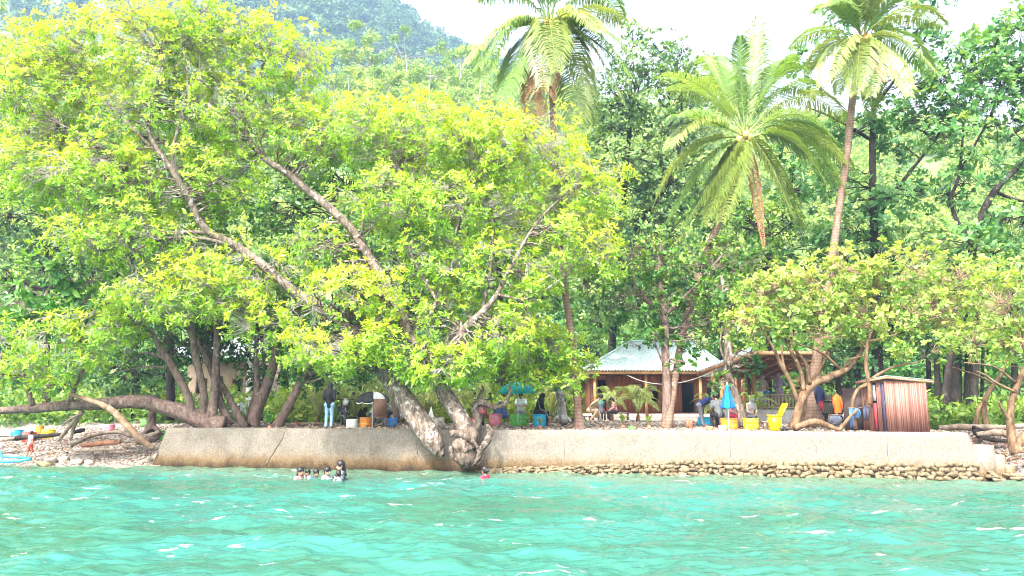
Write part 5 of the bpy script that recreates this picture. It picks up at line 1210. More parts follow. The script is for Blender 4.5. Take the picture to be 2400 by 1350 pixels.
def seedling(label, px, py, d, h, seed, nl=7, m=None):
    rg = np.random.default_rng(seed); b0 = P(px, py, d); b0.z = gz(b0.x, b0.y)
    t = thing("palm_seedling", label, "seedling", tuple(b0), group="coconut seedlings on the terrace")
    MB().tube([tuple(b0), tuple(b0 + Vector((0, 0, h * .35)))], [.03, .018], 6).build("stem", BARKT, t)
    MB().ball(tuple(b0 + Vector((0, 0, .04))), .09, 9, 6).build("husk", DRIFTR, t)
    mb, ti = MB(), []
    for k in range(nl):
        a = k * 2.4 + seed; c = b0 + Vector((0, 0, h * .3)); dirv = np.array([math.cos(a), math.sin(a), 0]); sd = np.array([-math.sin(a), math.cos(a), 0])
        e_ = rg.uniform(.5, 1); L = h * .62
        p0 = np.array(c); p1 = p0 + dirv * L * .35 + np.array([0, 0, h * .55 * e_]); p2 = p1 + dirv * L * .6 + np.array([0, 0, h * .1 * (e_ - .7)])
        w = .05 * h / .55
        mb.add([p0 - sd * w * .2, p0 + sd * w * .2, p1 + sd * w, p1 - sd * w, p2 + sd * w * .15, p2 - sd * w * .15], np.array([[0, 1, 2, 3], [3, 2, 4, 5]])); ti.append(np.full(2, rg.uniform(.3, .8)))
    mb.build("leaves", m or FROND, t, attr=np.concatenate(ti))
seedling("coconut seedling standing in front of the bright blue tub", 1266, 1003, 27.0, .48, 1)
seedling("broad coconut seedling in front of the feathery palm", 1460, 1002, 27.5, .62, 2, 9)
seedling("coconut seedling right of the small green bucket", 1521, 1004, 26.8, .62, 3)
seedling("bright green seedling on the wall below the reddish leaning trunk", 632, 1003, 26.6, .6, 4, 8, BRIGHT)
seedling("seedling standing against the striped plank shed", 2152, 1013, 22.5, .6, 5, 8)
# ------------------------------------------------------------------ tubs used as tables, umbrellas, chairs, bins
def paint(name, c, wear=(.30, .26, .21), amt=.59):
    m = mat(name, c, tuple(min(x * 1.18 + .01, 1) for x in c), rough=.45, scale=3)
    nt = m.node_tree; b = nt.nodes["Principled BSDF"]; base = b.inputs['Base Color'].links[0].from_socket
    tc = nt.nodes.new("ShaderNodeTexCoord"); n = nt.nodes.new("ShaderNodeTexNoise"); n.inputs['Scale'].default_value = 11; n.inputs['Detail'].default_value = 6
    nt.links.new(tc.outputs['Object'], n.inputs['Vector']); r = nt.nodes.new("ShaderNodeValToRGB"); r.color_ramp.elements[0].position, r.color_ramp.elements[1].position = amt, amt + .04
    nt.links.new(n.outputs['Fac'], r.inputs['Fac']); mx = nt.nodes.new("ShaderNodeMix"); mx.data_type = 'RGBA'
    nt.links.new(r.outputs[0], mx.inputs[0]); nt.links.new(base, mx.inputs[6]); mx.inputs[7].default_value = (*wear, 1); nt.links.new(mx.outputs[2], b.inputs['Base Color'])
    return m
PT = {'blue': paint("paint_blue", (.02, .17, .48)), 'sky': paint("paint_sky", (.01, .36, .62)), 'red': paint("paint_red", (.42, .03, .03)), 'yellow': paint("paint_yellow", (.70, .50, .01)),
      'orange': paint("paint_orange", (.70, .24, .015)), 'pink': paint("paint_pink", (.62, .19, .26)), 'rose': paint("paint_rose", (.58, .10, .12)), 'green': paint("paint_green", (.10, .46, .06)), 'dgreen': paint("paint_leaf", (.10, .24, .06)),
      'white': paint("paint_white", (.52, .53, .51), (.36, .34, .3), .6), 'bark': paint("paint_flaking", (.46, .44, .39), (.28, .24, .2), .52)}
def tub(label, px0, px1, pyt, pyb, col, ribs=0, d=None, lid=True, z=None):
    cx = (px0 + px1) / 2
    b0 = G(cx, pyb) if d is None else P(cx, pyb, d)
    if d is None: d = b0.y
    b0.z = gz(b0.x, b0.y) - .01
    r = W(px1 - px0, d) / 2; h = W(pyb - pyt, d)
    t = thing("drum_table", label, "tub", tuple(b0), group="painted drum tables on the terrace")
    mb = MB(); n = 32
    mb.lathe([(r * .90, 0), (r * .96, h * .04), (r * .97, h * .30), (r * 1.0, h * .34), (r * .975, h * .38), (r * .975, h * .64), (r * 1.0, h * .68), (r * .98, h * .72), (r * .98, h * .93), (r * .93, h * .95), (.0, h * .95)], tuple(b0), n)
    if ribs:
        for k in range(ribs):
            a = 6.283 * k / ribs; mb.tube([(b0.x + math.cos(a) * r * .985, b0.y + math.sin(a) * r * .985, b0.z + .02), (b0.x + math.cos(a) * r * .985, b0.y + math.sin(a) * r * .985, b0.z + h * .92)], r * .035, 5)
    mb.build("drum", PT[col], t, smooth=False)
    MB().lathe([(r * .97, h * .93), (r * 1.03, h * .94), (r * 1.03, h), (r * .97, h * 1.005), (0.0, h * 1.005)] if lid else [(r * .96, h * .94), (r * 1.03, h * .95), (r * 1.03, h * 1.0), (r * .93, h * 1.0), (r * .93, h * .955)], tuple(b0), n).build("rim", PT[col], t)
    return t
tub("bright blue drum table, leftmost on the pebble beach", 27, 53, 989, 1011, 'sky', d=32)
tub("dark red drum table between the blue and yellow drums on the beach", 55, 84, 991, 1013, 'red', d=31.5)
tub("orange drum table squeezed behind the red and yellow drums on the beach", 84, 101, 992, 1010, 'orange', d=33)
tub("yellow drum table in front of the grey plank rack on the beach", 100, 128, 992, 1012, 'yellow', d=32)
tub("low pink drum table alone on the beach below the fallen trunk", 245, 268, 993, 1010, 'pink', d=33)
tub("dark green drum table under the fallen trunk", 329, 354, 988, 1006, 'dgreen', d=34)
tub("green drum table beside the left end of the sea wall", 376, 403, 990, 1010, 'green', d=31)
tub("small blue drum table behind the left end of the sea wall", 411, 437, 992, 1008, 'sky', d=30.5)
tub("white drum planter left of the umbrella table", 811, 838, 982, 1003, 'white', lid=False)
tub("orange drum table under the black and white umbrella", 843, 873, 978, 1001, 'orange')
tub("blue drum table beside the brown sling chair", 904, 931, 980, 1000, 'blue')
tub("white flaking drum between the two leaning trunks", 1012, 1041, 977, 1000, 'bark', 14)
tub("orange drum table partly behind the right leaning trunk", 1079, 1097, 977, 1001, 'orange')
tub("rose pink drum table behind the grey driftwood stump", 1098, 1126, 977, 1001, 'rose')
tub("pink ribbed drum table left of the green one", 1146, 1176, 970, 998, 'pink', 12)
tub("green ribbed drum table in front of the man in the pale shirt", 1197, 1234, 970, 998, 'green', 16)
tub("bright blue drum table beside the woman in black", 1249, 1280, 971, 1000, 'sky')
tub("bright blue drum table in front of the bending man in navy", 1636, 1669, 977, 998, 'sky')
tub("orange worn drum table holding the closed blue umbrella", 1690, 1729, 979, 1006, 'orange')
tub("yellow worn drum table left of the yellow bin", 1743, 1778, 980, 1006, 'yellow')
tub("small green bucket on the terrace between two seedlings", 1473, 1487, 997, 1007, 'green', lid=False)["category"] = "bucket"

METAL = mat("pole_white", (.62, .62, .62), rough=.35); CHROME = mat("metal_grey", (.4, .4, .42), rough=.3, metal=.8)
BLK = mat("black_plastic", (.02, .02, .022), rough=.4, spec=.5)
def umbrella_open(label, px, pyt, pye, halfw, pyb, d, mats, trim=None, tilt=0):
    b0 = G(px, pyb) if d is None else P(px, pyb, d)
    d = b0.y; z0 = gz(b0.x, b0.y)
    t = thing("parasol", label, "umbrella", (b0.x, b0.y, z0))
    zt, ze = P(px, pyt, d).z, P(px, pye, d).z; Rr = W(halfw, d)
    MB().tube([(b0.x, b0.y, z0), (b0.x, b0.y, zt + .06)], .022, 8).build("pole", METAL, t)
    n = 8; ms = [MB() for _ in mats]
    for k in range(n):
        V = []
        for i in range(7):
            f = i / 6; rr = Rr * math.sin(f * 1.45) / math.sin(1.45); z = zt - (zt - ze) * (1 - math.cos(f * 1.5)) / (1 - math.cos(1.5))
            for j in range(5):
                a = 2 * math.pi * (k + j / 4) / n + .2
                sag = 1 - .07 * math.sin(math.pi * j / 4) * f
                V.append((b0.x + math.cos(a) * rr * sag, b0.y + math.sin(a) * rr * sag, z - .02 * math.sin(math.pi * j / 4) * f))
        for j in range(5):
            a = 2 * math.pi * (k + j / 4) / n + .2; sag = 1 - .07 * math.sin(math.pi * j / 4)
            V.append((b0.x + math.cos(a) * Rr * sag, b0.y + math.sin(a) * Rr * sag, ze - .11 - .05 * math.sin(math.pi * j / 4)))
        ms[k % len(mats)].add(V, np.array([(i * 5 + j, i * 5 + j + 1, (i + 1) * 5 + j + 1, (i + 1) * 5 + j) for i in range(7) for j in range(4)]))
    for m, mm in zip(ms, mats):
        o = m.build("canopy", mm, t); s_ = o.modifiers.new("thickness", 'SOLIDIFY'); s_.thickness = .008
    r_ = MB()
    for k in range(n):
        a = 2 * math.pi * k / n + .2; r_.tube([(b0.x, b0.y, zt - .25), (b0.x + math.cos(a) * Rr * .9, b0.y + math.sin(a) * Rr * .9, ze + .03)], .008, 4)
    r_.build("ribs", METAL, t)
    if trim is not None:
        q = MB(); pts = []
        for k in range(n * 4 + 1):
            a = 2 * math.pi * k / (n * 4) + .2; sg = math.sin(math.pi * (k % 4) / 4); pts.append((b0.x + math.cos(a) * Rr * (1 - .07 * sg) * 1.005, b0.y + math.sin(a) * Rr * (1 - .07 * sg) * 1.005, ze - .115 - .05 * sg))
        q.tube(pts, .016, 4); q.build("trim", trim, t)
    return t
def umbrella_closed(label, px, pyt, pym, pyb, wpx, mats, d=None, lean=0.0):
    b0 = G(px, pyb) if d is None else P(px, pyb, d)
    d = b0.y; z0 = gz(b0.x, b0.y) if d is not None else b0.z
    t = thing("parasol", label, "umbrella", (b0.x, b0.y, z0))
    zt, zm = P(px, pyt, d).z, P(px, pym, d).z; r = W(wpx, d) / 2
    H_ = zt - zm
    MB().tube([(b0.x, b0.y, z0), (b0.x + lean, b0.y, zt + .04)], .022, 8).build("pole", METAL, t)
    n = 32; ms = [MB() for _ in mats]; cols = len(mats)
    prof = [(.03, 1.0), (.16, .93), (.28, .8), (.45, .6), (.66, .38), (.86, .16), (1.0, .03), (.93, 0.0)]
    for k in range(n):
        V = []
        for f, h in prof:
            for kk in (k, k + 1):
                a = 2 * math.pi * kk / n; rr = r * f * (1 + .20 * math.cos(8 * a)); 
                V.append((b0.x + lean * (z0 * 0 + .5) + math.cos(a) * rr, b0.y + math.sin(a) * rr, zm + H_ * h + .03 * math.cos(8 * a) * (1 - h)))
        ms[(k // 4) % cols].add(V, np.array([(2 * i, 2 * i + 1, 2 * i + 3, 2 * i + 2) for i in range(len(prof) - 1)]))
    for m, mm in zip(ms, mats): m.build("canopy", mm, t)
    return t
fab = lambda n, c: mat(n, c, tuple(x * 1.25 for x in c), rough=.85, scale=6)
umbrella_open("open black and white parasol standing over the orange drum table", 873, 918, 936, 37, 990, 27.6, [fab("canopy_black", (.035, .035, .035)), fab("canopy_black_b", (.04, .04, .04)), fab("canopy_white", (.62, .62, .62)), fab("canopy_grey", (.05, .05, .05))], WHITE)
umbrella_open("open turquoise parasol over the green drum table, half hidden by leaves", 1214, 897, 914, 42, 985, 29.3, [fab("canopy_teal", (.01, .42, .44)), fab("canopy_teal_b", (.02, .50, .52))])
umbrella_closed("closed white and grey parasol right of the white flaking drum", 1076, 908, 956, 985, 26, [fab("closed_white", (.60, .60, .58)), fab("closed_grey", (.16, .17, .19)), fab("closed_white_b", (.55, .55, .54))])
umbrella_closed("closed navy parasol behind the pink ribbed drum table", 1172, 940, 978, 994, 36, [fab("closed_navy", (.03, .06, .16)), fab("closed_navy_b", (.05, .08, .20))], d=31.5)
umbrella_closed("closed blue and turquoise parasol in the orange drum table", 1708, 899, 957, 990, 31, [fab("closed_blue", (.004, .07, .30)), fab("closed_turq", (.004, .21, .25))], d=25.6)
umbrella_closed("small folded white parasol behind the leaning trunk", 1010, 956, 985, 990, 15, [fab("folded_white", (.60, .60, .6)), fab("folded_white_b", (.5, .5, .52))], d=30)
# brown sling chair
def sling_chair(px, pyb, d, rz):
    b0 = P(px, pyb, d); b0.z = gz(b0.x, b0.y); t = thing("sling_chair", "brown sling garden chair seen from behind, beside the blue drum table", "chair", tuple(b0), rz)
    m = fab("sling_brown", (.22, .12, .08)); fr = mat("chair_frame", (.12, .07, .05), rough=.4)
    w = .23
    mb = MB()
    V = [(-w, .0, .42), (w, .0, .42), (w, .12, .74), (-w, .12, .74), (w, .2, 1.05), (-w, .2, 1.05)]
    V2 = [(x, y * -1, z) for x, y, z in V]
    mb.add(V2, [(0, 1, 2, 3), (3, 2, 4, 5)]); o = mb.build("backrest", m, t, local=True); s_ = o.modifiers.new("thickness", 'SOLIDIFY'); s_.thickness = .02
    MB().box((0, .24, .40), (2 * w, .46, .03)).build("seat", m, t, local=True)
    for s in (-1, 1):
        MB().tube([(s * w, -.08, 0), (s * (w + .01), .02, .42), (s * (w + .01), -.21, 1.07)], .016, 6).build("leg", fr, t, local=True)
        MB().tube([(s * w, .46, 0), (s * (w + .01), .44, .40), (s * (w + .02), .40, .62), (s * (w + .02), -.1, .64)], .016, 6).build("leg", fr, t, local=True)
sling_chair(890, 1001, 27.2, .12)
# benches and small tables
def plank_table(label, px0, px1, pyt, pyb, m, cat="table", name="plank_table", dep=.6):
    b0 = G((px0 + px1) / 2, pyb); d = b0.y; w = W(px1 - px0, d); h = W(pyb - pyt, d)
    b0.z = gz(b0.x, b0.y); t = thing(name, label, cat, tuple(b0))
    MB().box((b0.x, b0.y + dep / 2, b0.z + h - .02), (w, dep, .045)).build("table_top", m, t)
    for sx_ in (-1, 1):
        for y in (.06, dep - .06): MB().box((b0.x + sx_ * (w / 2 - .06), b0.y + y, b0.z + h / 2 - .02), (.06, .06, h - .04)).build("leg", m, t)
TBL = mat("table_dark", (.09, .08, .085), (.16, .14, .14), rough=.5, scale=6)
plank_table("dark table holding a purple bag and a red box", 1389, 1422, 966, 984, TBL)
plank_table("dark table beside the girl in the pink top", 1435, 1476, 967, 984, TBL)
plank_table("low bench seat at the dark table, under the man in the tan shirt", 1368, 1386, 975, 985, TBL, "bench", "bench", .35)
plank_table("low dark plank bench behind the woman standing on the wall", 690, 762, 990, 999, WOODG, "bench", "bench", .4)
plank_table("little stand of stacked wooden boards left of the yellow bin", 1790, 1810, 988, 1006, mat("board_pinkish", (.38, .24, .18), (.5, .34, .27), rough=.8, scale=5), "stand", "board_stand", .3)
def soft(name, label, cat, px, py, d, s, m, seed=0, z=None):
    rg = np.random.default_rng(seed); mb = MB(); mb.ball((0, 0, 0), 1, 14, 10)
    v = mb.v[0]; v *= 1 + .12 * np.sin(v[:, [0]] * 5 + seed) * np.cos(v[:, [2]] * 6); v = v * np.array(s); p_ = P(px, py, d); mb.v[0] = v + np.array(p_) + np.array([0, 0, s[2] * .95])
    return tag(mb.build(name, m, smooth=True), label, cat)
tz = G(1405, 984).y
soft("bag", "purple bag lying on the dark table beside the red box", "bag", 1397, 966, tz + .25, (.18, .12, .10), fab("bag_purple", (.25, .17, .45)), 1)
MB_ = MB().box(tuple(P(1412, 962, tz + .2)), (.24, .16, .2)); tag(MB_.build("box", mat("box_red", (.5, .04, .04), rough=.5)), "small red box on the dark table beside the purple bag", "box")
def stump(label, px, pyt, pyb, w, m):
    b0 = G(px, pyb); d = b0.y; h = W(pyb - pyt, d); r = W(w, d) / 2; rg = np.random.default_rng(int(px)); mb = MB()
    mb.tube([(b0.x, b0.y, b0.z - .05), (b0.x, b0.y, b0.z + h * .5), (b0.x, b0.y, b0.z + h)], [r * 1.05, r, r * .97], 12, .05, rg)
    tag(mb.build("stump_seat", m), label, "stump")
stump("cut log stump used as a seat left of the bright blue drum", 1617, 984, 1003, 14, DRIFTR)
stump("cut log stump seat between the blue and orange drums", 1678, 985, 1001, 15, DRIFT)
stump("pinkish cut stump in front of the orange worn drum", 1694, 997, 1009, 18, mat("stump_pink", (.42, .28, .24), (.58, .44, .4), rough=.9, scale=12))
stump("reddish cut stump lying left of the pinkish one", 1664, 999, 1009, 14, DRIFTR)
stump("cut log stump behind the woman standing on the wall", 698, 989, 999, 12, DRIFTR)
stump("whitewashed stump between the clustered trunks", 604, 986, 1001, 12, BARKW)

# yellow wheelie bin with its lid open
b0 = P(1820, 1009, 23.9); b0.z = TOPZ + .005
bin_ = thing("wheelie_bin", "yellow wheelie bin with its lid thrown open at the edge of the sea wall", "bin", tuple(b0))
BY = mat("bin_yellow", (.72, .52, .005), (.78, .60, .01), rough=.4, scale=4)
h = W(37, 23.9); w = W(25, 23.9)
mb = MB(); mb.box((b0.x, b0.y + .15, b0.z + h * .46), (w * .86, .32, h * .90), taper=1.14); mb.box((b0.x, b0.y + .15, b0.z + h * .93), (w * 1.12, .42, h * .07)); mb.build("bin_body", BY, bin_)
mb = MB(); a = Vector((b0.x + w * .5, b0.y + .15, b0.z + h * .96)); mb.beam(a, a + Vector((.20, .02, .34)), .40, .03); mb.box(tuple(a + Vector((.2, .02, .35))), (.05, .42, .05)); mb.build("lid", BY, bin_)
mb = MB(); mb.tube([(b0.x + w * .5, b0.y - .03, b0.z + .06), (b0.x + w * .5, b0.y + .02, b0.z + .06)], .06, 14); mb.build("wheel", BLK, bin_)
mb = MB(); mb.tube([(b0.x + w * .5, b0.y + .28, b0.z + .06), (b0.x + w * .5, b0.y + .33, b0.z + .06)], .06, 14); mb.build("wheel", BLK, bin_)
soft("plastic_bag", "dark bag on the ground right of the yellow bin", "bag", 1846, 1008, 24.2, (.11, .09, .06), fab("bag_dark", (.06, .045, .05)), 3)

# pale timber frame, hanging clothes and orange vest at the right
t = thing("timber_frame", "open pale timber frame of a seat under the arching tan tree", "frame", tuple(G(1968, 1003)))
d0 = G(1968, 1003).y
for a, b_ in (((1943, 1003), (1943, 972)), ((2003, 1005), (2003, 975))): MB().beam(P(*a, d0), P(*b_, d0), .05, .05).build("leg", WOODG, t)
MB().beam(P(1943, 973, d0), P(1985, 973, d0), .05, .05).build("rail", WOODG, t); MB().beam(P(1943, 999, d0), P(2003, 999, d0), .05, .05).build("rail", WOODG, t); MB().beam(P(1944, 998, d0 - .06), P(1982, 980, d0 - .06), .035, .035).build("brace", WOODG, t)
soft("cloth_bundle", "grey blue bundle of cloth heaped in the pale timber frame", "cloth", 1958, 999, d0 + .4, (.26, .2, .24), fab("bundle_blue", (.22, .25, .34)), 5)
def garment(name, label, px, pyt, pyb, wpx, d, m, kind):
    """hanging clothes with real depth: shirt or trousers"""
    mb = MB(); top, bot = P(px, pyt, d), P(px, pyb, d); h = top.z - bot.z; w = W(wpx, d)
    c = top.x
    if kind == 'jacket':
        mb.lathe([(w * .40, -h), (w * .44, -h * .7), (w * .40, -h * .35), (w * .42, -h * .14), (w * .16, -.02), (w * .09, 0)], (c, d, top.z), 14, (1, .4))
        for s in (-1, 1): mb.tube([(c + s * w * .34, d, top.z - h * .15), (c + s * w * .46, d - .03, top.z - h * .45), (c + s * w * .43, d - .05, top.z - h * .78)], [w * .13, w * .12, w * .09], 8)
    else:
        mb.lathe([(w * .42, -h * .32), (w * .44, -h * .15), (w * .42, 0)], (c, d, top.z), 12, (1, .4))
        for s in (-1, 1): mb.tube([(c + s * w * .22, d, top.z - h * .2), (c + s * w * .25, d - .02, top.z - h * .6), (c + s * w * .2, d, top.z - h)], [w * .22, w * .2, w * .17], 8)
    o = mb.build(name, m, smooth=True)
    dm = o.modifiers.new("creases", 'DISPLACE'); tx = bpy.data.textures.new(name + "_creases", 'CLOUDS'); tx.noise_scale = .09; dm.texture = tx; dm.strength = .035
    return tag(o, label, "clothes")
garment("jacket", "navy jacket hung on the ringed palm trunk", 1919, 903, 946, 22, 27.8, fab("jacket_navy", (.018, .025, .07)), 'jacket')
garment("shorts", "dark red shorts hung below the navy jacket", 1923, 940, 962, 10, 27.7, fab("shorts_red", (.34, .02, .03)), 'pants')
garment("life_vest", "bright orange garment hung on the dark picket fence", 1961, 924, 968, 20, 32.6, fab("vest_orange", (.75, .13, .015)), 'jacket')
garment("towel", "narrow orange strip of cloth hung right of the bright orange garment", 1978, 929, 960, 6, 32.6, fab("towel_orange", (.7, .22, .03)), 'pants')
ln = MB(); ln.tube([P(1988, 955, 24.1), P(2010, 957, 24.0), P(2040, 950, 23.9)], .008, 4); tag(ln.build("washing_line", WOODG), "short washing line between the tan stems left of the shed", "line")
garment("jeans", "blue jeans hung at the left end of the short washing line", 1994, 957, 1001, 11, 24.0, fab("jeans_blue", (.05, .14, .30)), 'pants')
garment("jeans", "dark blue jeans folded over the line right of the blue jeans", 2007, 956, 979, 15, 23.95, fab("jeans_dark", (.04, .10, .20)), 'jacket')
garment("trousers", "black trousers hung on the short washing line nearest the shed", 2028, 951, 986, 15, 23.9, fab("trousers_black", (.03, .035, .06)), 'pants')
soft("cloth", "white cloth thrown over the end of the timber frame", "cloth", 1983, 984, d0 - .1, (.12, .08, .15), fab("cloth_plain", (.6, .6, .58)), 6)

# ------------------------------------------------------------------ scooters and helmets
def scooter(label, px, pyb, d, rz, body):
    b0 = P(px, pyb, d); b0.z = gz(b0.x, b0.y); t = thing("scooter", label, "motorbike", tuple(b0), rz, group="scooters parked behind the drum tables")
    for y in (-.62, .60):
        rim = MB(); rim.tube([(-.05, y, .27), (.05, y, .27)], .15, 14); tw = MB()
        pts = [(0, y + math.cos(a) * .23, .27 + math.sin(a) * .23) for a in np.linspace(0, 6.283, 21)]; tw.tube(pts, .05, 8)
        wl = tw.build("wheel", BLK, t, local=True); rim.build("rim", CHROME, wl, local=True)
    mb = MB(); mb.caps((0, .05, .55), (0, .72, .72), .17, .12, 10); mb.caps((0, .1, .38), (0, -.3, .34), .13, .12, 10); mb.box((0, -.42, .66), (.36, .06, .62), rx=-.28); mb.caps((0, -.52, .93), (0, -.42, .98), .14, .12, 10); mb.caps((-.0, -.62, .52), (0, -.58, .5), .12, .1, 8)
    mb.build("body", body, t, local=True, smooth=False)
    MB().caps((0, .0, .77), (0, .62, .83), .12, .11, 10).build("seat", BLK, t, local=True)
    MB().tube([(-.33, -.36, 1.05), (-.12, -.46, 1.04), (.12, -.46, 1.04), (.33, -.36, 1.05)], .018, 6).build("handlebar", BLK, t, local=True)
    MB().ball((0, -.64, .93), .10, 12, 8, (1, .5, 1)).build("headlight", mat("lens", (.75, .76, .78), rough=.15), t, local=True)
    for s in (-1, 1):
        q = MB(); q.tube([(s * .26, -.40, 1.05), (s * .30, -.42, 1.25)], .008, 5); q.ball((s * .31, -.42, 1.29), .07, 10, 6, (1, .35, .8)); q.build("mirror", BLK, t, local=True)
    MB().tube([(0, -.62, .27), (0, -.46, .9)], .03, 6).build("fork", CHROME, t, local=True)
    return t
SB = mat("scooter_black", (.03, .03, .035), (.5, .5, .5), rough=.3, scale=4, ramp=(.5, .52)); SW = mat("scooter_silver", (.35, .35, .36), (.45, .45, .46), rough=.3, scale=5); SR = mat("scooter_rose", (.45, .12, .12), rough=.3)
scooter("black and white striped scooter carrying a dark helmet", 806, 995, 30.5, .3, SB)
scooter("silver scooter partly behind the black and white parasol, white helmet on it", 893, 992, 32.0, -.5, SW)
scooter("grey scooter standing just left of the big leaning trunk", 948, 992, 31.5, 1.1, SW)
scooter("scooter with a round headlight facing the sea behind the rose pink drum", 1129, 994, 30.5, .1, SR)
def helmet(label, px, py, d, c):
    mb = MB(); p_ = P(px, py, d); mb.ball(tuple(p_), .14, 14, 9, (.9, 1.05, .95))
    t = tag(mb.build("helmet", mat("helmet_paint", c, rough=.2)), label, "helmet"); ORG[t.name] = (0, 0, 0)
    v = MB(); v.ball(tuple(p_ + Vector((0, -.03, -.01))), .135, 14, 9, (.8, 1.0, .45)); v.build("visor", BLK, t); return t
helmet("black helmet resting on the striped scooter", 799, 957, 30.3, (.03, .03, .03)); helmet("white helmet resting on the silver scooter", 896, 959, 31.8, (.7, .7, .7))

# ------------------------------------------------------------------ driftwood, logs, rocks on the beach
def log(label, pts, m, name="driftwood_log", cat="log", seed=0, branches=()):
    rg = np.random.default_rng(seed + 40); mb = MB()
    for q in (pts, *branches):
        sp = spline(stem_pts(q), 5); mb.tube(sp[:, :3] + rg.normal(0, 1, (len(sp), 3)) * sp[:, 3:4] * .12, sp[:, 3], 9, .08, rg)
    return tag(mb.build(name, m, smooth=True), label, cat)
log("pale broken limb propped against the fallen trunk, leaning down to the wall", [(165, 925, 26.5, 9), (215, 940, 26.2, 12), (262, 962, 26.0, 15), (300, 1000, 26.0, 16), (335, 1035, 26.2, 14), (358, 1052, 26.4, 12)], mat("limb_tan", (.13, .075, .042), (.25, .165, .105), rough=.85, scale=5, bump=.6), seed=1)
log("forked grey branch hanging from the fallen trunk to the beach", [(192, 965, 26.8, 12), (172, 990, 27.0, 9), (150, 1015, 27.2, 9), (138, 1032, 27.4, 6)], DRIFT, "dead_branch", "branch", 2, ([(185, 975, 26.9, 8), (172, 1005, 27.1, 8), (166, 1030, 27.3, 6)], [(190, 968, 26.8, 6), (160, 985, 26.6, 5), (145, 1000, 26.6, 3)]))
log("twisted pale root snaking over the beach to the sea wall", [(165, 1045, 28.0, 9), (215, 1022, 28.6, 8), (275, 1012, 29.0, 9), (310, 1020, 28.8, 12), (345, 1022, 28.6, 11), (375, 1012, 28.6, 8)], DRIFT, seed=3)
log("long reddish log lying on the pebbles", [(190, 1044, 28.2, 9), (235, 1040, 28.2, 12), (282, 1036, 28.2, 10)], DRIFTR, seed=4)
log("thin grey log lying near the waterline", [(176, 1056, 27.6, 5), (230, 1054, 27.6, 6), (292, 1051, 27.6, 4)], DRIFT, seed=5)
log("dark heavy log lying in front of the red drum", [(-20, 1029, 29.0, 13), (40, 1026, 29.0, 12), (100, 1022, 29.2, 10), (150, 1018, 29.4, 7)], BARKD, seed=6)
log("grey weathered log at the left edge of the beach", [(-20, 1033, 28.8, 10), (15, 1030, 28.8, 10), (34, 1027, 28.9, 7)], DRIFT, seed=7)
log("dark log against the foot of the wall's left end", [(318, 1038, 28.4, 10), (352, 1030, 28.6, 16), (376, 1020, 28.8, 15)], BARKR, seed=8)
log("black charred log beside the pink drum", [(172, 1013, 31, 9), (186, 1010, 31, 10), (198, 1008, 31, 8)], BLACK, seed=9)
log("brown rooty stump tree behind the left end of the wall", [(352, 1015, 30.5, 30), (357, 985, 30.5, 18), (358, 955, 30.5, 17), (360, 930, 30.4, 14)], BARKR, "tree_stump", "stump", 10, ([(356, 1000, 30.4, 12), (342, 1012, 30.2, 8), (332, 1018, 30.1, 5)], [(360, 1000, 30.4, 12), (374, 1012, 30.2, 8), (382, 1018, 30.1, 5)]))
log("fallen grey brown log lying along the back of the right beach", [(2200, 1002, 26.5, 10), (2260, 1000, 26.3, 14), (2330, 1002, 26, 13), (2400, 998, 25.8, 12), (2460, 996, 25.6, 10)], DRIFT, seed=11)
log("lower fallen log with peeling bark on the right beach", [(2290, 1018, 25.2, 10), (2340, 1015, 25, 16), (2385, 1022, 24.8, 15), (2440, 1030, 24.6, 12)], DRIFT, seed=12)
log("dark twisted roots piled behind the concrete steps", [(2285, 1012, 25.8, 14), (2300, 1025, 25.2, 12), (2330, 1030, 25, 10), (2375, 1036, 24.8, 6)], BARKD, "root_pile", "roots", 13, ([(2280, 1003, 26, 10), (2320, 1012, 25.6, 8), (2360, 1008, 25.6, 6)], [(2300, 1030, 25, 8), (2290, 1045, 24.6, 5)]))
# the grey driftwood stump hooked over the wall between the two leaning trunks
GREYW = bark_mat("stump_grey", (.05, .034, .025), (.19, .145, .115), blot=(.33, .30, .27), amount=.62, scale=7)
stp = log("gnarled grey dead stump hooked over the sea wall with one antler like branch", [(1104, 1092, 24.0, 26), (1096, 1072, 23.95, 58), (1090, 1048, 23.95, 68), (1096, 1028, 24.0, 54), (1112, 1008, 24.15, 32), (1120, 985, 24.3, 22), (1112, 960, 24.4, 18), (1125, 942, 24.4, 18), (1160, 955, 24.3, 12), (1185, 945, 24.2, 10), (1196, 920, 24.1, 8), (1196, 905, 24.1, 5)], GREYW, "dead_stump", "stump", 14,
    ([(1058, 1014, 23.75, 16), (1080, 1018, 23.7, 18), (1100, 1030, 23.65, 15), (1116, 1046, 23.65, 10), (1122, 1062, 23.7, 6)], [(1148, 1014, 23.7, 13), (1142, 1034, 23.66, 17), (1128, 1054, 23.64, 14), (1118, 1078, 23.68, 9), (1106, 1094, 23.75, 5)], [(1126, 942, 24.4, 10), (1123, 930, 24.4, 9), (1132, 915, 24.4, 6), (1130, 905, 24.4, 4)],
     [(1056, 1046, 23.8, 12), (1060, 1068, 23.72, 9), (1074, 1084, 23.72, 5)], [(1120, 990, 24.2, 9), (1105, 1000, 24.0, 7), (1086, 997, 24.0, 4)], [(1148, 1020, 23.7, 11), (1152, 1006, 23.8, 8), (1140, 996, 24.0, 6)], [(1080, 1062, 23.6, 6), (1088, 1080, 23.62, 5), (1098, 1096, 23.7, 3)], [(1136, 1062, 23.7, 6), (1130, 1076, 23.7, 5), (1120, 1090, 23.7, 3)]))
sm = stp.modifiers.new("fine", 'SUBSURF'); sm.levels = sm.render_levels = 2
dm = stp.modifiers.new("gnarls", 'DISPLACE'); tx = bpy.data.textures.new("gnarls", 'CLOUDS'); tx.noise_scale = .11; tx.noise_depth = 4; dm.texture = tx; dm.strength = .11
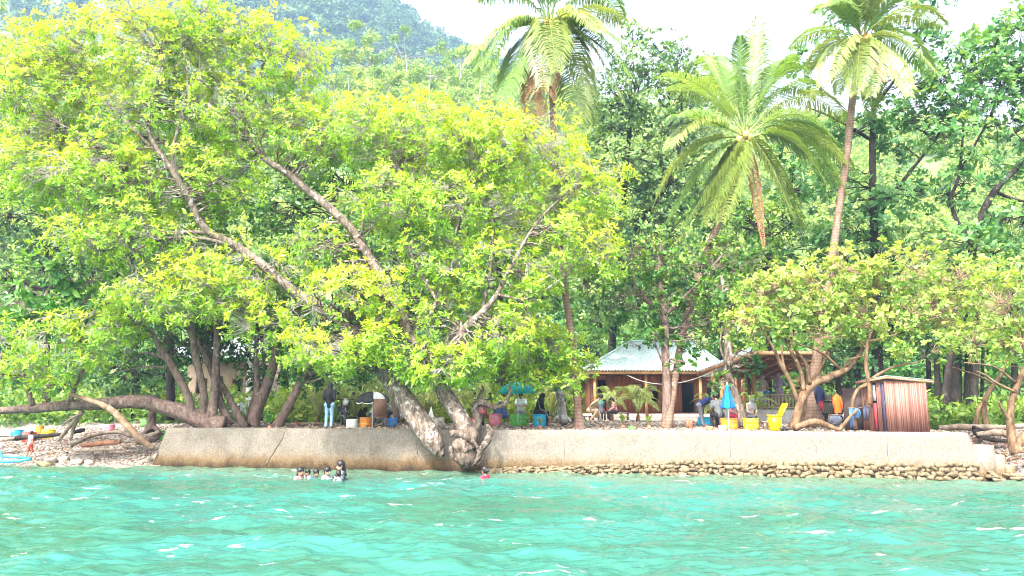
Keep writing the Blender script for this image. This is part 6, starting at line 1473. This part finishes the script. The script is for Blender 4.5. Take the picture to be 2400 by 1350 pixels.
rg = np.random.default_rng(14)
for k, (lab, px, py, d, s) in enumerate([("mossy flat rock at the waterline below the boy on the beach", 103, 1076, 26.9, (.42, .3, .10)), ("square grey rock left of the forked branch", 124, 1058, 27.3, (.24, .2, .17)), ("rounded brown rock on the pebbles beside the square one", 150, 1058, 27.5, (.2, .2, .14)), ("tan rock in the middle of the waterline pebbles", 182, 1062, 27.1, (.26, .2, .14)), ("small tan rock right of the tan one", 214, 1062, 27.1, (.2, .15, .11)), ("pale boulder at the foot of the wall's left corner", 346, 1057, 26.9, (.30, .22, .17))]):
    mb = MB(); p_ = P(px, py, d); p_.z = max(gz(p_.x, p_.y), 0) + s[2] * .4; stone(mb, p_, *s, rg, 0)
    tag(mb.build("beach_rock", mat("rock_%s" % "abcdef"[k], (.22, .17, .12) if k else (.13, .12, .06), (.46, .40, .33) if k else (.26, .22, .12), rough=.9, scale=7, bump=.6)), lab, "rock")
# loose pebbles: nobody could count them
def pebbles(name, label, n, fn, m, seed, smin=.02, smax=.06):
    rg = np.random.default_rng(seed); mb = MB(); ic = np.array([(0, 0, 1), (.9, 0, .3), (.28, .85, .3), (-.73, .53, .3), (-.73, -.53, .3), (.28, -.85, .3), (.73, .53, -.3), (-.28, .85, -.3), (-.9, 0, -.3), (-.28, -.85, -.3), (.73, -.53, -.3), (0, 0, -1)])
    fs = np.array([(0, 1, 2), (0, 2, 3), (0, 3, 4), (0, 4, 5), (0, 5, 1), (1, 6, 2), (2, 7, 3), (3, 8, 4), (4, 9, 5), (5, 10, 1), (6, 7, 2), (7, 8, 3), (8, 9, 4), (9, 10, 5), (10, 6, 1)])
    x, y = fn(rg, n); z = ground_z(x, y); ok = z > -.12; x, y, z = x[ok], y[ok], z[ok]; n = len(x)
    s = rg.uniform(smin, smax, (n, 1, 1)) * rg.uniform(.7, 1.3, (n, 1, 3)) * np.array([1, 1, .6]); a = rg.uniform(0, 6.28, n)
    v = ic[None] * (1 + rg.normal(0, .1, (n, 12, 1))) * s; c_, s_ = np.cos(a)[:, None], np.sin(a)[:, None]
    v = np.stack([v[..., 0] * c_ - v[..., 1] * s_, v[..., 0] * s_ + v[..., 1] * c_, v[..., 2]], -1) + np.stack([x, y, z + .005], -1)[:, None]
    mb.add(v.reshape(-1, 3), [(np.arange(n)[:, None, None] * 12 + fs[None]).reshape(-1, 3)])
    t = np.repeat(rg.random(n), len(fs)); return tag(mb.build(name, m, attr=t), label, "pebbles", kind="stuff")
PEB = leaf_mat("pebble", [(0, (.06, .045, .035)), (.3, (.14, .10, .075)), (.6, (.23, .185, .15)), (1, (.38, .35, .31))], 0.0, rough=.85, gloss=.2)
pebbles("beach_pebbles", "loose grey and brown pebbles on the sloping beach left of the sea wall", 16000, lambda r, n: (r.uniform(-21, -12.3, n), 26.2 + r.random(n) ** 1.2 * 8), PEB, 1, .025, .065)
pebbles("beach_pebbles", "loose pebbles and coral bits on the beach right of the steps", 4500, lambda r, n: (r.uniform(13.6, 19, n), r.uniform(21, 28, n)), PEB, 2, .025, .06)
pebbles("terrace_pebbles", "pale pebbles strewn over the terrace behind the sea wall", 13000, lambda r, n: (r.uniform(-13, 14, n), 24.0 + r.random(n) ** 1.3 * 14), PEB, 3, .025, .07)
# leaf litter
LIT = leaf_mat("dry_leaf", [(0, (.14, .05, .03)), (.5, (.28, .12, .06)), (1, (.45, .30, .12))], .1, rough=.8, tcol=(1, 1, 1))
mb, ti = MB(), []; n = 1500; rg = np.random.default_rng(31)
x = np.concatenate([rg.uniform(14.0, 18, 600), rg.uniform(-18, -13, 300), rg.uniform(-12, 13, 600)]); y = np.concatenate([rg.uniform(22.8, 27, 600), rg.uniform(28, 33, 300), rg.uniform(25, 33, 600)]); z = ground_z(x, y)
ok = z > .08; leaf_field(mb, ti, np.stack([x, y, z + .03], -1)[ok], np.array([[0, 0, 1.0]]) + rg.normal(0, .2, (ok.sum(), 3)), np.full(ok.sum(), .14), rg.random(ok.sum()), 2, rg, (75, 95), .5, True)
tag(mb.build("leaf_litter", LIT, attr=np.concatenate(ti)), "dry brown leaves littering the beach and terrace", "leaves", kind="stuff")
# blue plastic pipes of an outrigger at the left edge
PIPE = mat("pipe_blue", (.03, .30, .50), (.05, .38, .58), rough=.4, scale=3)
t = thing("outrigger_float", "light blue outrigger frame of thick pipes drifting at the left edge of the beach", "outrigger", tuple(P(20, 1078, 26.3)))
mb = MB(); mb.tube([P(-60, 1079, 25.6), P(10, 1082, 25.6), P(48, 1080, 25.6), P(72, 1075, 25.6)], .055, 10); mb.build("float_pipe", PIPE, t)
mb = MB(); mb.tube([P(-60, 1066, 26.6), P(0, 1069, 26.6), P(62, 1073, 26.3)], .045, 10); mb.build("float_pipe", PIPE, t)
mb = MB(); mb.tube([P(2, 1056, 26.4), P(3, 1070, 26.5), P(6, 1082, 25.6)], .03, 8); mb.build("cross_pipe", PIPE, t)
# ------------------------------------------------------------------ people
SKIN = mat("skin_brown", (.23, .115, .07), (.29, .155, .10), rough=.55, scale=6)
SKINP = mat("skin_light", (.33, .19, .125), (.38, .235, .165), rough=.55, scale=6)
HAIR = mat("hair_black", (.012, .010, .010), rough=.45)
EYE_M = mat("eye_dark", (.03, .02, .02), rough=.2); LIP = mat("lips", (.32, .10, .09), rough=.5)
def remesh(o, vx, it=4):
    r = o.modifiers.new("skin", 'REMESH'); r.mode = 'VOXEL'; r.voxel_size = vx; r.use_smooth_shade = True
    s = o.modifiers.new("soften", 'SMOOTH'); s.factor = .5; s.iterations = it
def joints(pose, k):
    """joint positions for a 1.75 m figure facing -y; pose overrides them"""
    J = dict(pel=(0, 0, .93), chest=(0, .0, 1.28), neck=(0, .01, 1.47), head=(0, -.02, 1.62))
    for s, n in ((-1, 'l'), (1, 'r')):
        J['sh' + n] = (s * .175, .01, 1.42); J['el' + n] = (s * .24, .03, 1.13); J['wr' + n] = (s * .25, -.06, .88)
        J['hi' + n] = (s * .09, 0, .90); J['kn' + n] = (s * .10, -.02, .49); J['an' + n] = (s * .10, .03, .08); J['to' + n] = (s * .12, -.14, .03)
    J.update(pose)
    return {a: np.array(v, float) * k for a, v in J.items()}
def sit_pose(lean=0.06, hands='lap', seat=.45, spread=.11, twist=0.0):
    z = seat + .10
    p = dict(pel=(0, 0, z), chest=(0, -lean, z + .33), neck=(0, -lean * 1.5, z + .52), head=(0, -lean * 1.9 - .03, z + .67))
    for s, n in ((-1, 'l'), (1, 'r')):
        p['sh' + n] = (s * .175, -lean * 1.35, z + .47); p['hi' + n] = (s * .09, 0, z - .03); p['kn' + n] = (s * spread, -.43, z - .02); p['an' + n] = (s * spread, -.40, .08); p['to' + n] = (s * (spread + .02), -.56, .03)
        if hands == 'lap': p['el' + n] = (s * .24, -.06 - lean, z + .20); p['wr' + n] = (s * .10, -.30, z + .10)
        elif hands == 'table': p['el' + n] = (s * .25, -.20 - lean, z + .22); p['wr' + n] = (s * .10, -.42 - lean, z + .24)
        elif hands == 'prop': p['el' + n] = (s * .24, -.02, z + .2); p['wr' + n] = (s * .22, -.12, z - .02)
    return p
def person(label, loc, rz, pose, H=1.65, skin=SKIN, top=None, bottom=None, hair='short', hairm=None, sleeve=.5, group=None, legs=True, hs=1.0, skirt=False, scarfm=None, vx=.014):
    k = H / 1.75
    J = joints(pose, k)
    J['head'] = J['head'] + (J['head'] - J['neck']) * (hs - 1) * .6
    t = thing("person", label, "person", loc, rz, group)
    B = MB()
    def c(a, b_, ra, rb): B.caps(J[a] if isinstance(a, str) else a, J[b_] if isinstance(b_, str) else b_, ra * k, rb * k, 10)
    def hc(a, b_, ra, rb): B.caps(a, b_, ra * k0 * hs, rb * k0 * hs, 10)
    up = J['head'] - J['neck']; up = up / np.linalg.norm(up)
    tors = J['chest'] - J['pel']; tors = tors / np.linalg.norm(tors)
    c('pel', 'chest', .125, .135); c('hil', 'hir', .115, .115); c('shl', 'shr', .065, .065); c(J['chest'] - np.array([.06 * k, 0, 0]), J['chest'] + np.array([.06 * k, 0, 0]), .12, .12); c('chest', 'neck', .12, .06)
    c('neck', J['head'] - up * .03 * k, .054, .052)
    hd = J['head']; fw = np.array([0, -1.0, 0]); fw = fw - up * np.dot(fw, up); fw /= np.linalg.norm(fw); sd = np.cross(up, fw)
    if 'look' in pose:
        a = pose['look']; fw, sd = fw * math.cos(a) + sd * math.sin(a), sd * math.cos(a) - fw * math.sin(a)
    k0 = k; k = k * hs
    hc(hd + up * .03 * k, hd - up * .035 * k + fw * .012 * k, .096, .078); hc(hd + fw * .05 * k - up * .055 * k, hd + fw * .06 * k - up * .06 * k, .045, .042)   # skull, jaw
    hc(hd + fw * .088 * k + up * .015 * k, hd + fw * .108 * k - up * .018 * k, .011, .016)                                                              # nose
    for s in (-1, 1): hc(hd + sd * s * .088 * k + up * .015 * k, hd + sd * s * .09 * k - up * .02 * k, .018, .015)                                       # ears
    k = k0
    for n in 'lr':
        s = -1 if n == 'l' else 1
        c('sh' + n, 'el' + n, .052, .040); c('el' + n, 'wr' + n, .040, .027)
        fa = J['wr' + n] - J['el' + n]; fa /= max(np.linalg.norm(fa), 1e-6); sx_ = np.cross(fa, np.array([0, 0, 1.0])); sx_ = sx_ / np.linalg.norm(sx_) if np.linalg.norm(sx_) > .2 else np.array([0, -1.0, 0]); dn = np.cross(sx_, fa)
        pm = J['wr' + n] + fa * .075 * k
        c('wr' + n, pm, .028, .034)
        for q in range(4):                                                                                                                         # fingers, curled a little
            o = sx_ * (q - 1.5) * .021 * k; ln = (.072, .082, .078, .062)[q] * k
            m1 = pm + o * 1.1 + fa * (.02 * k + ln * .5) - dn * .006 * k; B.caps(pm + o, m1, .0115 * k, .0105 * k, 6); B.caps(m1, m1 + fa * ln * .42 - dn * ln * .30, .0105 * k, .009 * k, 6)
        th = pm - fa * .03 * k + sx_ * .03 * k * (-s); B.caps(th, th + fa * .045 * k + sx_ * .035 * k * (-s), .013 * k, .011 * k, 6)
        if legs: c('hi' + n, 'kn' + n, .085, .055); c('kn' + n, 'an' + n, .055, .036); c('an' + n, 'to' + n, .042, .032)
    body = B.build("body", skin, t, local=True); remesh(body, vx * k, 3)
    k = k0 * hs
    E = MB()
    for s in (-1, 1): E.ball(tuple(hd + fw * .085 * k + sd * s * .034 * k + up * .022 * k), .012 * k, 8, 6)
    E.build("eyes", EYE_M, body, local=True)
    M_ = MB(); M_.caps(hd + fw * .097 * k - up * .055 * k - sd * .02 * k, hd + fw * .097 * k - up * .055 * k + sd * .02 * k, .008 * k, .008 * k, 6); M_.build("mouth", LIP, body, local=True)
    k = k0
    if top is not None:
        T = MB(); g = 1.0
        def ct(a, b_, ra, rb): T.caps(J[a] if isinstance(a, str) else a, J[b_] if isinstance(b_, str) else b_, ra * k, rb * k, 10)
        ct(J['pel'] - tors * .03 * k, 'chest', .148, .150); ct('shl', 'shr', .082, .082); ct(J['chest'] - np.array([.06 * k, 0, 0]), J['chest'] + np.array([.06 * k, 0, 0]), .138, .138); ct('chest', J['neck'] - (J['neck'] - J['chest']) * .22, .138, .078)
        for n in 'lr':
            e_ = J['el' + n]; 
            if sleeve <= .5: ct('sh' + n, J['sh' + n] + (e_ - J['sh' + n]) * (sleeve * 1.7), .076, .068)
            else: ct('sh' + n, e_, .074, .056); ct(e_, e_ + (J['wr' + n] - e_) * ((sleeve - .5) * 1.9), .056, .044)
        if skirt:
            ct('pel', J['knl'] * .5 + J['knr'] * .5, .16, .2); ct('knl', 'anl', .15, .14); ct('knr', 'anr', .15, .14)
        o = T.build("shirt" if not skirt else "robe", top, t, local=True); remesh(o, .016 * k, 4)
    if bottom is not None and legs:
        T = MB()
        T.caps(J['hil'], J['hir'], .128 * k, .128 * k, 10); T.caps(J['pel'], J['pel'] + tors * .05 * k, .135 * k, .135 * k, 10)
        short = pose.get('shorts', 0)
        for n in 'lr':
            T.caps(J['hi' + n], J['kn' + n], .10 * k, .074 * k, 10)
            if not short: T.caps(J['kn' + n], J['an' + n] + (J['kn' + n] - J['an' + n]) * .06, .073 * k, .058 * k, 10)
        o = T.build("shorts" if short else "trousers", bottom, t, local=True); remesh(o, .016 * k, 4)
    k = k0 * (hs if hair != 'hijab' else 1)
    hm = hairm or HAIR
    Hh = MB()
    back = hd - fw * .018 * k + up * .028 * k
    if hair in ('short', 'long', 'bun'):
        Hh.caps(back + up * .015 * k, back - up * .02 * k - fw * .012 * k, .113 * k, .104 * k, 12)
        if hair == 'long': Hh.caps(back - fw * .03 * k, hd - fw * .085 * k - up * .26 * k, .085 * k, .055 * k, 10)
        if hair == 'bun': Hh.caps(back - fw * .09 * k + up * .0 * k, back - fw * .115 * k - up * .04 * k, .05 * k, .045 * k, 10)
        o = Hh.build("hair", hm, t, local=True); remesh(o, .014 * k, 2)
    elif hair == 'hijab':
        Hh.caps(back + up * .005 * k + fw * .006 * k, back - up * .06 * k - fw * .01 * k, .118 * k, .105 * k, 12); Hh.caps(back - up * .07 * k, J['neck'] - tors * .02 * k, .10 * k, .125 * k, 12)
        Hh.caps(J['shl'] * .8 + J['neck'] * .2, J['shr'] * .8 + J['neck'] * .2, .085 * k, .085 * k, 10); Hh.caps(J['neck'], J['chest'] * .7 + J['neck'] * .3, .13 * k, .16 * k, 12)
        o = Hh.build("headscarf", scarfm or hm, t, local=True); remesh(o, .016 * k, 3)
    elif hair == 'cap':
        Hh.caps(back + up * .02 * k, back + up * .0 * k, .108 * k, .106 * k, 12); o = Hh.build("hair", hm, t, local=True); remesh(o, .014 * k, 2)
    return t
CL = {n: fab("cloth_" + n, c) for n, c in dict(black=(.012, .012, .014), jeans=(.20, .32, .46), navy=(.02, .025, .10), charcoal=(.09, .095, .10), blue=(.02, .22, .42), pale=(.46, .52, .50), tan=(.42, .31, .20), pink=(.36, .17, .17), white=(.34, .34, .36), grey=(.17, .18, .20), red=(.40, .03, .05), teal=(.12, .42, .42), lav=(.30, .25, .34), cream=(.38, .31, .26), rust=(.36, .06, .03), hotpink=(.45, .03, .07), swim=(.03, .03, .032), denim=(.035, .045, .10)).items()}
def at_ground(px, pyb, d=None):
    b0 = G(px, pyb) if d is None else P(px, pyb, d); b0.z = gz(b0.x, b0.y); return b0
# on the wall
p0 = P(770, 1008, 25.9); p0.z = TOPZ + .012
t = person("woman in black headscarf and pale jeans standing on the sea wall, back to the water", p0, math.pi, dict(ell=(-.21, .06, 1.15), elr=(.21, .06, 1.15), wrl=(-.12, -.12, 1.05), wrr=(.12, -.12, 1.05)), 1.56, SKIN, CL['black'], CL['jeans'], 'hijab', CL['black'], .95)
person("man in a blue shirt sitting under the black and white parasol", at_ground(879, 992, 29.2), 2.2, sit_pose(.10, 'table'), 1.66, SKIN, CL['blue'], CL['grey'], 'short', None, .35)
person("man in a pale shirt sitting with folded hands behind the green drum", at_ground(1221, 990, 31.2), 0, sit_pose(.08, 'table', .5), 1.68, SKIN, CL['pale'], CL['grey'], 'short', None, .35)
person("woman in black robe and headscarf sitting beside the bright blue drum", at_ground(1259, 991, 29.6), 1.9, sit_pose(.12, 'lap', .5), 1.62, SKIN, CL['black'], CL['black'], 'hijab', CL['black'], .95, skirt=False)
person("person in dark clothes crouched behind the pale rooty trunk", at_ground(1309, 986, 33), .6, sit_pose(.2, 'lap', .3), 1.6, SKIN, CL['black'], CL['charcoal'], 'short', None, .9)
sp = sit_pose(.30, 'prop', .48); sp['anl'] = (-.16, -.05, .08); sp['tol'] = (-.16, -.2, .03); sp['anr'] = (.2, -.55, .08); sp['tor'] = (.2, -.7, .03)
person("man in a tan shirt sitting sideways and bending over the dark table", at_ground(1382, 988, 36.8), 1.35, sp, 1.68, SKINP, CL['tan'], CL['tan'], 'short', None, .4)
person("person in a teal headscarf sitting between the tan man and the girl in pink", at_ground(1409, 982, 38.8), math.pi, sit_pose(.08, 'table', .5), 1.55, SKINP, CL['grey'], CL['charcoal'], 'hijab', CL['teal'], .9, scarfm=CL['teal'])
person("girl in a pink top with long black hair sitting at the dark table", at_ground(1443, 984, 37.9), -1.45, sit_pose(.10, 'lap', .45), 1.55, SKINP, CL['pink'], CL['black'], 'long', None, .9)
bp_ = dict(pel=(0, .16, .92), chest=(0, -.18, 1.10), neck=(0, -.38, 1.16), head=(0, -.52, 1.20), shl=(-.175, -.32, 1.13), shr=(.175, -.32, 1.13), ell=(-.2, -.40, .88), elr=(.2, -.40, .88), wrl=(-.12, -.52, .70), wrr=(.12, -.52, .70), hil=(-.09, .16, .89), hir=(.09, .16, .89), knl=(-.1, .10, .48), knr=(.1, .10, .48))
person("man in a navy shirt bending forward over the bright blue drum", at_ground(1650, 990, 29.3), 1.15, bp_, 1.62, SKIN, CL['navy'], CL['grey'], 'short', None, .45)
person("man in a charcoal shirt sitting with his back to the sea", at_ground(1686, 993, 27.6), 3.3, sit_pose(.12, 'lap', .42), 1.68, SKIN, CL['charcoal'], CL['black'], 'short', None, .45)
person("person in a pink top sitting behind the orange worn drum", at_ground(1721, 990, 28.0), .2, sit_pose(.05, 'lap', .42), 1.55, SKINP, CL['pink'], CL['hotpink'], 'hijab', CL['pink'], .9, scarfm=CL['pink'])
person("person in a cream headscarf sitting behind the yellow worn drum", at_ground(1759, 991, 28.3), .3, sit_pose(.08, 'lap', .40), 1.5, SKINP, CL['cream'], CL['grey'], 'hijab', CL['cream'], .9, scarfm=CL['white'])
v1 = P(1791, 961, 34.0); v1.z = vz + .002
person("woman in a beige headscarf standing at the veranda railing", v1, .5, dict(ell=(-.24, -.1, 1.15), wrl=(-.15, -.32, 1.1), elr=(.24, -.1, 1.15), wrr=(.15, -.32, 1.1)), 1.55, SKINP, CL['cream'], CL['jeans'], 'hijab', CL['cream'], .95, scarfm=CL['cream'])
v2 = P(1829, 961, 34.2); v2.z = vz + .002
person("woman in a lavender headscarf standing farther along the veranda railing", v2, -.4, dict(ell=(-.24, -.1, 1.15), wrl=(-.12, -.32, 1.12), elr=(.3, -.06, 1.2), wrr=(.36, -.28, 1.18)), 1.62, SKINP, CL['lav'], CL['lav'], 'hijab', CL['lav'], .95, scarfm=CL['lav'])
for k, (lab, px, m, nm, ct_) in enumerate([("blue bowl on the veranda railing", 1797, 'blue', "bowl", "bowl"), ("white dish on the left end of the veranda railing", 1781, 'white', "dish", "dish")]):
    q = P(px, 924, 33.1); q.z = zr + .036; tag(MB().lathe([(.07, 0), (.15, .07), (.17, .13), (.16, .13), (.06, .02)], tuple(q), 14).build(nm, CL[m]), lab, ct_)
ch = P(69, 1061, 28.3); ch.z = gz(ch.x, ch.y)
person("child in a white top and dark red shorts walking on the pebble beach", ch, 2.6, dict(shorts=1, knl=(-.1, -.12, .50), anl=(-.09, .08, .10), tol=(-.1, -.08, .04), knr=(.1, .03, .49), anr=(.1, .16, .09), tor=(.1, .02, .03), elr=(.32, -.02, 1.18), wrr=(.50, -.10, 1.02), ell=(-.28, .02, 1.15), wrl=(-.34, -.02, .92)), 1.02, SKIN, CL['white'], CL['rust'], 'short', None, .3)
# bathers, waist or chest deep in the sea
def swim(label, px, py_top, d, H, deep_head, rz, **kw):
    """deep_head: pixels from the top of the head to the water"""
    q = P(px, py_top, d); loc = Vector((q.x, q.y, q.z - H * (1.74 / 1.75) - .05 - H * .05))
    pose = dict(ell=(-.26, -.12, 1.18), wrl=(-.14, -.34, 1.20), elr=(.26, -.12, 1.18), wrr=(.14, -.34, 1.20)); pose.update(kw.pop('pose', {}))
    return person(label, loc, rz, pose, H, kw.pop('skin', SKIN), kw.pop('top', CL['swim']), CL['black'], kw.pop('hair', 'short'), None, kw.pop('sleeve', .4), hs=1.22, group="bathers in the sea in front of the wall", **kw)
G1 = 22.3
swim("girl in a pink top with a dark hairband bathing at the left of the group", 704, 1090, G1, 1.35, 28, .9, top=CL['pink'], hair='long', skin=SKINP)
swim("small child raising both hands to its face beside the girl in pink", 722, 1094, G1 + .15, 1.10, 22, -.9, top=CL['lav'], skin=SKINP, pose=dict(ell=(-.24, -.18, 1.25), wrl=(-.10, -.2, 1.5), elr=(.24, -.18, 1.25), wrr=(.10, -.2, 1.5)))
swim("boy in a dark blue top bathing second in the line", 741, 1094, G1 + .1, 1.25, 22, .7, top=CL['denim'])
swim("boy in a white shirt bathing in the middle of the group", 767, 1089, G1, 1.35, 27, 1.0, top=CL['white'], skin=SKINP)
swim("woman in a black patterned top standing highest in the water beside the children", 800, 1074, G1, 1.60, 42, -.9, top=mat("swim_print", (.02, .02, .022), (.30, .30, .30), rough=.7, scale=14, ramp=(.55, .62)), hair='long', skin=SKINP, sleeve=.5)
swim("dark haired child held in front of the woman in the black patterned top", 794, 1098, G1 - .45, 1.0, 20, -2.4, top=CL['grey'])
swim("girl in a hot pink top with tied hair swimming alone on the right", 1137, 1088, 22.2, 1.35, 27, -2.2, top=CL['hotpink'], hair='bun', skin=SKINP)
# pink hair tie
# ------------------------------------------------------------------ air: faint blue haze over the far slopes
HZ = bpy.data.materials.new("haze_air"); HZ.use_nodes = True; nt = HZ.node_tree
nt.nodes.remove(nt.nodes["Principled BSDF"]); pv = nt.nodes.new("ShaderNodeVolumePrincipled")
pv.inputs['Color'].default_value = (.44, .66, 1.0, 1); pv.inputs['Density'].default_value = .0006; pv.inputs['Anisotropy'].default_value = .1
nt.links.new(pv.outputs[0], nt.nodes["Material Output"].inputs['Volume'])
mb = MB(); mb.box((0, 420, 158), (1700, 1100, 322)); hz = mb.build("haze", HZ); hz["kind"] = "stuff"
